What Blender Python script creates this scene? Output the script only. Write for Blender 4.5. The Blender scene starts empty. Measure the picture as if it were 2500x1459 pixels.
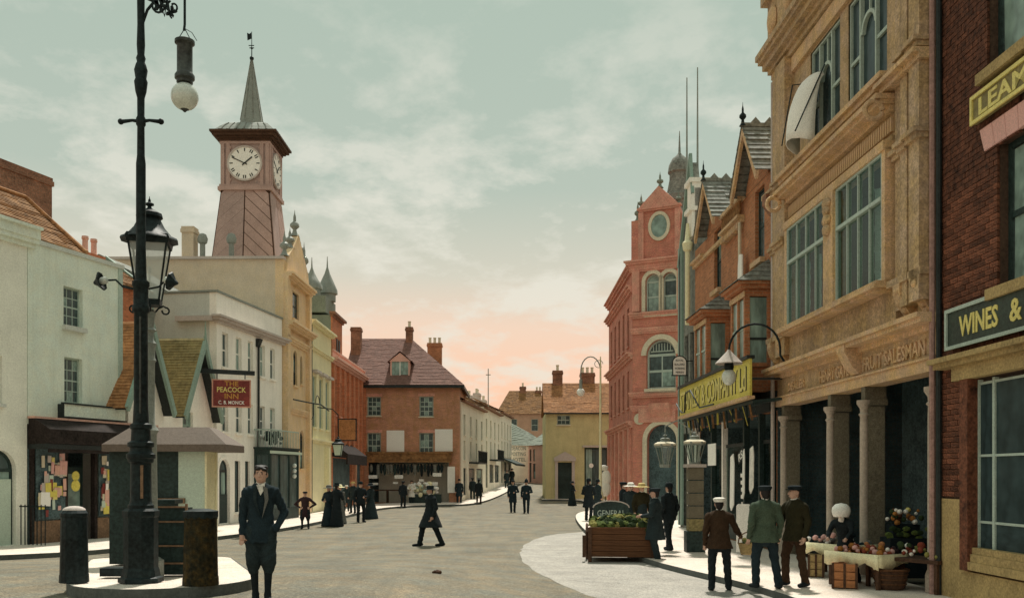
import bpy, math, random
import numpy as np
from mathutils import Vector, Matrix
random.seed(7); np.random.seed(7)
sc = bpy.context.scene
COL = sc.collection
R = math.radians
CAMH, FPX, HOR = 2.05, 2300.0, 1160.0      # eye height, focal length and horizon as measured on the 2500 px wide photograph

# ---------------------------------------------------------------- camera
cam = bpy.data.cameras.new('camera'); cam.sensor_width = 36; cam.lens = 36*FPX/2500
cam.shift_y = (HOR-729.5)/2500; cam.clip_end = 3000; cam.clip_start = .1
camo = bpy.data.objects.new('camera', cam); camo.location = (0, 0, CAMH); camo.rotation_euler = (R(90), 0, 0)
COL.objects.link(camo); sc.camera = camo

# ---------------------------------------------------------------- sky and sun
SUN = Vector((.05, .50, .86)).normalized()            # direction towards the sun
w = bpy.data.worlds.new('World'); sc.world = w; w.use_nodes = True
nt = w.node_tree; nt.nodes.clear()
def N(t, **k):
    n = nt.nodes.new(t)
    for a, v in k.items(): setattr(n, a, v)
    return n
def ramp(node, pts):
    cr = node.color_ramp
    while len(cr.elements) < len(pts): cr.elements.new(.5)
    for e, (p, c) in zip(cr.elements, pts): e.position = p; e.color = (c[0], c[1], c[2], 1)
tc = N('ShaderNodeTexCoord'); sep = N('ShaderNodeSeparateXYZ'); nt.links.new(tc.outputs['Generated'], sep.inputs[0])
grad = N('ShaderNodeValToRGB'); nt.links.new(sep.outputs['Z'], grad.inputs[0])
ramp(grad, [(0, (.90, .53, .35)), (.095, (.93, .57, .385)), (.155, (.83, .61, .455)), (.205, (.62, .585, .47)), (.29, (.43, .495, .41)), (.5, (.375, .47, .385)), (1, (.63, .72, .62))])
mx = N('ShaderNodeMath', operation='ADD'); mx.inputs[1].default_value = .22; nt.links.new(sep.outputs['Z'], mx.inputs[0])
dv = N('ShaderNodeVectorMath', operation='DIVIDE'); cb = N('ShaderNodeCombineXYZ')
for i in range(3): nt.links.new(mx.outputs[0], cb.inputs[i])
nt.links.new(tc.outputs['Generated'], dv.inputs[0]); nt.links.new(cb.outputs[0], dv.inputs[1])
mp = N('ShaderNodeMapping'); mp.inputs['Scale'].default_value = (1.15, 1.0, 2.2); mp.inputs['Rotation'].default_value = (0, 0, .5); mp.inputs['Location'].default_value = (3.1, 1.7, .4)
nt.links.new(dv.outputs[0], mp.inputs[0])
cn = N('ShaderNodeTexNoise'); cn.inputs['Scale'].default_value = 4.0; cn.inputs['Detail'].default_value = 11; cn.inputs['Roughness'].default_value = .62; cn.inputs['Distortion'].default_value = .1
nt.links.new(mp.outputs[0], cn.inputs['Vector'])
cr = N('ShaderNodeValToRGB'); ramp(cr, [(.47, (0, 0, 0)), (.63, (1, 1, 1))]); nt.links.new(cn.outputs['Fac'], cr.inputs[0])
cl = N('ShaderNodeMix', data_type='RGBA'); cl.inputs[7].default_value = (.76, .73, .62, 1)
cf = N('ShaderNodeMath', operation='MULTIPLY'); cf.inputs[1].default_value = .78
band = N('ShaderNodeMapRange'); band.inputs[1].default_value = .26; band.inputs[2].default_value = .46; band.inputs[3].default_value = .72; band.inputs[4].default_value = .2; nt.links.new(sep.outputs['Z'], band.inputs[0]); nt.links.new(band.outputs[0], cf.inputs[1])   # cloud thins out overhead
nt.links.new(cr.outputs[0], cf.inputs[0]); nt.links.new(cf.outputs[0], cl.inputs[0]); nt.links.new(grad.outputs[0], cl.inputs[6])
nish = N('ShaderNodeTexSky', sky_type='NISHITA', sun_disc=False)
nish.sun_elevation = math.asin(SUN.z); nish.sun_rotation = math.atan2(SUN.x, SUN.y); nish.air_density = 1.2; nish.dust_density = 2.5
ns = N('ShaderNodeVectorMath', operation='SCALE'); ns.inputs['Scale'].default_value = .09; nt.links.new(nish.outputs[0], ns.inputs[0])
sm = N('ShaderNodeMix', data_type='RGBA'); sm.inputs[0].default_value = .93
nt.links.new(ns.outputs[0], sm.inputs[6]); nt.links.new(cl.outputs[2], sm.inputs[7])
bg = N('ShaderNodeBackground'); bg.inputs['Strength'].default_value = 1.0
wo = N('ShaderNodeOutputWorld'); nt.links.new(sm.outputs[2], bg.inputs[0]); nt.links.new(bg.outputs[0], wo.inputs[0])
sl = bpy.data.lights.new('sun', 'SUN'); sl.energy = 4.2; sl.angle = R(3.5); sl.color = (1, .94, .84)
so = bpy.data.objects.new('sun', sl); so.rotation_euler = SUN.to_track_quat('Z', 'Y').to_euler(); so.location = (0, 0, 60); COL.objects.link(so)
vs = sc.view_settings; vs.view_transform = 'Standard'; vs.look = 'None'; vs.exposure = 0.17; vs.gamma = 1
sc.cycles.max_bounces = 6; sc.cycles.use_denoising = True

# ---------------------------------------------------------------- materials
def mat(name, col, rough=.85, var=.18, scale=1.2, fine=18, bump=.15, brick=None, metal=0, spec=.3, streak=0, dirt=None, alt=None, grain=.10, smap=(2.2, 2.2, .22), rnd=0):
    m = bpy.data.materials.new(name); m.use_nodes = True; t = m.node_tree; b = t.nodes['Principled BSDF']
    L = t.links.new
    def nn(k, **kw):
        n = t.nodes.new(k)
        for a, v in kw.items(): setattr(n, a, v)
        return n
    co = nn('ShaderNodeTexCoord'); vec = co.outputs['Object']
    n1 = nn('ShaderNodeTexNoise'); n1.inputs['Scale'].default_value = scale; n1.inputs['Detail'].default_value = 6; n1.inputs['Roughness'].default_value = .65; L(vec, n1.inputs['Vector'])
    n2 = nn('ShaderNodeTexNoise'); n2.inputs['Scale'].default_value = fine; n2.inputs['Detail'].default_value = 4; L(vec, n2.inputs['Vector'])
    ad = nn('ShaderNodeMath', operation='ADD'); L(n1.outputs['Fac'], ad.inputs[0]); L(n2.outputs['Fac'], ad.inputs[1])
    mr = nn('ShaderNodeMapRange'); mr.inputs[1].default_value = .65; mr.inputs[2].default_value = 1.35; mr.inputs[3].default_value = 1-var*1.6; mr.inputs[4].default_value = 1+var*1.6
    L(ad.outputs[0], mr.inputs[0])
    src = None
    if brick:
        sx = nn('ShaderNodeSeparateXYZ'); L(vec, sx.inputs[0]); a2 = nn('ShaderNodeMath', operation='ADD'); L(sx.outputs[0], a2.inputs[0]); L(sx.outputs[1], a2.inputs[1])
        c2 = nn('ShaderNodeCombineXYZ'); L(a2.outputs[0], c2.inputs[0]); L(sx.outputs[2], c2.inputs[1])
        bt = nn('ShaderNodeTexBrick'); bt.inputs['Scale'].default_value = 1; bt.inputs['Brick Width'].default_value = .24; bt.inputs['Row Height'].default_value = .085
        bt.inputs['Mortar Size'].default_value = .009; bt.inputs['Color1'].default_value = (*[c*.82 for c in col], 1); bt.inputs['Color2'].default_value = (*[min(1, c*1.2) for c in col], 1)
        bt.inputs['Mortar'].default_value = (*brick, 1); L(c2.outputs[0], bt.inputs['Vector']); src = bt.outputs['Color']
    ml = nn('ShaderNodeVectorMath', operation='SCALE'); L(mr.outputs[0], ml.inputs['Scale'])
    if src: L(src, ml.inputs[0])
    else: ml.inputs[0].default_value = col
    out = ml.outputs[0]
    if alt:
        n5 = nn('ShaderNodeTexNoise'); n5.inputs['Scale'].default_value = scale*1.9; n5.inputs['Detail'].default_value = 7; n5.inputs['Roughness'].default_value = .7; L(vec, n5.inputs['Vector'])
        r5 = nn('ShaderNodeMapRange'); r5.inputs[1].default_value = .4; r5.inputs[2].default_value = .64; L(n5.outputs['Fac'], r5.inputs[0])
        sc5 = nn('ShaderNodeVectorMath', operation='SCALE'); sc5.inputs[0].default_value = alt; L(mr.outputs[0], sc5.inputs['Scale'])
        m5 = nn('ShaderNodeMix', data_type='RGBA'); L(r5.outputs[0], m5.inputs[0]); L(out, m5.inputs[6]); L(sc5.outputs[0], m5.inputs[7]); out = m5.outputs[2]
    if grain:
        n6 = nn('ShaderNodeTexNoise'); n6.inputs['Scale'].default_value = fine*3.2; n6.inputs['Detail'].default_value = 2; L(vec, n6.inputs['Vector'])
        r6 = nn('ShaderNodeMapRange'); r6.inputs[1].default_value = .3; r6.inputs[2].default_value = .7; r6.inputs[3].default_value = 1-grain*1.5; r6.inputs[4].default_value = 1+grain*1.5; L(n6.outputs['Fac'], r6.inputs[0])
        s6 = nn('ShaderNodeVectorMath', operation='SCALE'); L(out, s6.inputs[0]); L(r6.outputs[0], s6.inputs['Scale']); out = s6.outputs[0]
    if rnd:
        oi = nn('ShaderNodeObjectInfo'); r7 = nn('ShaderNodeMapRange'); r7.inputs[3].default_value = 1-rnd; r7.inputs[4].default_value = 1+rnd; L(oi.outputs['Random'], r7.inputs[0]); s7 = nn('ShaderNodeVectorMath', operation='SCALE'); L(out, s7.inputs[0]); L(r7.outputs[0], s7.inputs['Scale']); out = s7.outputs[0]
    if streak or dirt:
        mp_ = nn('ShaderNodeMapping'); mp_.inputs['Scale'].default_value = smap; L(vec, mp_.inputs[0])
        n3 = nn('ShaderNodeTexNoise'); n3.inputs['Scale'].default_value = 1.6; n3.inputs['Detail'].default_value = 8; n3.inputs['Roughness'].default_value = .7; L(mp_.outputs[0], n3.inputs['Vector'])
        r3 = nn('ShaderNodeMapRange'); r3.inputs[1].default_value = .5; r3.inputs[2].default_value = .78; r3.inputs[4].default_value = streak or .5; L(n3.outputs['Fac'], r3.inputs[0])
        mi = nn('ShaderNodeMix', data_type='RGBA'); L(r3.outputs[0], mi.inputs[0]); L(out, mi.inputs[6]); d = dirt or [c*.45 for c in col]; mi.inputs[7].default_value = (*d, 1); out = mi.outputs[2]
    L(out, b.inputs['Base Color'])
    b.inputs['Roughness'].default_value = rough; b.inputs['Metallic'].default_value = metal; b.inputs['Specular IOR Level'].default_value = spec
    if bump:
        bp = nn('ShaderNodeBump'); bp.inputs['Strength'].default_value = bump; bp.inputs['Distance'].default_value = .02; L(n2.outputs['Fac'], bp.inputs['Height']); L(bp.outputs[0], b.inputs['Normal'])
    return m
def glassmat(name, col, spec=.26):
    m = mat(name, col, rough=.2, var=.35, scale=.7, fine=3, bump=.05, spec=spec, grain=0); return m
def clearmat(name, tint=(.75, .82, .8), fac=.06, second='ShaderNodeBsdfGlossy'):
    m = bpy.data.materials.new(name); m.use_nodes = True; t = m.node_tree; t.nodes.clear()
    o = t.nodes.new('ShaderNodeOutputMaterial'); mx_ = t.nodes.new('ShaderNodeMixShader'); tr = t.nodes.new('ShaderNodeBsdfTransparent'); g = t.nodes.new(second)
    tr.inputs[0].default_value = (*tint, 1); g.inputs['Roughness'].default_value = .08 if second.endswith('Glossy') else 0; g.inputs[0].default_value = (.8, .85, .83, 1)
    mx_.inputs[0].default_value = fac; t.links.new(tr.outputs[0], mx_.inputs[1]); t.links.new(g.outputs[0], mx_.inputs[2]); t.links.new(mx_.outputs[0], o.inputs[0]); return m
MT = dict(
 ochre=mat('ochre_terracotta', (.46, .315, .16), streak=.65, dirt=(.15, .115, .085), var=.22, fine=9, alt=(.46, .33, .225), grain=.2),
 ochre_l=mat('ochre_moulding', (.60, .40, .20), var=.22, streak=.5, dirt=(.24, .17, .1), alt=(.58, .40, .27), grain=.2),
 qbrick=mat('dark_brown_brick', (.15, .055, .03), var=.55, scale=3, fine=9, bump=.5, rnd=.5, grain=.25),
 qmortar=mat('brown_mortar', (.085, .05, .034), var=.3),
 render=mat('tan_roughcast', (.40, .29, .13), var=.3, fine=25, bump=.5, streak=.3),
 mbrick=mat('red_terracotta', (.54, .185, .135), brick=(.50, .26, .2), var=.24, alt=(.52, .23, .155), streak=.25),
 mstone=mat('red_moulding', (.62, .28, .215), var=.22, alt=(.6, .33, .24)),
 palestone=mat('pale_stone', (.62, .56, .42), var=.14),
 obrick=mat('orange_red_brick', (.42, .165, .075), brick=(.36, .22, .13), var=.2, streak=.25),
 ibrick=mat('pinkish_red_brick', (.50, .22, .14), brick=(.5, .33, .23), var=.2, streak=.4, alt=(.42, .22, .11), dirt=(.26, .15, .1)),
 hbrick=mat('bright_red_brick', (.52, .175, .085), brick=(.48, .24, .14), var=.18, streak=.3),
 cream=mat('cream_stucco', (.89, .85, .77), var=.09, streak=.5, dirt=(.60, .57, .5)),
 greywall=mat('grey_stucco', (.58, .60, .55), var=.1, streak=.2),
 palegreen=mat('pale_green_stucco', (.72, .80, .71), var=.1, streak=.55, dirt=(.50, .54, .43), alt=(.76, .80, .68)),
 creamgrey=mat('cream_grey_stucco', (.80, .80, .70), var=.1, streak=.38, dirt=(.55, .55, .46)),
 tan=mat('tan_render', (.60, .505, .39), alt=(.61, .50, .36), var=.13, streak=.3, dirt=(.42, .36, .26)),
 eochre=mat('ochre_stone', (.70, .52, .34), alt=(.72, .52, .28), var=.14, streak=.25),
 fyellow=mat('yellow_stucco', (.78, .72, .46), var=.1, streak=.3, dirt=(.56, .55, .4)),
 jcream=mat('cream_terrace', (.78, .72, .60), var=.12, streak=.35),
 lyellow=mat('olive_yellow_render', (.54, .49, .26), var=.16, streak=.35),
 pinkwall=mat('pink_wall', (.68, .40, .32), var=.15),
 lav=mat('lavender_stone', (.50, .44, .40), var=.12),
 tileb=mat('brown_roof_tiles', (.26, .135, .055), var=.4, scale=2, fine=7, bump=.4),
 tileo=mat('orange_roof_tiles', (.34, .165, .07), var=.35, scale=2, fine=7, bump=.4),
 tileg=mat('mossy_roof_tiles', (.24, .20, .09), var=.3, scale=2, fine=7, bump=.4),
 tilep=mat('plum_roof_tiles', (.19, .10, .08), var=.28, scale=2.5, fine=9, bump=.4),
 slate=mat('grey_slate', (.20, .205, .18), var=.3, scale=2, fine=8),
 lead=mat('lead_sheet', (.25, .27, .24), rough=.6, var=.15, scale=2, streak=.3),
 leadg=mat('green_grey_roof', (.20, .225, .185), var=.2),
 chim=mat('sooty_brick', (.24, .11, .065), brick=(.2, .13, .09), var=.4, scale=2),
 towerw=mat('pink_brown_boarding', (.40, .29, .26), var=.15, streak=.25),
 towerb=mat('pale_pink_boarding', (.45, .31, .27), var=.15, streak=.2),
 green=mat('sea_green_paint', (.24, .34, .285), rough=.6, var=.12),
 dgreen=mat('dark_green_paint', (.024, .042, .039), rough=.5, var=.4, spec=.2),
 black=mat('black_iron', (.013, .021, .022), rough=.55, var=.55, scale=2.5, spec=.16, bump=.2),
 ironhi=mat('worn_iron', (.045, .05, .045), rough=.45, var=.5, scale=4, spec=.35),
 rust=mat('rusty_brown_iron', (.20, .12, .07), rough=.7, var=.35, scale=5),
 colpier=mat('olive_stone_and_shade', (.16, .14, .098), var=.22, fine=14, grain=.2), colshaft=mat('pinkish_lit_stone', (.42, .35, .285), var=.15), hoodw=mat('sooty_brown_wood', (.028, .021, .019), var=.5, scale=3, spec=.15), mottled=mat('mottled_dark_iron', (.018, .019, .012), var=.5, scale=5, alt=(.05, .032, .01), spec=.15), khouse=mat('brown_wall', (.42, .27, .19), var=.2),
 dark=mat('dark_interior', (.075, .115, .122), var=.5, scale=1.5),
 white=mat('white_paint', (.84, .82, .76), var=.06),
 paper=mat('white_paper', (.86, .84, .78), var=.05, bump=.03),
 frame=mat('pale_green_frame', (.42, .51, .45), rough=.6, var=.1),
 frameo=mat('ochre_frame', (.62, .45, .22), var=.12),
 framed=mat('dark_frame', (.024, .03, .03), rough=.5, var=.3, spec=.2),
 glass=glassmat('sky_glass', (.055, .085, .085)), glassd=glassmat('dark_glass', (.03, .05, .054), .12), lampglass=clearmat('hazy_lamp_glass', (.95, .96, .94), .45, 'ShaderNodeBsdfDiffuse'), signgreen=mat('sign_green', (.03, .045, .034), rough=.5, var=.4),
 glassl=glassmat('pale_glass', (.22, .31, .275)),
 clear=clearmat('clear_glass'),
 milk=mat('milk_glass', (.62, .66, .6), rough=.15, var=.1, spec=.6, bump=0),
 yellow=mat('yellow_sign_paint', (.66, .56, .11), rough=.55, var=.16, streak=.25, dirt=(.4, .33, .08)),
 signred=mat('red_sign_paint', (.20, .035, .03), rough=.5, var=.3),
 gold=mat('gold_letter_paint', (.72, .62, .20), rough=.5, var=.12),
 gilt=mat('orange_letter_paint', (.55, .28, .06), rough=.5),
 letdark=mat('black_letter_paint', (.03, .035, .03), rough=.5),
 brownw=mat('brown_wood', (.115, .05, .022), var=.4, scale=4, fine=30, streak=.4),
 darkw=mat('dark_wood', (.075, .038, .022), var=.35, scale=3),
 crate=mat('orange_wood', (.40, .17, .07), var=.3, scale=3),
 linen=mat('cream_linen', (.80, .74, .48), var=.08),
 pink=mat('pink_stone', (.70, .40, .36), var=.14, fine=30), pinkpipe=mat('dull_pink_pipe', (.36, .22, .19), var=.25, streak=.4),
 roof_sh=mat('brown_felt_roof', (.15, .115, .092), var=.12, rough=.7),
 shpanel=mat('pale_green_panel', (.50, .60, .50), var=.08, rough=.4),
 road=mat('road_macadam', (.15, .146, .114), var=.3, scale=.7, fine=16, bump=.9, alt=(.20, .158, .10), grain=.38, streak=.75, dirt=(.088, .084, .066), smap=(1.3, .16, 1)),
 apron=mat('pale_setts', (.37, .345, .305), var=.2, scale=.9, fine=16, bump=.7, alt=(.31, .295, .265), grain=.28, streak=.35, dirt=(.27, .26, .235), smap=(1.2, .3, 1)),
 pave=mat('pale_paving', (.70, .625, .55), var=.14, scale=.9, fine=16, bump=.4, alt=(.66, .56, .47), grain=.22, streak=.35, dirt=(.46, .42, .36), smap=(1.5, .5, 1)),
 kerb=mat('shaded_kerb_stone', (.10, .112, .105), var=.2, scale=2),  # kerb faces near-black: their shade is put into the colour
 skin=mat('skin', (.52, .32, .24), rough=.6, var=.06, bump=0),
 hair=mat('dark_hair', (.014, .011, .010), rough=.6, var=.3),
)
def cloth(name, c): MT[name] = mat(name, c, rough=.95, var=.25, scale=5, fine=60, bump=.25, spec=.15)
for n_, c_ in dict(cloth_black=(.015, .021, .024), cloth_dark=(.022, .033, .036), cloth_brown=(.045, .026, .015), cloth_green=(.062, .088, .06), cloth_olive=(.026, .023, .011),
                   cloth_navy=(.017, .029, .036), cloth_white=(.78, .75, .68), cloth_maroon=(.035, .02, .022), cloth_grey=(.13, .13, .12), cloth_straw=(.55, .44, .2)).items(): cloth(n_, c_)

# ---------------------------------------------------------------- mesh builder
class MB:
    def __init__(s): s.v = []; s.f = []
    def quad(s, *p):
        i = len(s.v); s.v += [tuple(q) for q in p]; s.f.append(tuple(range(i, i+len(p)))); return s
    def box(s, x0, y0, z0, x1, y1, z1):
        if x0 > x1: x0, x1 = x1, x0
        if y0 > y1: y0, y1 = y1, y0
        if z0 > z1: z0, z1 = z1, z0
        i = len(s.v)
        s.v += [(x0, y0, z0), (x1, y0, z0), (x1, y1, z0), (x0, y1, z0), (x0, y0, z1), (x1, y0, z1), (x1, y1, z1), (x0, y1, z1)]
        s.f += [(i, i+3, i+2, i+1), (i+4, i+5, i+6, i+7), (i, i+1, i+5, i+4), (i+1, i+2, i+6, i+5), (i+2, i+3, i+7, i+6), (i+3, i, i+4, i+7)]; return s
    def prism(s, poly, axis, a, b):
        def P(u, v, t): return {'x': (t, u, v), 'y': (u, t, v), 'z': (u, v, t)}[axis]
        i = len(s.v); n = len(poly)
        s.v += [P(u, v, a) for u, v in poly]+[P(u, v, b) for u, v in poly]
        s.f += [tuple(range(i, i+n)), tuple(range(i+2*n-1, i+n-1, -1))]
        s.f += [(i+k, i+n+k, i+n+(k+1) % n, i+(k+1) % n) for k in range(n)]; return s
    def beam(s, p, q, w, h=None, up=(0, 0, 1)):
        h = h or w; p = Vector(p); q = Vector(q); d = (q-p).normalized(); u = Vector(up)
        if abs(d.dot(u)) > .98: u = Vector((1, 0, 0))
        a = d.cross(u).normalized()*w/2; b = a.cross(d).normalized()*h/2; i = len(s.v)
        for c in (p, q): s.v += [tuple(c-a-b), tuple(c+a-b), tuple(c+a+b), tuple(c-a+b)]
        s.f += [(i, i+1, i+2, i+3), (i+7, i+6, i+5, i+4)]+[(i+k, i+4+k, i+4+(k+1) % 4, i+(k+1) % 4) for k in range(4)]; return s
    def tube(s, pts, r, n=8, cap=True):
        pts = [Vector(p) for p in pts]; rr = r if isinstance(r, (list, tuple)) else [r]*len(pts); i = len(s.v); prev = None
        for k, p in enumerate(pts):
            d = (pts[min(k+1, len(pts)-1)]-pts[max(k-1, 0)]).normalized()
            if prev is None:
                u = Vector((0, 0, 1)) if abs(d.z) < .9 else Vector((1, 0, 0)); a = d.cross(u).normalized()
            else: a = (prev-d*prev.dot(d)).normalized()
            prev = a; b = d.cross(a)
            for j in range(n): t = 2*math.pi*j/n; s.v.append(tuple(p+(a*math.cos(t)+b*math.sin(t))*rr[k]))
        for k in range(len(pts)-1):
            for j in range(n): s.f.append((i+k*n+j, i+k*n+(j+1) % n, i+(k+1)*n+(j+1) % n, i+(k+1)*n+j))
        if cap: s.f += [tuple(range(i+n-1, i-1, -1)), tuple(range(i+(len(pts)-1)*n, i+len(pts)*n))]
        return s
    def cyl(s, p, q, r0, r1=None, n=10): return s.tube([p, q], [r0, r0 if r1 is None else r1], n)
    def lathe(s, prof, c=(0, 0, 0), n=16, a0=0, sx=1, sy=1):
        i = len(s.v); m = len(prof)
        for r, z in prof:
            for j in range(n): t = 2*math.pi*j/n+a0; s.v.append((c[0]+r*sx*math.cos(t), c[1]+r*sy*math.sin(t), c[2]+z))
        for k in range(m-1):
            for j in range(n): s.f.append((i+k*n+j, i+k*n+(j+1) % n, i+(k+1)*n+(j+1) % n, i+(k+1)*n+j))
        s.f += [tuple(range(i+n-1, i-1, -1)), tuple(range(i+(m-1)*n, i+m*n))]; return s
    def sph(s, c, r, nu=12, nv=8):
        r = r if isinstance(r, (list, tuple)) else (r, r, r); i = len(s.v)
        for k in range(1, nv):
            ph = math.pi*k/nv
            for j in range(nu): t = 2*math.pi*j/nu; s.v.append((c[0]+r[0]*math.sin(ph)*math.cos(t), c[1]+r[1]*math.sin(ph)*math.sin(t), c[2]+r[2]*math.cos(ph)))
        a = len(s.v); s.v += [(c[0], c[1], c[2]+r[2]), (c[0], c[1], c[2]-r[2])]
        for k in range(nv-2):
            for j in range(nu): s.f.append((i+k*nu+j, i+(k+1)*nu+j, i+(k+1)*nu+(j+1) % nu, i+k*nu+(j+1) % nu))
        for j in range(nu): s.f += [(a, i+j, i+(j+1) % nu), (a+1, i+(nv-2)*nu+(j+1) % nu, i+(nv-2)*nu+j)]
        return s
    def mesh(s, name, m=None, smooth=False):
        me = bpy.data.meshes.new(name); me.from_pydata(s.v, [], s.f)
        if m: me.materials.append(MT[m] if isinstance(m, str) else m)
        if smooth: me.polygons.foreach_set('use_smooth', [True]*len(me.polygons)); me.set_sharp_from_angle(angle=R(42))
        return me
def link(name, data, parent=None):
    o = bpy.data.objects.new(name, data); COL.objects.link(o)
    if parent: o.parent = parent
    return o
def part(name, mb, m, parent=None, smooth=False, kind=None, label=None):
    o = link(name, mb.mesh(name, m, smooth), parent)
    if kind: o['kind'] = kind
    if label: o['label'] = label
    return o
def tag(o, label, cat, group=None):
    o['label'] = label; o['category'] = cat
    if group: o['group'] = group
    return o
def empty(name, loc, rz=0):
    o = bpy.data.objects.new(name, None); o.location = loc; o.rotation_euler = (0, 0, rz); o.empty_display_size = .3; COL.objects.link(o); return o
def thing(name, label, cat, loc=(0, 0, 0), rz=0, group=None): return tag(empty(name, loc, rz), label, cat, group)
_unit = {}
def unit_box(name, m, parent, x0, y0, z0, x1, y1, z1, rot=None, label=None):
    """a box piece that shares one unit mesh per name and material"""
    k = (name, m)
    if k not in _unit: _unit[k] = MB().box(-.5, -.5, -.5, .5, .5, .5).mesh(name, m)
    o = link(name, _unit[k], parent); o.location = ((x0+x1)/2, (y0+y1)/2, (z0+z1)/2); o.scale = (abs(x1-x0), abs(y1-y0), abs(z1-z0))
    if rot: o.rotation_euler = rot
    if label: o['label'] = label
    return o
def arcpts(cx, cz, r, a0, a1, n=10, rz=None): return [(cx+r*math.cos(a0+(a1-a0)*k/n), cz+(rz or r)*math.sin(a0+(a1-a0)*k/n)) for k in range(n+1)]
def lettering(parent, s, x, z, h, width, y, m, name='lettering', off=.012, ext=.006):
    cu = bpy.data.curves.new('t', 'FONT'); cu.body = s; cu.size = 1; cu.extrude = .01; cu.offset = off; cu.resolution_u = 2; cu.align_x = 'CENTER'
    o = bpy.data.objects.new('t', cu); COL.objects.link(o); dg = bpy.context.evaluated_depsgraph_get(); dg.update()
    me = bpy.data.meshes.new_from_object(o.evaluated_get(dg)); bpy.data.objects.remove(o); bpy.data.curves.remove(cu)
    co = np.empty(len(me.vertices)*3); me.vertices.foreach_get('co', co); co = co.reshape(-1, 3)
    lo, hi = co.min(0), co.max(0); sx = width/max(hi[0]-lo[0], .01); sz = h/max(hi[1]-lo[1], .01)
    nw = np.stack([(co[:, 0]-(lo[0]+hi[0])/2)*sx+x, y-co[:, 2]*ext/.01, (co[:, 1]-lo[1])*sz+z], 1)
    me.vertices.foreach_set('co', nw.ravel()); me.materials.clear(); me.materials.append(MT[m]); me.update(); me.name = name
    return link(name, me, parent)

# ---------------------------------------------------------------- ground levels
def S(t): t = max(0, min(1, t)); return t*t*(3-2*t)
def gz(x, y): return .42*S((26-y)/12)*S((2.2-x)/5)+.034*max(0, y-64)
def at(px, py, Y): return ((px-1250)/FPX*Y, Y, CAMH+(HOR-py)/FPX*Y)
def onground(px, py, up=0):
    Y = 25
    for _ in range(30): Y = .5*Y+.5*(CAMH-gz((px-1250)/FPX*Y, Y)-up)*FPX/max(py-HOR, 8)
    X = (px-1250)/FPX*Y; return X, Y, gz(X, Y)+up

# ---------------------------------------------------------------- building helper: local x along the front (seen from the street), -y towards the street
class Front:
    def __init__(s, name, label, cat, p0, p1, group=None):
        s.p0 = Vector(p0); d = Vector(p1)-s.p0; s.L = d.length; s.d = d.normalized(); s.n = Vector((s.d.y, -s.d.x))   # n: outward
        s.e = thing(name, label, cat, (p0[0], p0[1], 0), math.atan2(d.y, d.x), group)
    def u(s, px, off=0):
        a = (px-1250)/FPX; o = s.p0+s.n*off; return (a*o.y-o.x)/(s.d.x-a*s.d.y)
    def z(s, px, py, off=0):
        q = s.p0+s.n*off+s.d*s.u(px, off); return CAMH+(HOR-py)/FPX*q.y
    def world(s, x, y, z): q = s.p0+s.d*x-s.n*y; return (q.x, q.y, z)
def wallmesh(mb, x0, x1, z0, z1, ops, y=0, rev=.16):
    xs = sorted({x0, x1, *[o[0] for o in ops], *[o[1] for o in ops]}); zs = sorted({z0, z1, *[o[2] for o in ops], *[o[3] for o in ops]})
    xs = [x for x in xs if x0-1e-6 <= x <= x1+1e-6]; zs = [z for z in zs if z0-1e-6 <= z <= z1+1e-6]
    for a, b in zip(xs, xs[1:]):
        for c, d in zip(zs, zs[1:]):
            mx_, mz = (a+b)/2, (c+d)/2
            if not any(o[0] < mx_ < o[1] and o[2] < mz < o[3] for o in ops): mb.quad((a, y, c), (b, y, c), (b, y, d), (a, y, d))
    for o in ops:
        a, b, c, d = o[:4]
        if len(o) > 4 and o[4]:
            r = (b-a)/2; cx = (a+b)/2; zz = d-r; arc = arcpts(cx, zz, r, 0, math.pi, 12)
            mb.quad(*[(p[0], y, p[1]) for p in arc[:7]], (b, y, d)); mb.quad(*[(p[0], y, p[1]) for p in arc[6:]], (a, y, d))
            for p, q in zip(arc, arc[1:]): mb.quad((p[0], y, p[1]), (q[0], y, q[1]), (q[0], y+rev, q[1]), (p[0], y+rev, p[1]))
            d = zz
        else: mb.quad((a, y, d), (b, y, d), (b, y+rev, d), (a, y+rev, d))
        mb.quad((a, y, c), (b, y, c), (b, y+rev, c), (a, y+rev, c)); mb.quad((a, y, c), (a, y, d), (a, y+rev, d), (a, y+rev, c)); mb.quad((b, y, c), (b, y, d), (b, y+rev, d), (b, y+rev, c))
def shell(b, m, W, z0, z1, depth, ops, name='wall', rev=.16, top=True, sides=True, x0=0):
    mb = MB(); wallmesh(mb, x0, W, z0, z1, ops, 0, rev)
    if sides:
        mb.quad((x0, 0, z0), (x0, depth, z0), (x0, depth, z1), (x0, 0, z1)); mb.quad((W, 0, z0), (W, depth, z0), (W, depth, z1), (W, 0, z1)); mb.quad((x0, depth, z0), (W, depth, z0), (W, depth, z1), (x0, depth, z1))
    if top: mb.quad((x0, 0, z1), (W, 0, z1), (W, depth, z1), (x0, depth, z1))
    return part(name, mb, m, b.e if hasattr(b, 'e') else b)
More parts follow.
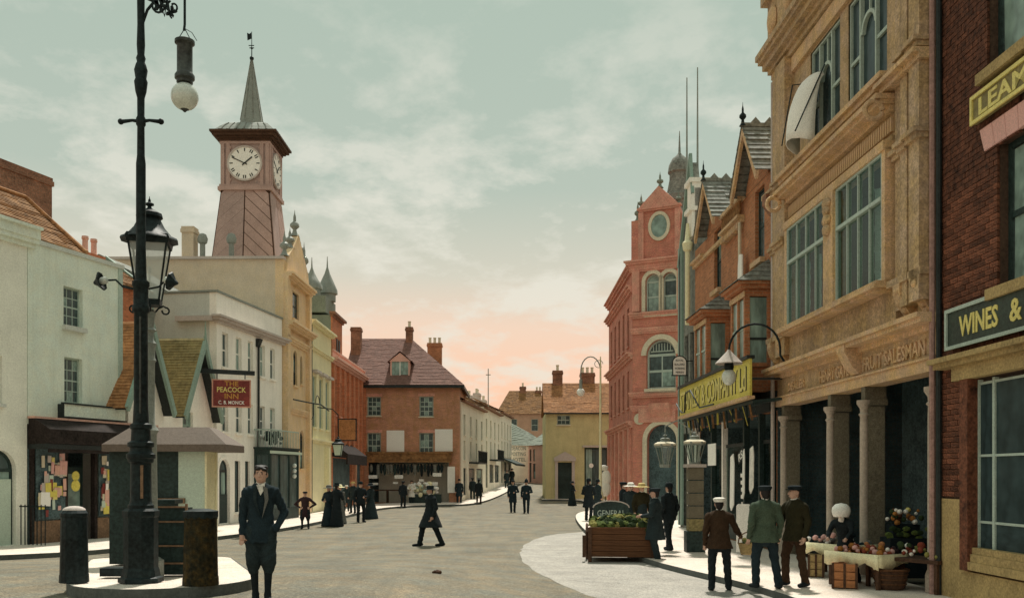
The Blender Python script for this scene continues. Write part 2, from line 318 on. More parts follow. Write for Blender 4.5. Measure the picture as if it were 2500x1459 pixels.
def window(par, x0, x1, z0, z1, cols=2, rows=2, fr=.05, bar=.025, y=.1, m='frame', g='glass', arch=False, sill='palestone', meet=True, name='window', sd=.09, sh=.09, arched_bars=True):
    e = par.e if hasattr(par, 'e') else par; mb = MB(); zt = z1; r = 0
    if arch: r = (x1-x0)/2; zt = z1-r
    mb.box(x0, y, z0, x0+fr, y+.06, zt); mb.box(x1-fr, y, z0, x1, y+.06, zt); mb.box(x0+fr, y, z0, x1-fr, y+.06, z0+fr)
    if arch:
        o_ = arcpts((x0+x1)/2, zt, r, 0, math.pi, 12); i_ = arcpts((x0+x1)/2, zt, r-fr, 0, math.pi, 12)
        for k in range(12): mb.prism([o_[k], o_[k+1], i_[k+1], i_[k]], 'y', y, y+.06)
        mb.box(x0+fr, y+.001, zt-bar, x1-fr, y+.058, zt+bar)
    else: mb.box(x0+fr, y, zt-fr, x1-fr, y+.06, zt)
    cw = (x1-x0-2*fr)/cols; rh = (zt-z0-fr-(0 if arch else fr))/rows
    for c in range(1, cols): mb.box(x0+fr+c*cw-bar/2, y+.012, z0+fr, x0+fr+c*cw+bar/2, y+.048, zt-(0 if arch else fr))
    for q in range(1, rows):
        h = bar*1.8 if (meet and q == rows//2) else bar
        mb.box(x0+fr, y+.008, z0+fr+q*rh-h/2, x1-fr, y+.052, z0+fr+q*rh+h/2)
    w_ = part(name, mb, m, e)
    for c in range(cols):
        for q in range(rows): unit_box('pane', g if random.random() > .2 else {'glass': 'glassl', 'glassl': 'glass'}.get(g, g), w_, x0+fr+c*cw+bar/2, y+.025, z0+fr+q*rh+bar/2, x0+fr+(c+1)*cw-bar/2, y+.033, z0+fr+(q+1)*rh-bar/2, rot=(random.uniform(-.012, .012), 0, random.uniform(-.02, .02)))
    if arch:
        ip = arcpts((x0+x1)/2, zt+bar, r-fr-.004, 0, math.pi, 10); part('pane', MB().prism(ip, 'y', y+.025, y+.033), g, w_)
    if sill: part('sill', MB().box(x0-.06, -sd, z0-sh, x1+.06, y, z0-.002), sill, w_)
    return w_
def mould(mb, x0, x1, z, prof, y=0, ends=True):
    """horizontal moulding: prof = list of (height, projection) from the bottom up"""
    for h, p in prof:
        e = p if ends else 0; mb.box(x0-e, y-p, z, x1+e, y+.05, z+h); z += h
    return z
def course_roof(mb, a, b, c, d, n, step=.025):
    """tiled slope: a-b eaves, d-c ridge; n overlapping courses, each lower edge standing proud"""
    a, b, c, d = map(Vector, (a, b, c, d)); nr = (b-a).cross(d-a).normalized()
    if nr.z < 0: nr = -nr
    seg = max(2, min(16, int((b-a).length/.55)))
    for k in range(n):
        t0, t1 = k/n, (k+1)/n; p0, p1 = a.lerp(d, t0), b.lerp(c, t0); q0, q1 = a.lerp(d, t1), b.lerp(c, t1)
        for j in range(seg):
            u0, u1 = j/seg, (j+1)/seg; up = nr*step*random.uniform(.55, 1.5); e0, e1, f0, f1 = p0.lerp(p1, u0), p0.lerp(p1, u1), q0.lerp(q1, u0), q0.lerp(q1, u1)
            mb.quad(e0+up, e1+up, f1, f0); mb.quad(e0, e1, e1+up, e0+up)
def gable_roof(mb, x0, x1, y0, y1, ze, zr, n=18, axis='x', step=.025, hip=0):
    if axis == 'x':
        ym = (y0+y1)/2
        course_roof(mb, (x0, y0, ze), (x1, y0, ze), (x1-hip, ym, zr), (x0+hip, ym, zr), n, step); course_roof(mb, (x1, y1, ze), (x0, y1, ze), (x0+hip, ym, zr), (x1-hip, ym, zr), n, step)
        if hip: course_roof(mb, (x0, y1, ze), (x0, y0, ze), (x0+hip, ym, zr), (x0+hip-.01, ym, zr), n, step); course_roof(mb, (x1, y0, ze), (x1, y1, ze), (x1-hip, ym, zr), (x1-hip+.01, ym, zr), n, step)
    else:
        xm = (x0+x1)/2
        course_roof(mb, (x0, y1, ze), (x0, y0, ze), (xm, y0, zr), (xm, y1, zr), n, step); course_roof(mb, (x1, y0, ze), (x1, y1, ze), (xm, y1, zr), (xm, y0, zr), n, step)
def chimney(par, x, y, z0, z1, w=.7, d=.5, pots=2, m='chim', potm='palestone', name='chimney', poth=.45):
    e = par.e if hasattr(par, 'e') else par
    mb = MB().box(x-w/2, y-d/2, z0, x+w/2, y+d/2, z1-.28); mb.box(x-w/2-.05, y-d/2-.05, z1-.28, x+w/2+.05, y+d/2+.05, z1-.12); mb.box(x-w/2-.02, y-d/2-.02, z1-.12, x+w/2+.02, y+d/2+.02, z1)
    c = part(name, mb, m, e)
    for k in range(pots):
        px_ = x+(k-(pots-1)/2)*w/max(pots, 1)
        part('chimney_pot', MB().lathe([(.13, 0), (.11, .05), (.1, poth*.8), (.13, poth*.85), (.12, poth), (.08, poth), (.08, poth*.7)], (px_, y, z1), 10), potm, c, True)
    return c
def finial(par, x, y, z, h, r=.1, m='black', name='finial', n=10):
    e = par.e if hasattr(par, 'e') else par
    return part(name, MB().lathe([(r, 0), (r*.5, h*.12), (r*.35, h*.25), (r*.95, h*.36), (r*.9, h*.46), (r*.3, h*.56), (r*.28, h*.72), (r*.1, h*.85), (.004, h)], (x, y, z), n), m, e, True)
# ================================================================ ground, road, pavements
def struct(name, mb, m, smooth=False, label=None):
    o = part(name, mb, m, None, smooth); o['kind'] = 'structure'
    if label: o['label'] = label
    return o
mb = MB(); xs = [-60, -30, -20]+[-16+.8*i for i in range(31)]+[12, 20, 40, 60]; ys = [-8, 0]+[4+1.*i for i in range(30)]+[36, 40, 46, 52, 58, 62, 64, 66, 70, 76, 84, 92, 100, 120, 150]
nx = len(xs)
for y in ys:
    for x in xs: mb.v.append((x, y, gz(x, y)))
for j in range(len(ys)-1):
    for i in range(nx-1): mb.f.append((j*nx+i, j*nx+i+1, (j+1)*nx+i+1, (j+1)*nx+i))
struct('road', mb, 'road', True)
struct('ground', MB().quad((-900, -900, -.3), (900, -900, -.3), (900, 1500, -.3), (-900, 1500, -.3)), 'road')
def resample(pts, n):
    pts = [Vector(p) for p in pts]; d = [0]
    for a, b in zip(pts, pts[1:]): d.append(d[-1]+(b-a).length)
    out = []
    for k in range(n):
        t = d[-1]*k/(n-1); i = max(j for j in range(len(d)-1) if d[j] <= t+1e-9); out.append(pts[i].lerp(pts[i+1], (t-d[i])/max(d[i+1]-d[i], 1e-6)))
    return out
def smooth_line(pts, it=2):
    pts = [Vector(p) for p in pts]
    for _ in range(it):
        o = [pts[0]]
        for a, b in zip(pts, pts[1:]): o += [a.lerp(b, .25), a.lerp(b, .75)]
        pts = o+[pts[-1]]
    return pts
def pavement(name, kerb, back, n=60, up=.12, label=None):
    K = resample(smooth_line(kerb), n); Bk = resample(back, n); mb = MB(); kb = MB()
    for k in range(n):
        a, b = K[k], Bk[k]; dr = (b-a).normalized(); t = a+dr*.02
        za = gz(a.x, a.y)+up
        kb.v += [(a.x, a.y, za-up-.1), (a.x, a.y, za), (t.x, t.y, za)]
        for q in (0, .2, .45, .7, 1):
            p = t.lerp(b, q); mb.v.append((p.x, p.y, gz(p.x, p.y)+up-.003))
    for k in range(n-1):
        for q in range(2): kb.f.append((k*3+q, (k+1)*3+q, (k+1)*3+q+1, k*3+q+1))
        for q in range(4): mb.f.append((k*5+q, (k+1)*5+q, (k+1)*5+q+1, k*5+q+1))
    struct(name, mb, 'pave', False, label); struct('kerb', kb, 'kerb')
pavement('pavement', [(-17.0, 11), (-13.6, 16.5), (-11.3, 21), (-10.35, 25.7), (-9.3, 30.2), (-8.4, 34), (-8.1, 39.3), (-8.0, 46), (-8.0, 54), (-7.4, 59), (-5.4, 62.3), (-3.2, 63.2), (-1.9, 67), (-.6, 78), (.6, 94)],
         [(-19.5, 11), (-17.2, 17), (-14.9, 22.4), (-13.5, 26.9), (-12.3, 31), (-11.7, 36.6), (-10.9, 41), (-10.3, 46), (-10.2, 54), (-10.2, 63), (-8, 66), (-4, 66.2), (-3.5, 67.5), (-2.6, 78), (-.4, 94)])
pavement('pavement', [(4.5, 5), (4.55, 12), (4.46, 15.8), (3.94, 18.1), (3.2, 21), (2.6, 26.2), (2.55, 33.7), (2.9, 44), (3.5, 50), (4.8, 54), (5.2, 60), (5.2, 67), (4.6, 69.3), (2.2, 69.3)],
         [(7.6, 5), (7.3, 12), (7.2, 15.8), (7.1, 18.1), (7.0, 21), (6.9, 26.2), (6.7, 33.7), (8.6, 44), (8.6, 51), (6.9, 52), (6.9, 60), (6.9, 70), (4.6, 70.4), (2.2, 70.4)])
# pale stone-sett apron in front of the right-hand pavement
ap = smooth_line([onground(*p)[:2] for p in [(1475, 1292), (1430, 1297), (1360, 1302), (1300, 1316), (1268, 1340), (1272, 1368), (1330, 1410), (1440, 1452), (1560, 1495), (1700, 1560), (1800, 1640)]])
kb = resample(smooth_line([(2.58, 34.5), (2.57, 30), (2.6, 26.2), (3.2, 21), (3.94, 18.1), (4.46, 15.8), (4.55, 12), (4.52, 9)]), 48); A_ = resample(ap, 48)
mb = MB()
for k in range(48):
    for q in range(6):
        p = A_[k].lerp(kb[k], q/5)+Vector((random.uniform(-.05, .05), random.uniform(-.12, .12)))*(q == 0); mb.v.append((p.x, p.y, gz(p.x, p.y)+.006))
for k in range(47):
    for q in range(5): mb.f.append((k*6+q, (k+1)*6+q, (k+1)*6+q+1, k*6+q+1))
struct('pavement_apron', mb, 'apron', label='pale stone setts sweeping round the right-hand kerb')
# traffic island: long rounded refuge with a stone kerb
IX = [Vector((-5.0, 13.55)), Vector((-6.75, 18.2))]; ir = 1.28
def island_outline(r, n=14):
    d = (IX[1]-IX[0]).normalized(); a0 = math.atan2(d.y, d.x); o = []
    for k in range(n+1): t = a0+math.pi/2+math.pi*k/n; o.append(IX[0]+Vector((math.cos(t), math.sin(t)))*r)
    for k in range(n+1): t = a0-math.pi/2+math.pi*k/n; o.append(IX[1]+Vector((math.cos(t), math.sin(t)))*r)
    return o
def izt(p): return gz(p[0], p[1])
ISL = .15
mb = MB(); o1 = island_outline(ir-.015)
mb.f.append(tuple(range(len(o1)))); mb.v += [(p.x, p.y, gz(p.x, p.y)+ISL-.004) for p in o1]
isl = struct('traffic_island', mb, 'pave', label='pale paved street refuge around the lamp post')
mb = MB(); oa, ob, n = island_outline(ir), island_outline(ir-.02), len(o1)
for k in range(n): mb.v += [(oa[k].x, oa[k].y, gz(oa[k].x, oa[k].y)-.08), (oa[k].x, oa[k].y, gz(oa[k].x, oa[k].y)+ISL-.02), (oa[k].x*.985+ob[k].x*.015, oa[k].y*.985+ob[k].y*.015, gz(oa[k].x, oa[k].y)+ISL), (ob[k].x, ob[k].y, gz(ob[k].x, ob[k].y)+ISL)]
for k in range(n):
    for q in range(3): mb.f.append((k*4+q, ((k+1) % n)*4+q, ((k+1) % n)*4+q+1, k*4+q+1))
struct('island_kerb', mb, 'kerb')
def iz(x, y): return gz(x, y)+ISL
mb = MB()
for k in range(9): mb.sph((random.uniform(-.07, .07), random.uniform(-.06, .06), .01), (random.uniform(.025, .045),)*3, 7, 5)
x_, y_, z_ = onground(1065, 1398); o = part('dung_pile', mb, 'darkw', None, True); o.location = (x_, y_, z_+.01); tag(o, 'small dark dropping lying on the open road', 'droppings')
# ================================================================ right-hand row
def RP(Y): return (7.45-.03*Y, Y)
# ---- P: ochre terracotta building
P = Front('terracotta_building', 'tall ochre terracotta building with big bay windows and open columned fruit shop', 'building', RP(23.9), RP(15.38)); W = P.L
Pe = P.e
# back walls and body: pilaster piers left and right, projecting bay between
shell(P, 'ochre', W, 4.6, 14.6, 6, [(1.62, 7.0, 5.55, 7.85), (2.42, 4.2, 9.3, 11.65), (4.64, 6.5, 9.3, 11.65)], rev=.02)
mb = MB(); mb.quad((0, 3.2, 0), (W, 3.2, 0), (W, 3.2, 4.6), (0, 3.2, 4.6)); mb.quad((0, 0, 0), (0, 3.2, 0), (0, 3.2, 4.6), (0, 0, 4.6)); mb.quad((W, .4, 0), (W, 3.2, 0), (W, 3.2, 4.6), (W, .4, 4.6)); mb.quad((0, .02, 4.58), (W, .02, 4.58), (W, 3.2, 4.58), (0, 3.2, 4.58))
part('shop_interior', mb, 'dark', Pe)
# side piers standing proud of the wall
for x0, x1, pr in ((.02, .42, .14), (.55, 1.3, .24), (7.2, 7.52, .16), (7.62, 7.88, .26), (8.04, 8.42, .3)):
    mb = MB().box(x0, -pr, 4.95, x1, .0, 12.1)
    for zz in (7.6, 9.1): mb.box(x0-.03, -pr-.06, zz, x1+.03, -.0, zz+.09); mb.box(x0-.06, -pr-.12, zz+.09, x1+.06, 0, zz+.17)
    part('pilaster', mb, 'ochre', Pe)
# ground-floor entablature: lintel, frieze, cornice
mb = MB(); mb.box(0, -.05, 3.78, W, .35, 3.98); mb.box(0, -.09, 3.98, W, .3, 4.02); part('lintel', mb, 'ochre_l', Pe)
part('frieze', MB().box(0, .0, 4.02, W, .3, 4.46), 'ochre', Pe)
mb = MB().box(0, -.1, 4.46, W, .1, 4.56); mb.box(-.05, -.34, 4.56, W+.02, .1, 4.64); mb.box(-.05, -.4, 4.64, W+.02, .1, 4.72); part('cornice', mb, 'ochre_l', Pe)
part('apron_panel', MB().box(1.3, -.12, 4.725, 7.15, .0, 5.36), 'ochre', Pe)
for x in (.3, 8.1): part('apron_panel', MB().box(x-.22, -.06, 4.73, x+.22, .0, 5.2), 'ochre', Pe)
mb = MB().box(1.36, -.5, 5.40, 7.12, .0, 5.46); mb.box(1.42, -.42, 5.36, 7.06, .0, 5.40); mb.box(1.4, -.46, 5.46, 7.1, -.02, 5.53); part('sill_cornice', mb, 'ochre_l', Pe)
for s_, t in ((7.16, 7.95), (7.98, 8.46), (.0, .45), (.52, 1.33)): part('string_course', MB().box(s_, -.3, 5.36, t, .0, 5.48), 'ochre', Pe)
for x in (7.55, 8.22, .25, .92):   # carved brackets
    mb = MB().prism([(-.30, 5.36), (-.30, 5.2), (-.24, 5.02), (-.12, 4.86), (-.04, 4.74), (0, 4.74), (0, 5.36)], 'x', x-.13, x+.13)
    for k in range(5): mb.sph((x, -.27+.05*k, 5.24-.11*k), (.1, .07, .07), 8, 6)
    part('bracket', mb, 'ochre_l', Pe)
part('bracket', MB().prism([(-.36, 4.64), (-.36, 4.5), (-.2, 4.2), (-.05, 4.05), (0, 4.05), (0, 4.64)], 'x', 4.95, 5.35), 'ochre_l', Pe)
for s_, x, wd, z_, h_ in (('HENRY GATE', 3.9, 1.7, 4.08, .27), ('FRUIT SALESMAN', 6.75, 2.6, 4.08, .27), ('DEALER', 1.5, 1.2, 4.1, .2)):
    lettering(Pe, s_, x, z_, h_, wd, -.012, 'ochre_l', ext=.02)
# four columns (half-round shaft before a square pier), lit front and shaded sides put into the colours
for x in (.5, 3.65, 5.45, 8.27):
    mb = MB().box(x-.075, .05, .45, x+.075, .38, 3.40); mb.box(x-.14, 0, .12, x+.14, .48, .45)
    mb.box(x-.12, -.04, 3.42, x+.12, .42, 3.54); mb.box(x-.09, -.02, 3.54, x+.09, .4, 3.78)
    c_ = part('column', mb, 'colpier', Pe)
    part('shaft', MB().lathe([(.12, .12), (.12, .4), (.085, .5), (.08, 3.0), (.075, 3.2), (.11, 3.24), (.075, 3.28), (.08, 3.36), (.14, 3.45), (.14, 3.52)], (x, .0, 0), 14), 'colshaft', c_, True)
# first-floor bay window: two four-light windows with a carved pier between
def big_window(x0, x1, z0, z1, zt, cols):
    mb = MB(); f = .05; y = -.30
    mb.box(x0, y, z0, x0+f, y+.1, z1); mb.box(x1-f, y, z0, x1, y+.1, z1); mb.box(x0+f, y, z0, x1-f, y+.1, z0+f); mb.box(x0+f, y, z1-f, x1-f, y+.1, z1); mb.box(x0+f, y-.02, zt-.035, x1-f, y+.12, zt+.035)
    cw = (x1-x0-2*f)/cols
    for c in range(1, cols): mb.box(x0+f+c*cw-.018, y+.005, z0+f, x0+f+c*cw+.018, y+.095, zt-.035); mb.box(x0+f+c*cw-.018, y+.005, zt+.035, x0+f+c*cw+.018, y+.095, z1-f)
    w_ = part('window', mb, 'frame', Pe)
    for c in range(cols):
        a, b = x0+f+c*cw+.03*(c > 0), x0+f+(c+1)*cw-.03*(c < cols-1)
        unit_box('pane', 'clear', w_, a, y+.04, z0+f, b, y+.05, zt-.05); unit_box('pane', 'clear', w_, a, y+.04, zt+.05, b, y+.05, z1-f)
    return w_
wl = big_window(1.66, 4.2, 5.55, 7.85, 7.03, 4); wr = big_window(4.74, 6.98, 5.55, 7.85, 7.03, 4)
mb = MB().box(4.2, -.36, 5.53, 4.74, -.02, 7.85); part('mullion_pier', mb, 'ochre_l', Pe)
mb = MB()
for k, (r_, z_) in enumerate(((.17, 7.1), (.2, 7.3), (.14, 7.5), (.19, 7.65))): mb.sph((4.47, -.38, z_), (r_, .09, .12), 10, 6)
part('carved_ornament', mb, 'ochre', Pe, True)
mb = MB().box(6.98, -.31, 5.53, 7.12, .0, 7.9); mb.box(1.5, -.31, 5.53, 1.66, 0, 7.9); mb.box(1.5, -.34, 7.85, 7.12, 0, 8.02); part('bay_frame', mb, 'ochre_l', Pe)
part('room_interior', MB().box(1.55, .6, 5.45, 7.05, .65, 7.95).box(1.5, .03, 5.4, 7.1, .6, 5.5).box(1.5, .03, 7.88, 7.1, .6, 7.95), 'dgreen', Pe)
for w_, a, b, z0_, z1_, sc_ in ((wl, 1.75, 1.92, 5.6, 7.0, .03), (wl, 2.5, 2.62, 5.6, 6.9, .03), (wl, 3.2, 3.33, 5.6, 6.9, .03), (wr, 6.2, 6.42, 5.6, 7.4, .07)):
    mb = MB(); nn_ = 14
    for k in range(nn_+1):
        z_ = z0_+(z1_-z0_)*k/nn_; e_ = sc_*math.sin(k*2.1)
        for j in range(5): x_ = a+(b+e_-a)*j/4; mb.v.append((x_, -.1+.05*math.sin(j*2.2), z_))
    for k in range(nn_):
        for j in range(4): mb.f.append((k*5+j, k*5+j+1, (k+1)*5+j+1, (k+1)*5+j))
    part('curtain', mb, 'frame', w_, True)
# frieze with dentils between the floors
mb = MB().box(1.3, -.18, 8.02, 7.1, .0, 8.12); mb.box(1.3, -.10, 8.12, 7.1, 0, 8.55); part('dentil_frieze', mb, 'ochre', Pe)
for k in range(56): unit_box('dentil', 'ochre_l', Pe, 1.36+k*.1025, -.17, 8.2, 1.36+k*.1025+.062, -.1, 8.46)
mb = MB().box(1.28, -.22, 8.55, 7.12, 0, 8.66); mb.box(1.25, -.42, 8.66, 7.15, 0, 8.74); mb.box(1.22, -.5, 8.74, 7.18, 0, 8.83)
mb.box(1.3, -.2, 8.83, 7.1, 0, 9.02); mb.box(1.2, -.36, 9.02, 7.16, 0, 9.12); mb.box(1.18, -.44, 9.12, 7.2, 0, 9.22); part('cornice', mb, 'ochre_l', Pe)
for x in (1.28, 7.1): part('scroll', MB().tube([(x, -.5+.16*math.cos(t_), 8.55+.16*math.sin(t_)) for t_ in [k*.5 for k in range(13)]], .05, 8), 'ochre_l', Pe, True)
# top-floor windows: arched centre light between side lights
for x0, x1 in ((2.42, 4.2), (4.64, 6.5)):
    z0, z1 = 9.3, 11.65; y = .04; mb = MB(); a, b = x0+(x1-x0)*.3, x0+(x1-x0)*.7; r_ = (b-a)/2; zs = 10.75; f = .055
    for xx in (x0, x1-f): mb.box(xx, y, z0, xx+f, y+.1, z1)
    for xx in (a, b): mb.box(xx-f/2, y-.02, z0, xx+f/2, y+.12, z1-f)
    mb.box(x0+f, y, z0, x1-f, y+.1, z0+f); mb.box(x0+f, y, z1-f, x1-f, y+.1, z1)
    for p_, q_ in ((x0+f, a-f/2), (b+f/2, x1-f)): mb.box(p_, y, 10.35, q_, y+.1, 10.42)
    mb.box(a+r_-.02, y+.02, zs+r_, a+r_+.02, y+.08, z1-f)
    oo, ii = arcpts(a+r_, zs, r_-.02, 0, math.pi, 12), arcpts(a+r_, zs, r_-.09, 0, math.pi, 12)
    for k in range(12): mb.prism([oo[k], oo[k+1], ii[k+1], ii[k]], 'y', y-.01, y+.11)
    w_ = part('window', mb, 'frame', Pe)
    for p_, q_ in ((x0+f, a-f/2), (b+f/2, x1-f)):
        unit_box('pane', 'glassd', w_, p_, y+.05, z0+f, q_, y+.06, 10.35); unit_box('pane', 'glassd', w_, p_, y+.05, 10.42, q_, y+.06, z1-f)
    unit_box('pane', 'glassd', w_, a+f/2, y+.05, z0+f, b-f/2, y+.06, zs)
    unit_box('pane', 'glassd', w_, a+f/2, y+.062, zs, b-f/2, y+.07, z1-f)
part('window_frieze', MB().box(1.3, -.08, 11.7, 7.1, 0, 12.05), 'ochre_l', Pe)
# great top cornice and parapet
mb = MB(); z = 12.08
for h_, p_ in ((.14, .14), (.12, .22), (.16, .34), (.1, .44), (.14, .5)): mb.box(-p_*.5, -p_, z, W+.02, 0, z+h_); z += h_
part('main_cornice', mb, 'ochre', Pe)
mb = MB().box(0, -.25, z, W, .1, z+1.2); mb.box(-.12, -.4, z+1.2, W, .1, z+1.45); part('parapet', mb, 'ochre', Pe)
for k in range(7): part('parapet_ornament', MB().sph((.5+k*1.25, -.28, z+.6), (.3, .12, .35), 10, 6), 'ochre_l', Pe, True)
mb = MB(); z = 11.9
for x0_, x1_ in ((6.95, 7.9), (7.92, 8.5)): mb.box(x0_, -.34, 8.88, x1_, 0, 8.98); mb.box(x0_-.04, -.44, 8.98, x1_, 0, 9.06)
part('string_course', mb, 'ochre_l', Pe)
# white hooded sun blind on the far top window
mb = MB(); n_ = 10
for k in range(n_+1):
    t = math.pi/2*k/n_; yy, zz = -.06-.62*math.sin(t), 10.95-1.45*(1-math.cos(t))
    for j in range(9): a_ = math.pi*j/8; mb.v.append((2.88-.48*math.cos(a_), yy*(.35+.65*math.sin(a_)), zz-.18*(1-math.sin(a_))))
for k in range(n_):
    for j in range(8): mb.f.append((k*9+j, k*9+j+1, (k+1)*9+j+1, (k+1)*9+j))
t = thing('sun_blind', 'white hooded sun blind over the far top window of terracotta building', 'awning', P.world(0, 0, 0), math.atan2(P.d.y, P.d.x))
bl = part('canvas_hood', mb, 'paper', t, True); bl.modifiers.new('thick', 'SOLIDIFY').thickness = .015
part('blind_arm', MB().tube([(2.38, -.02, 11.0), (2.38, -.4, 10.95), (2.42, -.66, 9.55)], .015, 6), 'black', t)
part('blind_arm', MB().tube([(3.38, -.02, 11.0), (3.34, -.66, 9.55)], .015, 6), 'black', t)
# iron rain pipes at both ends
for x in (.0, W-.02): part('downpipe', MB().cyl((x, -.12, .1), (x, -.12, 12.0), .05, n=8), 'pinkpipe' if x > 1 else 'lav', Pe, True)
# goose-neck lamp over the shop
t = thing('goose_neck_lamp', 'goose-neck shop lamp with conical shade and glass globe on ochre cornice', 'lamp', P.world(0, 0, 0), math.atan2(P.d.y, P.d.x))
gp = [P.u(1990, .4), P.u(1862, 1.2)]
pts = []
for k in range(13):
    a_ = math.pi*k/12; pts.append((1.35+.2*math.cos(a_), -.98+.56*math.cos(a_), 5.05+.62*math.sin(a_)))
part('bracket', MB().tube([(1.55, -.3, 4.72), (1.55, -.42, 4.9)]+pts, .028, 8), 'black', t, True)
lx, ly = 1.15, -1.54
part('shade', MB().lathe([(.03, 0), (.06, -.05), (.3, -.3), (.33, -.33), (.32, -.35), (.05, -.1)], (lx, ly, 5.08), 18), 'lav', t, True)
part('lamp_holder', MB().lathe([(.1, -.3), (.12, -.42), (.1, -.5), (.13, -.55)], (lx, ly, 5.08), 14), 'black', t, True)
part('globe', MB().sph((lx, ly, 4.42), (.17, .17, .2), 14, 10), 'milk', t, True)

# ---- Q: dark brick wine merchant
Q = Front('brick_wine_shop', 'dark brown brick wine merchant building at the right edge', 'building', RP(15.38), RP(6.5)); Qe = Q.e; W = Q.L
ops = [(1.72, 3.4, 4.75, 6.85), (1.45, 3.4, 7.98, 10.6), (5.2, 6.9, 4.75, 6.85), (5.2, 6.9, 7.98, 10.6), (.97, 7.2, .62, 3.52)]
mb = MB(); wallmesh(mb, 0, W, 0, 14, ops, .03, .2); mb.quad((0, .03, 0), (0, 6, 0), (0, 6, 14), (0, .03, 14)); part('wall', mb, 'qmortar', Qe)
cells = []; rh, bl_ = .0865, .2325
z = 1.72; k = 0
while z < 10.9:
    x = -(k % 2)*bl_/2
    while x < 2.3:
        a, b = max(x, .0)+.004, min(x+bl_, 2.3)-.008; zc = z+rh/2
        if b-a > .05:
            for o_ in ops:
                if o_[2] < zc < o_[3]:
                    if a >= o_[0]-.03: b = a
                    elif b > o_[0]: b = o_[0]
            if b-a > .05: cells.append((a, z, b, z+rh-.011))
        x += bl_
    z += rh; k += 1
near = [c for c in cells if c[3] < 4.1][:140]+[c for c in cells if c[1] > 4.7 and c[3] < 8][:160]; rest = [c for c in cells if c not in near]
for a, z0, b, z1 in near: unit_box('brick', 'qbrick', Qe, a, -random.uniform(0, .012), z0, b, .04, z1)
mb = MB()
for a, z0, b, z1 in rest: mb.box(a, -random.uniform(0, .012), z0, b, .04, z1)
part('brickwork', mb, 'qbrick', Qe, kind='stuff')
mb = MB().box(.02, -.03, .0, .95, .02, 1.68); mb.box(.95, -.031, .0, W, .02, .58); part('plinth', mb, 'render', Qe)
window(Q, 1.72, 3.4, 4.75, 6.85, 2, 2, .09, .05, y=.16, m='dgreen', g='glassl', sill='render', sd=.16, sh=.16); window(Q, 1.45, 3.4, 7.98, 10.6, 2, 2, .09, .05, y=.16, m='dgreen', g='glassl', sill='render', sd=.16, sh=.16)
window(Q, 5.2, 6.9, 4.75, 6.85, 2, 2, .09, .05, y=.16, m='dgreen', g='glassl', sill='render', sd=.16, sh=.16); window(Q, 5.2, 6.9, 7.98, 10.6, 2, 2, .09, .05, y=.16, m='dgreen', g='glassl', sill='render', sd=.16, sh=.16)
for k in range(7):   # pink gauged voussoirs
    x0, x1 = 1.42+k*.3, 1.42+k*.3+.29; c_ = 2.5; s0, s1 = (x0-c_)*.12, (x1-c_)*.12
    part('voussoir', MB().prism([(x0, 6.85), (x1, 6.85), (x1+s1, 7.2), (x0+s0, 7.2)], 'y', -.035, .05), 'pink', Qe)
# shopfront
mb = MB().box(.2, -.22, 3.74, W, .05, 3.82); mb.box(.16, -.3, 3.82, W, .05, 3.9); mb.box(.6, -.12, 3.52, W, .05, 3.74); part('shop_cornice', mb, 'render', Qe)
mb = MB().box(.97, -.1, .62, 7.2, .1, .74); mb.box(1.02, -.06, .74, 7.2, .1, .86); mb.box(1.05, -.03, .86, 7.2, .1, .96); part('shop_sill', mb, 'render', Qe)
mb = MB().box(.82, -.1, .6, 1.06, .1, 3.52); part('shop_pilaster', mb, 'qbrick', Qe)
mb = MB(); xs_ = [1.06, 1.5, 2.4, 3.3, 4.2, 5.1, 6.0, 7.2]
for x in xs_: mb.box(x-.03, .06, .96, x+.03, .13, 3.5)
for zz in (1.35, 2.35, 3.44): mb.box(1.06, .07, zz-.018, 7.2, .12, zz+.018)
sw = part('shop_window', mb, 'frame', Qe)
for a, b in zip(xs_, xs_[1:]):
    for c_, d_ in ((.96, 1.33), (1.37, 2.33), (2.37, 3.42)): unit_box('pane', 'glassd', sw, a+.03, .09, c_, b-.03, .1, d_)
part('curtain_strip', MB().box(1.22, .15, 1.0, 1.34, .18, 3.4), 'frame', sw)
def board(name, label, x0, x1, z0, z1, y, border, texts, rot=0, face='signgreen', lm='gold', fr=None):
    t = thing(name, label, 'sign', fr.world(x0, y, z0), math.atan2(fr.d.y, fr.d.x)); w_, h_ = x1-x0, z1-z0
    part('board', MB().box(0, -.08, 0, w_, 0, h_), face, t)
    mb = MB(); b_ = .035; mb.box(-.02, -.11, -.02, w_+.02, -.0805, b_); mb.box(-.02, -.11, h_-b_, w_+.02, -.0805, h_+.02); mb.box(-.02, -.11, b_, b_, -.0805, h_-b_); mb.box(w_-b_, -.11, b_, w_+.02, -.0805, h_-b_); part('border', mb, border, t)
    for s_, cx, wd, z_, hh in texts: lettering(t, s_, cx, z_, hh, wd, -.085, lm, off=.022)
    return t
board('wine_signboard', 'dark green board with yellow WINES & lettering over the wine shop front', .44, 5.2, 4.04, 4.64, -.03, 'frame', [('WINES', .95, 1.1, .14, .32), ('&', 1.95, .3, .14, .32), ('SPIRITS', 3.3, 1.7, .14, .32)], fr=Q)
board('brewery_signboard', 'green board with pale yellow LEAMI lettering below the upper sill, top right', 1.2, 5.6, 7.32, 7.71, -.02, 'gold', [('LEAMINGTON', 1.9, 3.4, .06, .26)], face='tileg', fr=Q)
part('downpipe', MB().cyl((.08, -.06, .1), (.08, -.06, 12), .045, n=8), 'framed', Qe, True)

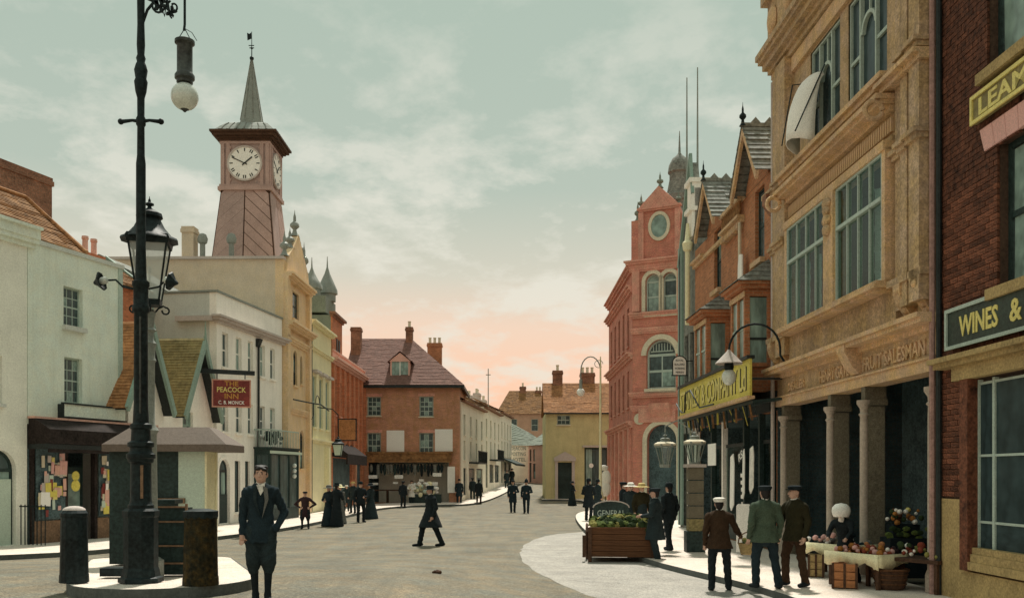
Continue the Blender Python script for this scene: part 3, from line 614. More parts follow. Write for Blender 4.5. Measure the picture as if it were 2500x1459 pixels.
# ---- O: orange-red brick shop with bays and gabled dormers
O = Front('brick_bay_house', 'orange brick house with two bay windows and two gabled dormers above yellow shop sign', 'building', RP(33.2), RP(23.9)); Oe = O.e; W = O.L
ops = [(2.75, 3.65, 7.95, 9.9), (7.35, 8.2, 7.85, 9.8), (3.1, 4.7, 5.0, 6.9), (7.5, 8.9, 5.0, 6.9), (.2, W-.2, .15, 3.7)]
shell(O, 'obrick', W, 0, 9.95, 6, ops)
for o_ in ops[:2]: window(O, *o_, 1, 2, .06, .05, m='dgreen', g='glass', sill='ochre_l', sd=.14, sh=.14); 
mb = MB().box(0, -.1, 9.3, 6.3, .0, 9.42); mb.box(4.1, -.22, 9.42, 6.3, 0, 9.5); mb.box(8.6, -.2, 9.2, W, 0, 9.32); mb.box(0, -.2, 9.42, 1.6, 0, 9.5)
for k in range(12): mb.box(4.2+k*.17, -.18, 9.14, 4.28+k*.17, 0, 9.3)
part('eaves_cornice', mb, 'ochre_l', Oe)
for k in range(12): part('baluster', MB().lathe([(.05, 0), (.05, .05), (.03, .09), (.06, .2), (.03, .34), (.05, .38), (.05, .42)], (4.25+k*.17, -.1, 9.5), 8), 'tileb', Oe, True)
part('balustrade_rail', MB().box(4.1, -.2, 9.92, 6.3, .02, 10.02), 'ochre_l', Oe)
for gx, zz, zr in ((2.95, 10.1, 11.45), (7.55, 10.05, 11.5)):
    mb = MB(); mb.prism([(gx-1.05, 9.95), (gx+1.05, 9.95), (gx+1.05, zz), (gx, zr-.12), (gx-1.05, zz)], 'y', -.02, .2); g_ = part('gable', mb, 'obrick', Oe)
    for s_ in (-1, 1):
        part('bargeboard', MB().prism([(gx, zr+.02), (gx, zr-.2), (gx+s_*1.22, zz-.32), (gx+s_*1.3, zz-.12)], 'y', -.42, -.34), 'ochre_l', g_)
    mb = MB(); gable_roof(mb, gx-1.3, gx+1.3, -.45, 4.5, zz-.1, zr+.05, 9, 'y', .03); part('roof_tiles', mb, 'slate', Oe, kind='stuff')
    mb = MB().box(gx-.05, -.45, zr+.03, gx+.05, 4.5, zr+.13)
    for k in range(12): mb.prism([(-.2+k*.38, zr+.13), (.1+k*.38, zr+.13), (-.05+k*.38, zr+.3)], 'x', gx-.02, gx+.02)
    part('ridge_crest', mb, 'slate', Oe); finial(O, gx, -.4, zr+.05, .65, .1)
for x0, x1, zb, zt in ((3.1, 4.7, 4.95, 6.85), (7.5, 8.9, 4.95, 6.85)):   # oriel bays
    pr = .72; mb = MB()
    mb.box(x0, -pr, 4.2, x1, 0, zb); mb.box(x0-.1, -pr-.1, zb-.1, x1+.1, 0, zb); mb.box(x0, -pr, zt-.18, x1, 0, zt); mb.box(x0-.14, -pr-.14, zt, x1+.14, 0, zt+.1); mb.box(x0-.22, -pr-.22, zt+.1, x1+.22, 0, zt+.18)
    for xx in (x0, x1-.13): mb.box(xx, -pr, zb, xx+.13, -pr+.13, zt-.18)
    mb.box(x0, -.14, zb, x0+.1, 0, zt-.18); mb.box(x1-.1, -.14, zb, x1, 0, zt-.18); mb.box((x0+x1)/2-.06, -pr, zb, (x0+x1)/2+.06, -pr+.1, zt-.18)
    bay = part('bay', mb, 'obrick', Oe); part('bay_trim', MB().box(x0-.02, -pr-.03, zt-.19, x1+.02, -pr+.0, zt-.05), 'ochre_l', bay)
    mb = MB(); a_, b_ = (x0-.26, -pr-.26, zt+.18), (x1+.26, -pr-.26, zt+.18); c_, d_ = (x1-.3, 0, zt+.85), (x0+.3, 0, zt+.85)
    course_roof(mb, a_, b_, c_, d_, 5, .02); course_roof(mb, (x0-.26, 0, zt+.18), a_, d_, d_, 5, .02); course_roof(mb, b_, (x1+.26, 0, zt+.18), c_, c_, 5, .02); part('bay_roof', mb, 'slate', Oe)
    for a_, b_ in ((x0+.13, (x0+x1)/2-.06), ((x0+x1)/2+.06, x1-.13)):
        unit_box('pane', 'glassl', bay, a_, -pr+.05, zb+.02, b_, -pr+.06, zt-.2); part('sash_bar', MB().box(a_, -pr+.02, zb+.9, b_, -pr+.07, zb+.96), 'frame', bay)
    for xx in (x0+.05, x1-.06):
        unit_box('pane', 'glassl', bay, xx, -pr+.13, zb+.02, xx+.01, -.14, zt-.2); part('sash_bar', MB().box(xx-.02, -pr+.13, zb+.6, xx+.03, -.14, zb+.66), 'framed', bay)
for x in (6.15, W-.06): part('downpipe', MB().cyl((x, -.1, 4.2), (x, -.1, 9.3), .05, n=8), 'palestone', Oe, True)
part('rain_hopper', MB().prism([(-.3, 9.2), (-.3, 8.95), (-.12, 8.7), (-.02, 8.7), (-.02, 9.2)], 'x', W-.3, W-.0), 'chim', Oe)
mb = MB(); gable_roof(mb, 0, W, 1.2, 7.2, 10.0, 11.3, 10, 'x', .03); part('roof_tiles', mb, 'slate', Oe, kind='stuff')
t = thing('white_cloth', 'white cloth hanging from the brick house between its bay windows', 'cloth', O.world(6.35, -.16, 8.05), math.atan2(O.d.y, O.d.x))
mb = MB().prism([(0, 0), (.1, .25), (.22, .25), (.4, .2), (.42, -.75), (.12, -.95), (-.05, -.8)], 'y', -.05, -.01); part('fabric', mb, 'paper', t)
# yellow fascia sign, projecting over the pavement
ys = math.atan2(O.d.y, O.d.x); sx0 = O.u(1664, .8); sx1 = O.u(1836, .8)
t = thing('yellow_fascia_sign', 'long yellow fascia board with STANLEY & COMPANY lettering over the awning', 'sign', O.world(sx0, -.8, 3.95), ys); sw_ = sx1-sx0
part('board', MB().box(0, -.06, .08, sw_, 0, 1.0), 'yellow', t); mb = MB().box(-.04, -.14, 1.0, sw_+.04, .06, 1.08); part('top_moulding', mb, 'framed', t); part('bottom_moulding', MB().box(-.04, -.13, 0, sw_+.04, .06, .08), 'ochre_l', t)
lettering(t, 'STANLEY & COMPANY Ld', sw_/2, .22, .62, sw_*.94, -.065, 'framed', off=-.004); lettering(t, 'STANLEY & COMPANY Ld', sw_/2-.05, .235, .62, sw_*.94, -.07, 'gold', name='raised_lettering', off=.012, ext=.012)  # dark offset copy paints the shadow of the gold letters
mb = MB(); 
for k in range(9): mb.beam((sw_*k/8, .0, .5), (sw_*k/8, .75, .5), .05)
part('bracing', mb, 'framed', t)
mb = MB().tube([(.1, -.2, .5), (1.0, -.22, .15), (1.5, -.22, .12), (1.7, -.22, .72), (2.3, -.22, .75), (3.6, -.22, .12), (5.2, -.2, .1)], .025, 6); part('gas_pipe', mb, 'framed', t, True)
# shop front: dark recess, awning lattice, glazed fronts, goods
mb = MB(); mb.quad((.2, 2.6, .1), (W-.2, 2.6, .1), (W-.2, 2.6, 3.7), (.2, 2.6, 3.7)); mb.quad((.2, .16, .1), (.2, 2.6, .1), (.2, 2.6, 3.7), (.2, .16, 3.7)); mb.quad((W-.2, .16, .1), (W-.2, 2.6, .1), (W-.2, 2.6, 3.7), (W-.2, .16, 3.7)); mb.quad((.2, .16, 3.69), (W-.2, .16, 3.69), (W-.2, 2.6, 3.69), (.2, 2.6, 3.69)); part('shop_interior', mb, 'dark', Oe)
part('shop_fascia', MB().box(0, -.2, 3.7, W, -.0, 4.2), 'framed', Oe)
for x in (.25, 2.6, 4.0, 6.4, 7.9, 9.15): part('shop_pillar', MB().box(x-.07, -.06, .1, x+.07, .1, 3.7), 'cream' if x in (4.0, .25) else 'dgreen', Oe)
for a, b in ((2.67, 3.93), (4.07, 6.33), (7.97, 9.0)):
    part('shop_window', MB().box(a, .04, .5, b, .09, .62).box(a, .04, 2.9, b, .09, 3.0), 'framed', Oe); unit_box('pane', 'clear', Oe, a, .06, .62, b, .068, 2.9); part('stall_riser', MB().box(a, .0, .1, b, .12, .5), 'dgreen', Oe)
t = thing('awning_lattice', 'dark timber awning with slatted valance beneath the yellow sign', 'awning', O.world(0, 0, 0), ys)
part('canopy', MB().prism([(-.78, 3.92), (0, 4.0), (0, 3.93), (-.78, 3.84)], 'x', sx0, sx1), 'dgreen', t)
for k in range(26):
    x = sx0+.1+k*(sx1-sx0-.2)/25; part('valance_slat', MB().beam((x, -.74, 3.84), (x+.06, -.6-random.uniform(0, .2), 3.52-random.uniform(0, .2)), .05, .015), ('tileb', 'dgreen', 'yellow', 'dgreen')[k % 4], t)
for k, (x, z_, wd, hh, m_, nm, lb) in enumerate([(4.55, 2.35, .95, .65, 'paper', 'poster', 'white sheet hung beneath the yellow sign beside the lantern'), (7.1, 1.2, .45, 1.45, 'paper', 'garment', 'long white garment hanging in the shop doorway under the sign'), (9.0, 1.7, .4, 1.1, 'cloth_white', 'garment', 'white cloth hanging beside the first terracotta column'), (8.35, 1.55, .22, 1.2, 'paper', 'garment', 'slim pale garment hung against the shop pillar'), (1.6, 1.0, .5, 2.2, 'cloth_white', 'garment', 'long pale banner hanging between the two lanterns and the bank doorway'), (2.3, .9, .55, .75, 'paper', 'garment', 'bunched white cloth hanging low behind the stone pier')]):
    o = part(nm, MB().prism([(0, 0), (wd*.3, -.12), (wd*.9, .05), (wd, hh*.8), (wd*.8, hh), (.06, hh*.94)] if nm == 'garment' else [(0, 0), (wd, 0), (wd, hh), (0, hh)], 'y', -.02, .0), m_); o.location = O.world(x, -.62, z_); o.rotation_euler = (0, 0, ys); tag(o, lb, 'poster' if nm == 'poster' else 'garment')
t = thing('hanging_shop_sign', 'tilted shop sign with white letter R among goods in the window', 'sign', O.world(6.5, -.2, 2.35), ys); bd = part('board', MB().box(0, -.03, 0, .62, 0, .32), 'framed', t); bd.rotation_euler = (0, -.35, 0); l_ = lettering(t, 'RS', .3, .05, .22, .4, -.035, 'paper'); l_.rotation_euler = (0, -.35, 0)
t = thing('price_card_string', 'string of small white cards hanging down the shop window', 'cards', O.world(6.6, -.18, 1.0), ys)
for k in range(6): unit_box('card', 'paper', t, random.uniform(-.05, .05), -.01, k*.2, .16, 0, k*.2+.11)
part('string', MB().cyl((.06, .005, 0), (.06, .005, 1.35), .004, n=4), 'black', t)
t = thing('notice_board', 'white rounded notice board standing on the pavement beside the capped man', 'notice', (5.38, 22.6, .12), R(-8))
part('board', MB().prism([(0, .1), (.34, .1), (.34, 1.2), (.3, 1.25), (.04, 1.25), (0, 1.2)], 'y', -.03, 0), 'paper', t); part('strut', MB().beam((.17, 0, 1.0), (.17, .4, .0), .04), 'darkw', t)

# ---- N: narrow timber front with green bargeboard, white stack and masts
Nf = Front('narrow_timber_house', 'narrow grey house with green timber strips between red bank and brick house', 'building', RP(35.7), RP(33.2)); Ne = Nf.e; W = Nf.L
shell(Nf, 'slate', W, 0, 10.6, 5, [(.8, 1.4, 5.2, 7.2), (1.7, 2.3, 5.2, 7.2), (.4, 2.3, .2, 3.6)])
for a in (.8, 1.7): window(Nf, a, a+.6, 5.2, 7.2, 1, 2, m='framed', sill='palestone')
part('shop_interior', MB().box(.4, .16, .2, 2.3, .3, 3.6), 'dark', Ne)
part('bargeboard', MB().beam((.05, -.08, 9.9), (2.1, -.08, 13.5), .13, .1, (0, 1, 0)), 'green', Ne); part('bargeboard', MB().beam((2.45, -.08, 12.0), (2.1, -.08, 13.5), .12, .1, (0, 1, 0)), 'green', Ne)
part('gable', MB().prism([(.2, 10.6), (2.45, 10.6), (2.45, 12.2), (2.1, 13.2)], 'y', 0, .2), 'slate', Ne)
for x, m_ in ((.02, 'green'), (.22, 'black'), (.42, 'green')): part('corner_strip', MB().box(x, -.1+.03*x, .2, x+.17, 0, 10.6), m_, Ne)
mb = MB().box(1.7, -.1, 10.5, 2.45, .8, 12.4); mb.box(1.6, -.2, 12.4, 2.5, .9, 12.55); mb.box(1.6, -.2, 11.4, 2.5, .9, 11.55); part('chimney', mb, 'cream', Ne)
part('drainpipe', MB().lathe([(.09, 0), (.09, 2.6), (.16, 2.65), (.2, 2.9), (.1, 3.0), (.05, 3.6)], (2.2, -.2, 7.4), 10), 'linen', Ne, True)
for x, px_, py_ in ((.9, 1677, 190), (1.9, 1703, 165)):
    Y_ = Nf.world(x, .5, 0)[1]; t = tag(part('flagpole', MB().tube([(0, 0, 10.9), (0, 0, CAMH+(HOR-py_)/FPX*Y_)], [.05, .02], 8), 'lead', None, True), ('left' if x < 1 else 'right')+'-hand bare flagpole above the narrow grey house roof', 'flagpole', 'flagpoles'); t.location = ((px_-1250)/FPX*Y_, Y_, 0)
# ================================================================ far right: red bank, yellow house
M = Front('red_corner_bank', 'tall red terracotta corner bank with arched windows and gable', 'building', (6.67, 52), (10.4, 50)); Me = M.e; W = M.L
def mz(px, py): return M.z(px, py)
def mu(px): return M.u(px)
z_str1, z_str2, z_str3 = mz(1600, 955), mz(1600, 762), mz(1600, 632)
aw = [(mu(1576), mu(1612), mz(1595, 764), mz(1595, 668), 1), (mu(1618), mu(1652), mz(1635, 762), mz(1635, 664), 1)]
bw = (mu(1578), mu(1650), mz(1610, 948), mz(1610, 828), 1); dr = (mu(1580), mu(1652), .1, mz(1610, 1036), 1)
zc = mz(1610, 552)
shell(M, 'mbrick', W, 0, z_str3, 9, aw+[bw, dr], rev=.3)
for a in aw: window(M, a[0], a[1], a[2], a[3], 1, 2, .08, .05, y=.18, m='frame', g='glassl', arch=True, sill='palestone', sd=.14, sh=.2)
window(M, bw[0], bw[1], bw[2], bw[3], 2, 2, .1, .07, y=.2, m='frame', g='glass', arch=True, sill='palestone', sd=.2, sh=.25)
def archband(par, a, b, z1, t, m, y0=-.08, y1=.0, name='arch_surround', down=None):
    r = (b-a)/2; cx = (a+b)/2; zz = z1-r; oo, ii = arcpts(cx, zz, r+t, 0, math.pi, 14), arcpts(cx, zz, r, 0, math.pi, 14); mb = MB()
    for k in range(14): mb.prism([oo[k], oo[k+1], ii[k+1], ii[k]], 'y', y0, y1)
    if down is not None: mb.box(a-t, y0, down, a, y1, zz); mb.box(b, y0, down, b+t, y1, zz)
    return part(name, mb, m, par.e if hasattr(par, 'e') else par)
for a in aw: archband(M, a[0], a[1], a[3], .2, 'palestone', down=a[2])
archband(M, bw[0], bw[1], bw[3], .28, 'palestone'); archband(M, dr[0], dr[1], dr[3], .25, 'palestone', down=.1)
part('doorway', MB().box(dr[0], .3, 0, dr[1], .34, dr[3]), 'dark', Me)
mb = MB()
for k in range(7): x = bw[0]+.35+k*.16; mb.box(x-.02, .17, bw[3]-.62, x+.02, .2, bw[3]-.2)
mb.box(bw[0]+.2, .17, bw[3]-.66, bw[1]-.2, .2, bw[3]-.6); part('fanlight_bars', mb, 'frame', Me)
for zz, pr in ((z_str1-.05, .2), (mz(1600, 990), .12), (z_str2, .22), (mz(1600, 800), .14), (z_str3-.35, .18), (z_str3-.05, .4)):
    mb = MB(); mould(mb, 0, W, zz-.28, [(.1, pr*.5), (.12, pr*.8), (.1, pr)]); part('string_course', mb, 'mstone', Me)
for x in (.12, W*.0+.0+mu(1660)): part('pilaster', MB().box(x-.12, -.12, z_str2+.1, x+.3, 0, z_str3-.4), 'mstone', Me)
part('carved_panel', MB().box(mu(1560), -.1, mz(1600, 1030), mu(1650), 0, mz(1600, 995)), 'mstone', Me)
part('carved_console', MB().prism([(-.5, mz(1600, 985)), (-.4, mz(1600, 1000)), (0, mz(1600, 1025)), (0, mz(1600, 985))], 'x', mu(1590), mu(1640)), 'mstone', Me)
part('medallion', MB().cyl((mu(1562), -.06, mz(1562, 1022)), (mu(1562), .02, mz(1562, 1022)), .32, n=18), 'palestone', Me)
# gable storey with oculus and pediment
g0, g1, gm = mu(1566), mu(1655), mu(1610); zt1, zt2 = mz(1610, 505), mz(1610, 478)
mb = MB(); mb.prism([(.05, z_str3), (W, z_str3), (W, mz(1600, 560)), (g1+.3, mz(1600, 540)), (g1, zt1), (g0, zt1), (g0-.2, mz(1600, 540)), (.05, mz(1545, 560))], 'y', 0, .4); gab = part('gable', mb, 'mbrick', Me)
part('pediment', MB().prism([(g0-.15, zt1), (g1+.1, zt1), (gm, mz(1608, 455))], 'y', -.15, .4), 'mstone', gab); mb = MB(); mould(mb, g0, g1, zt1-.18, [(.1, .12), (.1, .2)]); part('pediment_cornice', mb, 'mstone', gab)
oo, ii = arcpts(gm, zc, .62, 0, 2*math.pi, 24, .8), arcpts(gm, zc, .46, 0, 2*math.pi, 24, .62); mb = MB()
for k in range(24): mb.prism([oo[k], oo[k+1], ii[k+1], ii[k]], 'y', -.1, .0)
part('oculus_surround', mb, 'palestone', gab); part('oculus_pane', MB().prism(ii[:-1], 'y', -.04, -.01), 'glassl', gab)
for x in (g0, g1): part('pilaster', MB().box(x-.15, -.1, z_str3, x+.15, 0, zt1-.2), 'mstone', gab)
for x, z_, h_ in ((.25, mz(1550, 540), 1.1), (g0-.05, zt1, .9), (gm, mz(1608, 458), .9), (g1, zt1, .8)): finial(M, x, .1, z_, h_, .2, 'leadg')
part('corner_turret', MB().box(-.05, -.1, z_str3, .6, .5, mz(1550, 540)), 'mbrick', Me)
# dome turret behind
t = thing('domed_turret', 'grey domed turret with spike behind the red bank gable', 'turret', at(1659, 640, 58))
zz0 = t.location.z; q = 58/FPX
part('drum', MB().lathe([(.85, 0), (.85, 160*q-.4), (1.0, 160*q-.35), (1.0, 160*q), (.8, 160*q+.1), (.62, 200*q), (.62, 215*q), (.72, 218*q)], (0, 0, 0), 12), 'slate', t)
part('dome', MB().lathe([(.72, 218*q), (.66, 235*q), (.45, 252*q), (.2, 260*q), (.08, 266*q), (.02, 320*q)], (0, 0, 0), 14), 'slate', t, True)
# side front running up the street
Ms = Front('red_bank_wing', 'narrow receding red brick wing of the corner bank with thin tall windows', 'building', (6.62, 64.4), (6.66, 52.02)); W = Ms.L
wops = [(1.2+k*2.2, 2.1+k*2.2, z0_, z1_) for k in range(5) for z0_, z1_ in ((5.9, 8.0), (9.4, 11.6))]+[(1.2+k*2.2, 2.3+k*2.2, .9, 4.2) for k in range(5)]
shell(Ms, 'mbrick', W, 0, 13.4, 4, wops, rev=.2)
for o_ in wops: window(Ms, *o_, 1, 2, .07, .05, m='framed', g='glass', sill='mstone', y=.12)
for zz in (4.7, 8.5, 12.2, 13.3):
    mb = MB(); mould(mb, 0, W-.02, zz, [(.14, .12), (.14, .24), (.08, .36)], ends=False); part('string_course', mb, 'mstone', Ms.e)
for k in range(6): part('pilaster', MB().box(.3+k*2.2, -.16, .3, .75+k*2.2, 0, 4.7), 'mstone', Ms.e)
for k in range(6): finial(Ms, .8+k*2.2, .1, 13.68, .8, .16, 'mstone')

Lh = Front('yellow_house', 'olive yellow two-storey house with orange tiled roof facing down the street', 'house', at(1332, 0, 70)[:2], at(1500, 0, 70)[:2]); W = Lh.L; Le = Lh.e
zb, ze = .1, Lh.z(1400, 1006); dd = (Lh.u(1362), Lh.u(1396), zb, Lh.z(1380, 1128)); ww = (Lh.u(1360), Lh.u(1392), Lh.z(1380, 1036), Lh.z(1380, 1013)); sp = (Lh.u(1427), Lh.u(1484), Lh.z(1450, 1185), Lh.z(1450, 1092))
shell(Lh, 'lyellow', W, 0, ze, 7, [dd, ww, sp]); part('door', MB().box(dd[0], .12, zb, dd[1], .16, dd[3]), 'dgreen', Le)
mb = MB().box(dd[0]-.22, -.1, zb, dd[0], 0, dd[3]+.1); mb.box(dd[1], -.1, zb, dd[1]+.22, 0, dd[3]+.1); mb.box(dd[0]-.3, -.2, dd[3]+.1, dd[1]+.3, 0, dd[3]+.35); mb.prism([(dd[0]-.3, dd[3]+.35), (dd[1]+.3, dd[3]+.35), ((dd[0]+dd[1])/2, dd[3]+.8)], 'y', -.18, 0); part('door_case', mb, 'lav', Le)
window(Lh, *ww, 3, 2, .05, .04, m='frame', sill='palestone'); sw = window(Lh, *sp, 3, 1, .08, .06, m='dgreen', g='glass', sill='palestone'); part('shop_sign_disc', MB().cyl((sp[0]+.5, .02, sp[2]+1.5), (sp[0]+.5, .08, sp[2]+1.5), .17, n=14), 'paper', sw)
part('shop_cornice', MB().box(sp[0]-.15, -.25, sp[3]+.02, sp[1]+.15, 0, sp[3]+.16), 'lav', Le)
mb = MB(); ridge = Lh.z(1400, 936); gable_roof(mb, -.15, W+.15, -.25, 6, ze-.05, 2.05+(1160-935)/FPX*73, 28, 'x', .025); part('roof_tiles', mb, 'tileo', Le, kind='stuff'); part('eaves_board', MB().box(-.15, -.27, ze-.14, W+.15, -.2, ze-.03), 'framed', Le)
chimney(Lh, Lh.u(1369)-.1, 2.9, ridge-1.2, 2.05+(1160-905)/FPX*73, .75, .6, 1); chimney(Lh, Lh.u(1442), 3.1, ridge-1.2, 2.05+(1160-910)/FPX*73, 1.1, .6, 3)

# ---- end of the street: brown gabled house, green-roofed house, pink house
K = Front('brown_gabled_house', 'brownish hip-roofed house with two chimneys closing the street', 'house', at(1215, 0, 112)[:2], at(1345, 0, 112)[:2]); W = K.L
zb = gz(0, 112); ze = K.z(1280, 1010); shell(K, 'khouse', W, zb, ze, 6, [(1.5, 2.3, ze-2, ze-.6), (4, 4.8, ze-2, ze-.6)]); mb = MB(); gable_roof(mb, -.2, W+.2, -.3, 6, ze, K.z(1280, 948), 28, 'x', .03, hip=1.6); part('roof_tiles', mb, 'tileb', K.e, kind='stuff')
for a in (1.5, 4): window(K, a, a+.8, ze-2, ze-.6, 1, 2, sill=None)
chimney(K, K.u(1277), 2.8, ze+1.5, K.z(1277, 938), .75, .6, 1); chimney(K, K.u(1316), 2.8, ze+1.2, K.z(1316, 948), .75, .6, 2)
G2 = Front('green_roofed_house', 'cream house with grey-green hipped roof and painted wall lettering at street end', 'house', at(1244, 0, 103)[:2], at(1290, 0, 103)[:2]); W = G2.L
zb = gz(0, 103); ze = G2.z(1265, 1086); shell(G2, 'jcream', W, zb-.3, ze, 5, []); mb = MB(); course_roof(mb, (-.2, -.2, ze), (W+2.2, -.2, ze-.1), (W+.3, 2.5, ze+1.4), (.1, 2.5, ze+2.6), 12, .03); part('roof_tiles', mb, 'leadg', G2.e, kind='stuff')
for k, s_ in enumerate(('DEACON', 'POSTING', 'HOTEL')): lettering(G2.e, s_, W*.47, ze-.55-k*.62, .42, W*.8, -.012, 'lead')
G3 = Front('pink_house', 'narrow pink-fronted house beside the yellow house at street end', 'house', at(1290, 0, 102)[:2], at(1336, 0, 98)[:2]); W = G3.L
zb = gz(0, 100); ze = G3.z(1310, 1086); ops = [(.25, .7, ze-1.7, ze-.4), (1.1, 1.55, ze-1.7, ze-.4), (.2, .75, zb+.1, zb+2.2), (1.05, 1.7, zb+.5, zb+2.1)]; shell(G3, 'pinkwall', W, zb-.4, ze, 5, ops)
for o_ in ops: window(G3, *o_, 1, 2, .05, .04, m='framed', sill=None)
mb = MB(); course_roof(mb, (-.1, -.25, ze), (W+.2, -.25, ze), (W+.2, 2.2, ze+1.3), (-.1, 2.2, ze+1.6), 10, .03); part('roof_tiles', mb, 'leadg', G3.e, kind='stuff')

# ---- J: cream terrace up the left side of the far street (three houses)
J0, J1 = Vector((-3.62, 67.2)), Vector((-.05, 101))
cuts = [0, .36, .70, 1]
for k in range(3):
    a, b = J0.lerp(J1, cuts[k]), J0.lerp(J1, cuts[k+1])
    f = Front('terrace_house', ('cream terrace house next to the pinkish brick corner house', 'cream terrace house with first-floor balcony, middle of the far terrace', 'cream terrace house at the far end with dark shop awning')[k], 'house', a, b, 'cream terrace houses'); W = f.L
    zb = gz(0, b.y); z0 = gz(0, a.y); ze = 7.45+cuts[k]*1.1; ze2 = ze
    ops = []
    for q in range(4):
        x = W*(q+.5)/4
        ops += [(x-.42, x+.42, z0+4.9, z0+6.4), (x-.42, x+.42, z0+2.9-.0+.2, z0+4.5)]
    gops = [(W*.08, W*.2, zb+.1, z0+2.5), (W*.3, W*.55, zb+.5, z0+2.5), (W*.62, W*.92, zb+.5, z0+2.5)]
    ops = [o for o in ops]+gops; shell(f, 'jcream', W, z0-.3, ze, 6, ops)
    for o_ in ops: window(f, *o_, 1, 2, .06, .05, m='framed' if o_ in gops else 'frame', g='glass', sill='jcream' if o_ not in gops else None)
    mb = MB(); course_roof(mb, (-.02, -.3, ze), (W+.02, -.3, ze), (W+.02, 3, ze+1.3), (-.02, 3, ze+1.5), 22, .025); part('roof_tiles', mb, 'tileb', f.e, kind='stuff'); part('eaves', MB().box(0, -.32, ze-.12, W, .05, ze-.02), 'chim', f.e)
    chimney(f, W*.5, 3, ze+.6, ze+2.2, 1.4, .6, 3, m='lav'); chimney(f, W*.97, 3, ze+.6, ze+1.9, .9, .6, 2, m='lav')
    if k != 2:
        mb = MB().box(W*.3, -.75, z0+2.85, W*.7, 0, z0+2.95)
        for q in range(16): x = W*.3+W*.4*q/15; mb.box(x-.02, -.75, z0+2.95, x+.02, -.71, z0+3.75)
        mb.box(W*.3, -.77, z0+3.75, W*.7, -.69, z0+3.82); part('balcony', mb, 'black', f.e)
    else: part('awning', MB().prism([(-1.5, z0+2.3), (0, z0+2.9), (0, z0+2.8), (-1.5, z0+2.1)], 'x', W*.05, W*.95), 'dgreen', f.e)
o = tag(part('telegraph_pole', MB().cyl((0, 0, 0), (0, 0, 10.8), .06, .04, n=8).box(-.22, -.03, 10.2, .22, .03, 10.27), 'lead', None), 'thin telegraph pole rising behind the cream terrace roofs', 'pole'); o.location = at(1192, 0, 86)[:2]+(1,)

# ---- I: pinkish brick corner house with plum roof and shop
I = Front('brick_corner_house', 'pinkish brick house with plum hipped roof, dormer and busy corner shop', 'house', at(886, 0, 66)[:2], at(1121, 0, 66)[:2]); Ie = I.e; W = I.L
ze = I.z(1000, 940)
def iw(x0, x1, y0, y1): return (I.u(x0), I.u(x1), I.z(x0, y1), I.z(x0, y0))
ops = [iw(897, 930, 968, 1014), iw(1024, 1058, 967, 1016), iw(897, 930, 1056, 1104), iw(1024, 1058, 1056, 1110), iw(900, 1096, 1128, 1225)]
shell(I, 'ibrick', W, 0, ze, 9, ops, rev=.14)
for o_ in ops[:2]: window(I, *o_, 3, 4, .06, .04, m='frame', g='glass', sill='palestone')
for o_ in ops[2:4]: window(I, *o_, 3, 3, .06, .04, m='frame', g='glass', sill='palestone')
for o_ in ops[:4]: part('window_lintel', MB().box(o_[0]-.1, -.02, o_[3], o_[1]+.1, .02, o_[3]+.22), 'mstone', Ie)
mb = MB(); zr = 2.05+(1160-826)/FPX*70.4; rx0, rx1, rm = -1.4, W+.35, I.u(1003, -4.4)
course_roof(mb, (rx0, -.4, ze), (rx1, -.4, ze), (rm, 4.4, zr), (rx0, 4.4, zr), 34, .02); course_roof(mb, (rx1, -.4, ze), (rx1, 9.2, ze), (rm, 4.41, zr), (rm, 4.4, zr), 34, .02); course_roof(mb, (rx1, 9.2, ze), (rx0, 9.2, ze), (rx0, 4.4, zr), (rm, 4.4, zr), 20, .02); part('roof_tiles', mb, 'tilep', Ie, kind='stuff'); part('eaves_board', MB().box(-.3, -.42, ze-.2, W+.35, -.32, ze-.02).box(W+.25, -.4, ze-.2, W+.35, 9, ze-.02), 'framed', Ie)
d0, d1 = I.u(953, -.5), I.u(1000, -.5); zd0, zd1 = I.z(975, 926, -.5), I.z(975, 882, -.5)   # dormer
mb = MB().box(d0, .5, zd0-.2, d0+.1, 3, zd1).box(d1-.1, .5, zd0-.2, d1, 3, zd1).box(d0, .5, zd0-.2, d1, .65, zd0); mb.prism([(d0-.1, zd1), (d1+.1, zd1), ((d0+d1)/2, zd1+.62)], 'y', .45, .6); dm = part('dormer', mb, 'pinkwall', Ie)
unit_box('pane', 'glassl', dm, d0+.1, .54, zd0, (d0+d1)/2-.03, .56, zd1); unit_box('pane', 'glassl', dm, (d0+d1)/2+.03, .54, zd0+.35, d1-.1, .56, zd1); unit_box('pane', 'glass', dm, (d0+d1)/2+.03, .54, zd0, d1-.1, .56, zd0+.33); part('dormer_mullion', MB().box((d0+d1)/2-.03, .5, zd0, (d0+d1)/2+.03, .58, zd1), 'white', dm)
mb = MB(); gable_roof(mb, d0-.2, d1+.2, .38, 4.2, zd1-.05, zd1+.72, 5, 'y', .03); part('dormer_roof', mb, 'tilep', Ie)
chimney(I, I.u(982)+.05, 4.2, ze+3, 2.05+(1160-800)/FPX*70.4, .5, .6, 1); chimney(I, I.u(853), 3.0, ze-.5, 2.05+(1160-800)/FPX*69, .7, .8, 0); chimney(I, I.u(1040), 7.5, ze+.5, 2.05+(1160-838)/FPX*73.5, 1.1, .7, 3, m='obrick')
for k, (a, b, c_, d_) in enumerate(((944, 987, 1050, 1103), (1062, 1105, 1047, 1101))):
    o = part('blank_hoarding', MB().box(0, -.05, 0, I.u(b)-I.u(a), -.005, I.z(a, c_)-I.z(a, d_)), 'paper'); o.location = I.world(I.u(a), 0, I.z(a, d_)); tag(o, ('blank white panel on the brick corner house between its lower windows', 'blank white panel at the right end of the brick corner house')[k], 'panel', 'blank wall panels')
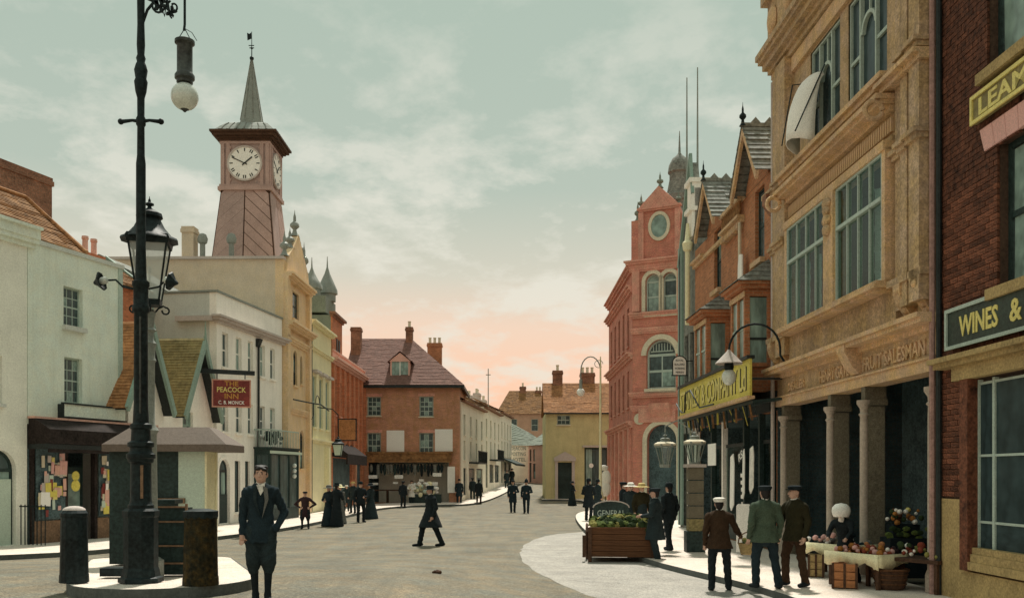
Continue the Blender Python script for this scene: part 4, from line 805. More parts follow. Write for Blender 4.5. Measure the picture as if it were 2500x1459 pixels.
sx0, sx1, sz0, sz1 = ops[4]; part('shop_interior', MB().box(sx0, 2.2, .1, sx1, 2.3, sz1).box(sx0-.01, .14, .1, sx0, 2.3, sz1).box(sx1, .14, .1, sx1+.01, 2.3, sz1), 'dark', Ie)
mb = MB().box(sx0-.1, -.35, sz1, sx1+.2, 0, sz1+.12).box(sx0-.1, -.22, sz1+.12, sx1+.2, 0, sz1+.62).box(sx0-.2, -.3, sz1+.62, sx1+.3, 0, sz1+.74); part('shop_fascia', mb, 'tileb', Ie)
part('white_shutter', MB().box(I.u(1093), -.18, I.z(1090, 1202), I.u(1111), -.08, I.z(1090, 1138)), 'paper', Ie)
t = thing('shop_stock', 'hanging meat and white goods filling the brick corner shop front', 'shop goods', I.world(0, 0, 0))
part('hanging_rail', MB().cyl((sx0+.1, -.1, sz1-.08), (sx1-.3, -.1, sz1-.08), .03), 'black', t)
for k in range(22):
    x = sx0+.2+k*(sx1-sx0-.7)/21; hh = random.uniform(.5, .95); part('hanging_bird', MB().lathe([(.02, 0), (.1, -.15), (.12, -hh*.6), (.07, -hh), (.02, -hh-.08)], (x, -.1, sz1-.1), 7, sx=1, sy=.8), random.choice(['dgreen', 'dgreen', 'cloth_dark', 'slate', 'cloth_black']), t, True)
for px_, py_, wd, hh in ((912, 1163, .62, .24), (975, 1163, .6, .25), (1068, 1158, .6, .25), (918, 1180, .4, .15), (967, 1178, .35, .14), (1030, 1172, .35, .18), (1062, 1180, .45, .25)):
    x, z_ = I.u(px_), I.z(px_, py_); part('price_ticket', MB().box(x-wd/2, -.34, z_-hh/2, x+wd/2, -.32, z_+hh/2), 'paper', t)
mb = MB().box(sx0+.3, -1.0, 1.0, sx0+2.6, -.2, 1.08)
for x in (sx0+.4, sx0+1.4, sx0+2.5): mb.box(x-.04, -.95, .1, x+.04, -.85, 1.0); mb.box(x-.04, -.3, .1, x+.04, -.2, 1.0)
part('trestle', mb, 'darkw', t)
for k in range(30): part('white_bundle', MB().sph((random.uniform(sx0+3.0, sx1-.8), random.uniform(-.9, -.3), random.uniform(.7, 1.5)), (random.uniform(.1, .22), .12, random.uniform(.09, .18)), 8, 6), random.choice(['paper', 'paper', 'linen', 'shpanel']), t, True)
part('counter', MB().box(sx0+3.0, -.85, .1, sx1-.5, -.25, .75), 'dgreen', t)
# ================================================================ left-hand row
# ---- H + G: red fronts
Hh = Front('red_brick_row', 'long red brick front with dark pilasters and pale parapet before the corner house', 'building', (-10.4, 54.3), (-10.35, 66)); W = Hh.L; He = Hh.e
ops = [(.9+k*1.5, 1.55+k*1.5, 5.6, 7.7) for k in range(7)]+[(.9+k*1.5, 1.55+k*1.5, 3.9, 5.0) for k in range(7)]+[(.4, 6.8, .3, 3.1), (8.2, 10.8, .3, 2.9)]
shell(Hh, 'hbrick', W, 0, 8.6, 6, ops)
for o_ in ops[:14]: window(Hh, *o_, 1, 2, .05, .04, m='framed', g='glass', sill='mstone')
mb = MB(); mould(mb, 0, W, 8.55, [(.12, .12), (.12, .28), (.1, .38)], ends=False); mb.box(0, -.05, 8.89, W, .3, 9.25); mb.box(-.02, -.12, 9.25, W, .35, 9.35); part('parapet', mb, 'pinkwall', He)
for k in range(8): part('pilaster', MB().box(.12+k*1.62, -.14, 3.4, .42+k*1.62, 0, 8.5), 'hbrick', He)
part('shop_interior', MB().box(.4, .16, .1, 6.8, .2, 3.1).box(8.2, .16, .1, 10.8, .2, 2.9), 'dark', He)
mb = MB().box(.2, -.9, 3.15, 7.2, 0, 3.3); mb.prism([(-.9, 3.15), (-.9, 2.7), (-.8, 2.7), (-.8, 3.15)], 'x', .2, 7.2); mb.prism([(-.9, 3.3), (0, 4.0), (0, 3.3)], 'x', .2, 7.2); part('shop_canopy', mb, 'hoodw', He)
part('shop_post', MB().box(7.3, -.15, .1, 7.8, 0, 3.2), 'ibrick', He)
t = thing('framed_hanging_sign', 'dark iron frame holding a brownish sign on the red brick front', 'sign', Hh.world(.3, -.3, 4.05), math.atan2(Hh.d.y, Hh.d.x)+math.pi/2)
mb = MB().box(-1.1, -.03, 0, -1.04, .03, 1.3).box(-.06, -.03, 0, 0, .03, 1.3).box(-1.1, -.03, 1.24, 0, .03, 1.3).box(-1.1, -.03, 0, 0, .03, .06); part('frame', mb, 'black', t); part('panel', MB().box(-1.02, -.02, .08, -.08, .02, 1.22), 'crate', t)
Gg = Front('red_brick_turret_house', 'narrow taller red brick house with grey flank and pinnacles', 'building', (-10.42, 54.28), (-10.41, 57.4)); W = Gg.L
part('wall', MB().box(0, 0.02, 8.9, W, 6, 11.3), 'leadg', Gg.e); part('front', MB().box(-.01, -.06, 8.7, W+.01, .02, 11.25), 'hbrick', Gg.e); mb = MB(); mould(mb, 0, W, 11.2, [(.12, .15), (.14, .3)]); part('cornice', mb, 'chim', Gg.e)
for x in (1.2, 1.9): part('front_window', MB().box(x, -.1, 9.3, x+.4, -.065, 10.1), 'framed', Gg.e)
mb = MB().box(-.1, .3, 11.45, 2.9, 5, 12.4); part('attic', mb, 'leadg', Gg.e)
for x, y_, h_ in ((.4, 1.2, 2.0), (1.9, .6, 2.4), (2.6, 1.6, 1.6)): part('cupola', MB().lathe([(.5, 0), (.5, .4), (.62, .45), (.6, .7), (.38, 1.0*h_/2), (.16, .7*h_), (.05, .85*h_), (.015, h_+.3)], (x, y_, 12.4), 10), 'lead', Gg.e, True)

Fy = Front('yellow_building', 'pale yellow plain building with cornices between ochre hall and red row', 'building', (-10.42, 48.45), (-10.41, 54.25)); W = Fy.L
ops = [(.8, 1.7, 4.6, 7.3), (2.5, 3.4, 4.6, 7.3), (4.2, 5.1, 4.6, 7.3), (4.4, 5.4, .2, 3.3)]
shell(Fy, 'fyellow', W, 0, 10.0, 6, ops)
for o_ in ops[:3]: window(Fy, *o_, 2, 2, .06, .04, m='frame', g='glassl', sill='fyellow'); part('window_hood', MB().box(o_[0]-.15, -.28, o_[3]+.15, o_[1]+.15, 0, o_[3]+.28), 'lav', Fy.e)
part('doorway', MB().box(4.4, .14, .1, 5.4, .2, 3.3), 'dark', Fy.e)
for zz, p_ in ((9.9, .35), (8.6, .2), (3.8, .18)): mb = MB(); mould(mb, 0, W, zz, [(.1, p_*.6), (.1, p_)], ends=False); part('cornice', mb, 'fyellow', Fy.e)
part('corner_downpipe', MB().cyl((.1, -.08, .2), (.1, -.08, 9.8), .06, n=8), 'framed', Fy.e); part('wall_pier', MB().box(3.9, -.25, .1, 4.2, 0, 3.6), 'fyellow', Fy.e)  # plain projecting pier in the wall's own yellow
t = thing('wall_lantern', 'glazed street lantern on an iron bracket against the yellow building', 'lamp', Fy.world(2.0, -1.1, 3.1))
def lantern(t, z, r0, r1, h, cap_h, m='black', g='milk', fin=True, n=4, a0=math.pi/4):
    mb = MB()
    for k in range(n): a = a0+2*math.pi*k/n; mb.beam((r0*math.cos(a), r0*math.sin(a), z), (r1*math.cos(a), r1*math.sin(a), z+h), .022)
    mb.lathe([(r0+.02, -.05), (r0+.03, .03)], (0, 0, z), n, a0); mb.lathe([(r1+.03, -.03), (r1+.05, .05)], (0, 0, z+h), n, a0); part('lantern_frame', mb, m, t)
    for k in range(n):
        a, b = a0+2*math.pi*k/n, a0+2*math.pi*(k+1)/n; p = [(r0*.97*math.cos(a), r0*.97*math.sin(a), z), (r0*.97*math.cos(b), r0*.97*math.sin(b), z), (r1*.97*math.cos(b), r1*.97*math.sin(b), z+h), (r1*.97*math.cos(a), r1*.97*math.sin(a), z+h)]; part('lantern_pane', MB().quad(*p), g, t)
    part('lantern_cap', MB().lathe([(r1*1.12, .04), (r1*1.08, cap_h*.14), (r1*.86, cap_h*.22), (r1*.6, cap_h*.45), (r1*.42, cap_h*.72), (r1*.52, cap_h*.78), (r1*.48, cap_h*.88), (r1*.2, cap_h)], (0, 0, z+h), 10), m, t, True)
    if fin: finial(t, 0, 0, z+h+cap_h, cap_h*.6, r1*.25, m)
lantern(t, 0, .22, .36, .62, .3, g='shpanel'); part('bracket', MB().tube([(0, 0, 1.5), (0, .0, 2.2), (-.3, 0, 2.5), (-1.1, 0, 2.6)], .03, 6), 'black', t)

# ---- E: ochre town hall with tan flank; clock tower on its roof
E_ = Front('ochre_hall', 'tall ochre stone hall with plain tan side wall beneath the clock tower', 'building', (-10.55, 43.55), (-10.45, 48.4)); Ee = E_.e; W = E_.L
ops = [(.7, 1.15, 6.6, 8.0, 1), (1.75, 2.5, 6.4, 8.1, 1), (3.1, 3.55, 6.6, 8.0, 1), (1.6, 2.8, 9.6, 10.9), (3.0, 3.9, 2.4, 4.3, 1), (.7, 1.5, .3, 3.0)]
shell(E_, 'eochre', W, 0, 12.05, .4, ops, sides=True, top=False)
for o_ in ops[:5]: window(E_, *o_[:4], 1, 2, .05, .04, m='framed', g='glass', arch=len(o_) > 4, sill='eochre')
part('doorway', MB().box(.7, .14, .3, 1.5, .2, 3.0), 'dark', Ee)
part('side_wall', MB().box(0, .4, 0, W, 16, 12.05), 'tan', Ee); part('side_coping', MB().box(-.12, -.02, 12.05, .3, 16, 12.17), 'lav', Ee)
for zz, p_ in ((11.2, .45), (8.95, .5), (8.3, .2), (5.0, .15)): mb = MB(); mould(mb, .02, W, zz, [(.1, p_*.5), (.1, p_*.8), (.1, p_)], ends=False); part('cornice', mb, 'eochre', Ee)
for x in (.25, 4.5): part('buttress', MB().box(x-.22, -.2, .2, x+.22, 0, 11.2), 'eochre', Ee)
mb = MB().prism([(.1, 11.5), (4.7, 11.5), (4.3, 12.3), (3.4, 13.0), (2.4, 13.8), (1.5, 13.0), (.5, 12.3)], 'y', -.1, .3); part('carved_gable', mb, 'eochre', Ee)
for x, z_, h_ in ((.5, 12.3, 1.2), (2.4, 13.7, 1.3), (4.3, 12.3, 1.6), (3.4, 12.9, 1.0), (1.5, 12.9, 1.0)): finial(E_, x, .1, z_, h_, .24, 'lead')
for px_, w_, t_ in ((463, .62, 1.5), (1, 0, 0)):
    if w_: chimney(E_, .35, 4.5, 12.05, 13.6, .6, .55, 0, m='tan')
for px_ in (493, 564):
    Y_ = 43.75; X_ = (px_-1250)/FPX*Y_; part('roof_vent', MB().lathe([(.12, 0), (.12, .7), (.2, .75), (.24, .95), (.16, 1.15), (.05, 1.2)], (.2, -X_-10.55, 12.1), 10), 'lead', Ee, True)
# clock tower, square to the view
TX0, TX1, TY = (540-1250)/FPX*47, (657-1250)/FPX*47, 47.0; tw = TX1-TX0; tc_ = ((TX0+TX1)/2, TY+tw/2)
T = thing('clock_tower', 'wooden clock tower with white dial, dome and thin spire above the hall', 'clock tower', (tc_[0], tc_[1], 11.6)); zt = lambda py: CAMH+(HOR-py)/FPX*47-11.6
h = tw/2; hb = (675-522)/FPX*47/2
def frustum(mb, r0, z0, r1, z1, n=4): return mb.lathe([(r0*math.sqrt(2), z0), (r1*math.sqrt(2), z1)], (0, 0, 0), 4, math.pi/4)
z0t, z1t = 0, zt(460); part('tapered_stage', frustum(MB(), hb+.12, z0t, h, z1t), 'darkw', T)
# diagonal boarding: raised boards on the front and side faces
def rad(z): return hb+.12+(h-hb-.12)*(z-z0t)/(z1t-z0t)
def clip(poly, f):
    o = []
    for k in range(len(poly)):
        p, q = poly[k], poly[(k+1) % len(poly)]; a, b = f(p), f(q)
        if a >= 0: o.append(p)
        if a*b < 0: t = a/(a-b); o.append((p[0]+(q[0]-p[0])*t, p[1]+(q[1]-p[1])*t))
    return o
slope = .95; pitch = .62
for face in range(2):
    for half in (-1, 1):
        for k in range(-3, 9):
            zc0 = k*pitch+.05; g = .022 if half > 0 else .006
            poly = [(0, zc0+g), (3, zc0+g-3*slope), (3, zc0+pitch-g-3*slope), (0, zc0+pitch-g)]
            poly = clip(poly, lambda p: p[1]-.02); poly = clip(poly, lambda p: z1t-.03-p[1]); poly = clip(poly, lambda p: rad(p[1])-.05-p[0]); poly = clip(poly, lambda p: p[0]-.03)
            if len(poly) < 3: continue
            mb = MB(); n = len(poly); th = .035
            for off in (0, th):
                for u, z in poly:
                    r = rad(z)+off; mb.v.append((half*u, -r, z) if face == 0 else (r, half*u, z))
            mb.f += [tuple(range(n)), tuple(range(2*n-1, n-1, -1))]+[(j, n+j, n+(j+1) % n, (j+1) % n) for j in range(n)]
            part('board', mb, 'towerb' if half > 0 else 'towerw', T)
# clock stage
zc0, zc1 = z1t, zt(345); mb = MB().box(-h, -h, zc0, h, h, zc1); part('clock_stage', mb, 'towerw', T); mb = MB()
mb.box(-h-.14, -h-.14, zc0-.1, h+.14, h+.14, zc0+.08); mb.box(-h-.08, -h-.08, zc0+.08, h+.08, h+.08, zc0+.2); part('stage_moulding', mb, 'towerb', T); part('stage_moulding', MB().box(-h-.06, -h-.06, zc1-.14, h+.06, h+.06, zc1), 'towerb', T)
for sx_ in (-1, 1):
    for q in (.08, .36): part('corner_pilaster', MB().box(sx_*(h-q)-.09, -h-.07, zc0+.2, sx_*(h-q)+.09, -h, zc1-.14), 'towerb', T)
    for q in (.08, .36): part('corner_pilaster', MB().box(h, sx_*(h-q)-.09, zc0+.2, h+.07, sx_*(h-q)+.09, zc1-.14), 'towerb', T)
cz = zt(400); rd = 40/FPX*47
for ry, nm in ((0, 'clock_face'), (math.pi/2, 'clock_face')):
    d = part(nm, MB().cyl((0, -h-.1, cz), (0, -h-.01, cz), rd, n=40), 'paper', T); d.rotation_euler = (0, 0, ry)
    oo, ii = arcpts(0, cz, rd+.06, 0, 2*math.pi, 40), arcpts(0, cz, rd-.02, 0, 2*math.pi, 40); mb = MB()
    for k in range(40): mb.prism([oo[k], oo[k+1], ii[k+1], ii[k]], 'y', -h-.13, -h-.02)
    part('dial_rim', mb, 'lav', d)
    for k in range(12):
        a = math.pi/6*k; mb = MB(); wd = .05
        for off in ((-.05, .05) if k in (1, 2, 5, 6, 7, 8) else (0,)): mb.beam((math.sin(a)*rd*.72+off*math.cos(a), -h-.105, cz+math.cos(a)*rd*.72-off*math.sin(a)), (math.sin(a)*rd*.92+off*math.cos(a), -h-.105, cz+math.cos(a)*rd*.92-off*math.sin(a)), wd, .012, (0, 1, 0))
        part('numeral', mb, 'letdark', d)
    for a, l, wd in ((R(-65), .86, .045), (R(50), .6, .065)):
        part('clock_hand', MB().beam((-math.sin(a)*.15, -h-.12, cz-math.cos(a)*.15), (math.sin(a)*rd*l, -h-.12, cz+math.cos(a)*rd*l), wd, .015, (0, 1, 0)), 'letdark', d)
for sx_ in (-1, 1):
    for sz_ in (-1, 1): part('spandrel', MB().cyl((sx_*(rd-.06), -h-.05, cz+sz_*(rd-.02)), (sx_*(rd-.06), -h, cz+sz_*(rd-.02)), .09, n=8), 'towerb', T)
# eaves, dome and spire
ze_ = zc1; mb = MB()
for hh, p_ in ((.12, .1), (.1, .22), (.14, .36), (.1, .46)): mb.box(-h-p_, -h-p_, ze_, h+p_, h+p_, ze_+hh); ze_ += hh
part('eaves_cornice', mb, 'darkw', T)
q2 = math.sqrt(2); zs0 = zt(287); mb = MB().lathe([((h+.46)*q2, ze_), ((h+.24)*q2, ze_+.08), ((h+.13)*q2, ze_+.2), ((h+.04)*q2, ze_+(zs0-ze_)*.42), ((h-.2)*q2, ze_+(zs0-ze_)*.74), ((h-.5)*q2, ze_+(zs0-ze_)*.93), (.5*q2, zs0)], (0, 0, 0), 4, math.pi/4); part('dome_roof', mb, 'lead', T)
for k in range(-3, 4): part('roof_seam', MB().tube([(k*.4, -(h+.45), ze_+.01), (k*.37, -(h+.25), ze_+.09), (k*.35, -(h+.05), ze_+(zs0-ze_)*.42), (k*.29, -(h-.19), ze_+(zs0-ze_)*.75)], .025, 5), 'slate', T)
for k in range(-3, 4): part('roof_seam', MB().tube([((h+.45), k*.4, ze_+.01), ((h+.25), k*.37, ze_+.09), ((h+.05), k*.35, ze_+(zs0-ze_)*.42), ((h-.19), k*.29, ze_+(zs0-ze_)*.75)], .025, 5), 'slate', T)
zs1 = zt(122); part('spire', MB().lathe([(.60, zs0-.02), (.56, zs0+.25), (.05, zs1)], (0, 0, 0), 8, math.pi/8), 'lead', T)
mb = MB()
for k in range(8): a = math.pi/8+k*math.pi/4; mb.beam((.565*math.cos(a), .565*math.sin(a), zs0+.25), (.05*math.cos(a), .05*math.sin(a), zs1), .035)
part('spire_ribs', mb, 'slate', T)
zf = zt(50); part('weather_vane', MB().cyl((0, 0, zs1-.05), (0, 0, zf), .03, .012, 8).sph((0, 0, zs1+.1), .11).sph((0, 0, zs1+.62), .06).box(-.16, -.01, zt(86), .12, .01, zt(84)).box(-.12, -.01, zt(92), .12, .01, zt(90)).prism([(-.22, zt(72)), (-.02, zt(68)), (-.02, zt(52)), (-.12, zt(56)), (-.24, zt(53))], 'y', -.01, .01), 'black', T)

# ---- D: white stuccoed house
D = Front('white_stucco_house', 'white stuccoed three-storey house with parapet and grey side wall', 'house', (-11.6, 37), (-10.62, 43.5)); De = D.e; W = D.L
xw = [(.45, 1.02), (1.7, 2.27), (2.85, 3.4), (4.1, 4.65), (5.2, 5.75)]
ops = [(a, b, 6.38, 7.76) for a, b in xw]+[(a, b, 3.8, 5.08) for a, b in xw]+[(.14, 1.1, .15, 2.7, 1), (1.62, 2.15, .55, 2.65), (2.6, 3.1, .55, 2.65)]
shell(D, 'cream', W, 0, 9.25, .3, ops, sides=True)
for k, o_ in enumerate(ops[:10]): window(D, *o_, 2 if k < 5 else 2, 2, .05, .03, y=.1, m='white', g='glassl' if k in (1, 3) else 'glass', sill='cream')
for o_ in ops[11:]: window(D, *o_, 2, 2, .05, .03, m='framed', g='glass', sill='cream')
dw = window(D, .14, 1.1, .15, 2.7, 2, 1, .07, .04, m='framed', g='glass', arch=True, sill=None, name='door'); archband(D, .14, 1.1, 2.7, .12, 'cream', -.04, 0, down=.15)
part('door_panel', MB().box(.2, .06, .15, 1.04, .1, 1.3), 'dgreen', De)
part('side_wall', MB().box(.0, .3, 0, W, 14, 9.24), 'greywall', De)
mb = MB(); mould(mb, 0, W, 8.05, [(.1, .14), (.1, .26), (.08, .34)]); mb.box(-.3, .05, 8.1, 0, 1.6, 8.3); part('cornice', mb, 'lav', De)
part('coping', MB().box(-.06, -.06, 9.25, W, .25, 9.33).box(-.06, .25, 9.25, .2, 14, 9.33), 'lead', De)
part('attic_roof', MB().prism([(2.0, 9.3), (8.5, 9.3), (5.2, 11.0)], 'x', .3, 4), 'slate', De)
part('downpipe', MB().cyl((3.82, -.07, .2), (3.82, -.07, 7.95), .05, n=8).prism([(-.2, 7.95), (-.06, 7.6), (.0, 7.6), (.0, 7.95)], 'x', 3.66, 3.98), 'framed', De)
mb = MB(); bx0, bx1, bp = 3.5, 6.75, .75
mb.box(bx0, -bp, 2.95, bx1, 0, 3.2); mb.box(bx0-.08, -bp-.1, 3.2, bx1+.08, 0, 3.28); mb.box(bx0, -bp, .12, bx1, 0, .6)
for x in (bx0, 4.5, 5.6, bx1-.12): mb.box(x, -bp, .6, x+.12, -bp+.12, 2.95)
mb.box(bx0, -.1, .6, bx0+.1, 0, 2.95); sb = part('shop_bay', mb, 'dgreen', De); part('bay_cornice', MB().box(bx0-.1, -bp-.12, 3.0, bx1+.1, -bp-.01, 3.12), 'shpanel', sb)
for a, b in ((3.62, 4.5), (4.62, 5.6), (5.72, 6.63)): unit_box('pane', 'glass', sb, a, -bp+.05, .6, b, -bp+.06, 2.95)
unit_box('pane', 'glass', sb, bx0+.05, -bp+.12, .6, bx0+.06, -.1, 2.95)
for k in range(3): part('globe', MB().sph((6.0, -bp-.08, 2.5-.24*k), .1, 10, 8), 'milk', sb, True)
mb = MB()
for k in range(18): x = bx0+.05+k*(bx1-bx0-.1)/17; mb.box(x-.012, -bp, 3.28, x+.012, -bp+.024, 4.0)
for k in range(5): mb.box(bx0, -bp+.1+k*.14, 3.28, bx0+.024, -bp+.12+k*.14, 4.0)
mb.box(bx0-.02, -bp-.02, 4.0, bx1, -bp+.04, 4.05); mb.box(bx0-.02, -bp, 4.0, bx0+.04, 0, 4.05); part('balcony_rail', mb, 'frame', sb)
mb = MB()
for k in range(46): mb.sph((random.uniform(bx0+.1, bx0+1.5), random.uniform(-.7, -.4), 3.45+random.uniform(0, .5)), (random.uniform(.05, .12),)*3, 6, 5)
o = tag(part('balcony_plant', mb, 'dgreen', None), 'dark leafy plant on the balcony above the green shop bay', 'plant'); o.location = (D.p0.x, D.p0.y, 0); o.rotation_euler = De.rotation_euler

# ---- C: gabled white cottage with green bargeboards
C = Front('gabled_cottage', 'white cottage with twin steep gables and green bargeboards', 'house', (-12.3, 30.2), (-11.68, 36.85)); Ce = C.e; W = C.L
apex = [(C.u(343), 7.0), (C.u(475), 7.05)]; vz = 4.35
ops = [(C.u(446), C.u(471), 3.3, 4.5)]
shell(C, 'cream', W, 0, 4.4, 5, ops, sides=True); window(C, *ops[0], 3, 2, .06, .03, m='green', g='glass', sill='cream')
hw = 1.48
for ax, az in apex:
    g_ = part('gable', MB().prism([(ax-hw, 4.38), (ax+hw, 4.38), (ax, az-.1)], 'y', -.02, .25), 'cream', Ce)
    for s_ in (-1, 1):
        part('bargeboard', MB().prism([(ax-s_*.02, az+.18), (ax-s_*.02, az-.22), (ax+s_*(hw+.1), 4.05), (ax+s_*(hw+.24), 4.2)], 'y', -.46, -.36), 'green', g_)
        part('soffit', MB().quad((ax, -.36, az-.2), (ax+s_*(hw+.16), -.36, 4.1), (ax+s_*(hw+.16), 0, 4.1), (ax, 0, az-.2)), 'framed', g_)  # shade under the bargeboards put into the dark soffit colour
    mb = MB(); gable_roof(mb, ax-hw-.2, ax+hw+.2, -.42, 4.5, 4.15, az+.12, 28, 'y', .018); part('roof_tiles', mb, 'tileo' if ax < 2 else 'tileg', Ce, kind='stuff')
    part('gable_spike', MB().cyl((ax, -.42, az+.1), (ax, -.42, az+.75), .05, .01, 8), 'green', g_)
mb = MB(); course_roof(mb, (-.3, .6, 4.4), (W, .6, 4.4), (W, 3.4, 7.55), (-.3, 3.4, 7.35), 34, .02); part('roof_tiles', mb, 'tileg', Ce, kind='stuff')
chimney(C, .3, 1.3, 5.2, 8.2, .9, .7, 0, m='hbrick')
# hanging inn sign
t = thing('inn_sign', 'red hanging inn board lettered in gold and white on a dark timber arm', 'sign', (0, 0, 0))
pa, pb = Vector(at(462, 903, 35.2)), Vector(at(622, 911, 35.9)); part('arm', MB().beam(pa, pb, .14, .16), 'framed', t)
t.location = pa; t.children[0].location = -pa
sl_ = (pb-pa); ang = math.atan2(sl_.y, sl_.x); so_ = Vector(at(517, 993, 35.45))-pa
bd = empty('sign_board_frame', so_, ang); bd.parent = t
wd = 92/FPX*35.6; hh = 68/FPX*35.6
part('board', MB().box(0, -.03, 0, wd, .03, hh), 'signred', bd); mb = MB().box(0, -.045, 0, wd, .045, .05).box(0, -.045, hh-.04, wd, .045, hh).box(0, -.045, .05, .05, .045, hh-.04).box(wd-.05, -.045, .05, wd, .045, hh-.04); part('border', mb, 'mstone', bd)
for s_, z_, h_, w_, m_ in (('THE', .77, .17, .5, 'gilt'), ('PEACOCK', .54, .19, 1.05, 'gold'), ('INN', .31, .18, .5, 'gilt'), ('C. B. MONCK', .11, .13, .95, 'paper')): lettering(bd, s_, wd*.5, z_*hh, h_*hh, w_, -.035, m_)
for o in list(bd.children):   # flatten one level: parts hang straight from the sign
    mw = Matrix.Translation(so_) @ Matrix.Rotation(ang, 4, 'Z'); o.parent = t; o.matrix_local = mw
bpy.data.objects.remove(bd)
part('stay', MB().beam(pa-pa+Vector((.3, 0, -.06)), Vector((-.25, .1, -1.1)), .06), 'black', t); part('hook', MB().cyl(so_+Vector((.2, 0, hh)), so_+Vector((.2, 0, hh+.28)), .02, n=6).cyl(so_+Vector((wd-.2, .1, hh)), so_+Vector((wd-.2, .1, hh+.22)), .02, n=6), 'black', t)
part('wall_bracket', MB().beam((0, 0, -.02), (-.25, .1, -1.15), .05).beam((0, 0, 0), (-.6, .15, 0), .08), 'black', t)

# ---- A: pale green shop house and cream neighbour at the left edge
A2 = Front('pale_green_house', 'pale green plain house above the newsagent shop', 'house', (-13.61, 26.48), (-12.45, 30.05)); W = A2.L; Ae = A2.e
w1 = (A2.u(155), A2.u(202), 6.48, 7.64); w2 = (A2.u(157), A2.u(201), 4.2, 5.55)
shell(A2, 'palegreen', W, 3.5, 8.62, .25, [w1, w2], sides=True)
part('side_wall', MB().box(.0, .25, 3.5, W, 6, 8.61), 'palegreen', Ae)
window(A2, *w1, 3, 4, .05, .025, y=.13, m='frame', g='glass', sill='greywall', sd=.14, sh=.14); window(A2, *w2, 3, 4, .05, .025, y=.13, m='frame', g='glass', sill='greywall', sd=.1)
part('coping', MB().box(-.0, -.06, 8.62, W+.06, .3, 8.74), 'greywall', Ae); part('end_post', MB().box(W-.16, -.03, 3.5, W+.02, .0, 8.62), 'frame', Ae)
A1 = Front('cream_corner_house', 'cream house with arched doorway, tiled hip roof and big chimney at left edge', 'house', (-15.25, 21.45), (-13.62, 26.46)); W1 = A1.L
dop = (W1-1.5, W1-.38, .14, 2.75, 1); wop = (W1-1.75, W1-.85, 4.0, 5.3)
shell(A1, 'creamgrey', W1, 0, 8.45, 6, [dop, wop]); dwy = window(A1, *dop[:4], 1, 1, .08, .04, y=.14, m='dgreen', g='glass', arch=True, sill=None, name='door'); part('door_leaf', MB().box(dop[0]+.08, .1, .14, dop[1]-.08, .16, 1.95), 'shpanel', dwy)
window(A1, *wop, 2, 2, y=.13, m='white', g='glassl', sill='greywall')
mb = MB(); mould(mb, 0, W1+.25, 8.45, [(.12, .1), (.12, .2), (.26, .24), (.08, .34)], ends=False); part('cornice', mb, 'palegreen', A1.e)
xr = A1.u(62, -3.0); zrd = A1.z(62, 486, -3.0); xe = W1+2.35
mb = MB(); course_roof(mb, (-1, .1, 8.95), (xe, .1, 8.78), (xr, 3.0, zrd), (-1, 3.0, zrd), 24, .025); course_roof(mb, (xe, .1, 8.78), (xe, 6, 8.78), (xr, 3.05, zrd), (xr, 3.0, zrd), 24, .025)
part('roof_tiles', mb, 'tileb', A1.e, kind='stuff'); part('hip_tiles', MB().tube([(xe, .08, 8.84), (xr, 3.0, zrd+.06), (-1, 3.0, zrd+.06)], .07, 8), 'tileo', A1.e)
x_a, x_b = A1.u(-40, -4.1), A1.u(127, -4.1); chimney(A1, (x_a+x_b)/2, 4.7, 9.3, A1.z(100, 425, -4.1), x_b-x_a, 1.2, 0)
mb = MB()
for k in range(7): mb.cyl((W1-.36+.0, -.15-k*.14, .14), (W1-.36, -.15-k*.14, 1.25), .016, n=5)
mb.cyl((W1-.36, -.1, 1.2), (W1-.36, -1.1, 1.2), .018, n=5); o = tag(part('area_railing', mb, 'black', None), 'thin black iron railing beside the arched doorway', 'railing'); o.location = (A1.p0.x, A1.p0.y, 0); o.rotation_euler = A1.e.rotation_euler
# roofs behind
Bq = Front('back_roof_house', 'brown tiled roof with small chimneys rising behind the pale green house', 'house', (-16.2, 31.0), (-14.4, 37)); Wb = Bq.L
part('wall', MB().box(0, 0, 0, Wb, 4, 9.2), 'hbrick', Bq.e); mb = MB(); gable_roof(mb, -.2, Wb+.2, -.3, 4.4, 9.2, 10.7, 16, 'x', .03); part('roof_tiles', mb, 'tileb', Bq.e, kind='stuff')
chimney(Bq, 1.9, .6, 8.8, 9.9, .4, .4, 1, m='hbrick', potm='hbrick', poth=.8); chimney(Bq, 3.9, .6, 9.2, 10.2, .9, .6, 2, m='hbrick', potm='pinkwall', poth=.65)
part('verge_board', MB().beam((Wb+.2, -.3, 9.1), (Wb+.2, 2.05, 10.75), .12, .2), 'green', Bq.e)
# newsagent shop under A2
sx = math.atan2(A2.d.y, A2.d.x)
t = thing('newsagent_shopfront', 'dark newsagent shopfront with deep hood below the pale green house', 'shopfront', A2.world(0, 0, 0), sx)
W = A2.u(372)
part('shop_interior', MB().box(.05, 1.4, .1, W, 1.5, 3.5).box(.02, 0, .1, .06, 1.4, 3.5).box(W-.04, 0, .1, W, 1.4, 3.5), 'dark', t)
part('hood', MB().prism([(-.75, 2.95), (-.75, 3.35), (-.2, 3.66), (.1, 3.66), (.1, 2.9)], 'x', .02, W), 'hoodw', t); part('hood_coping', MB().box(.0, -.24, 3.66, W, .12, 3.72), 'pinkwall', t)
part('hood_soffit', MB().box(.02, -.72, 2.8, W, .1, 2.94), 'framed', t); part('hood_valance', MB().box(.04, -.7, 2.7, W, -.66, 2.8), 'hoodw', t)
for x in (.1, 1.35, 2.55, 3.8, W-.1): part('shop_post', MB().box(x-.06, -.08, .1, x+.06, .08, 2.9), 'hoodw', t)
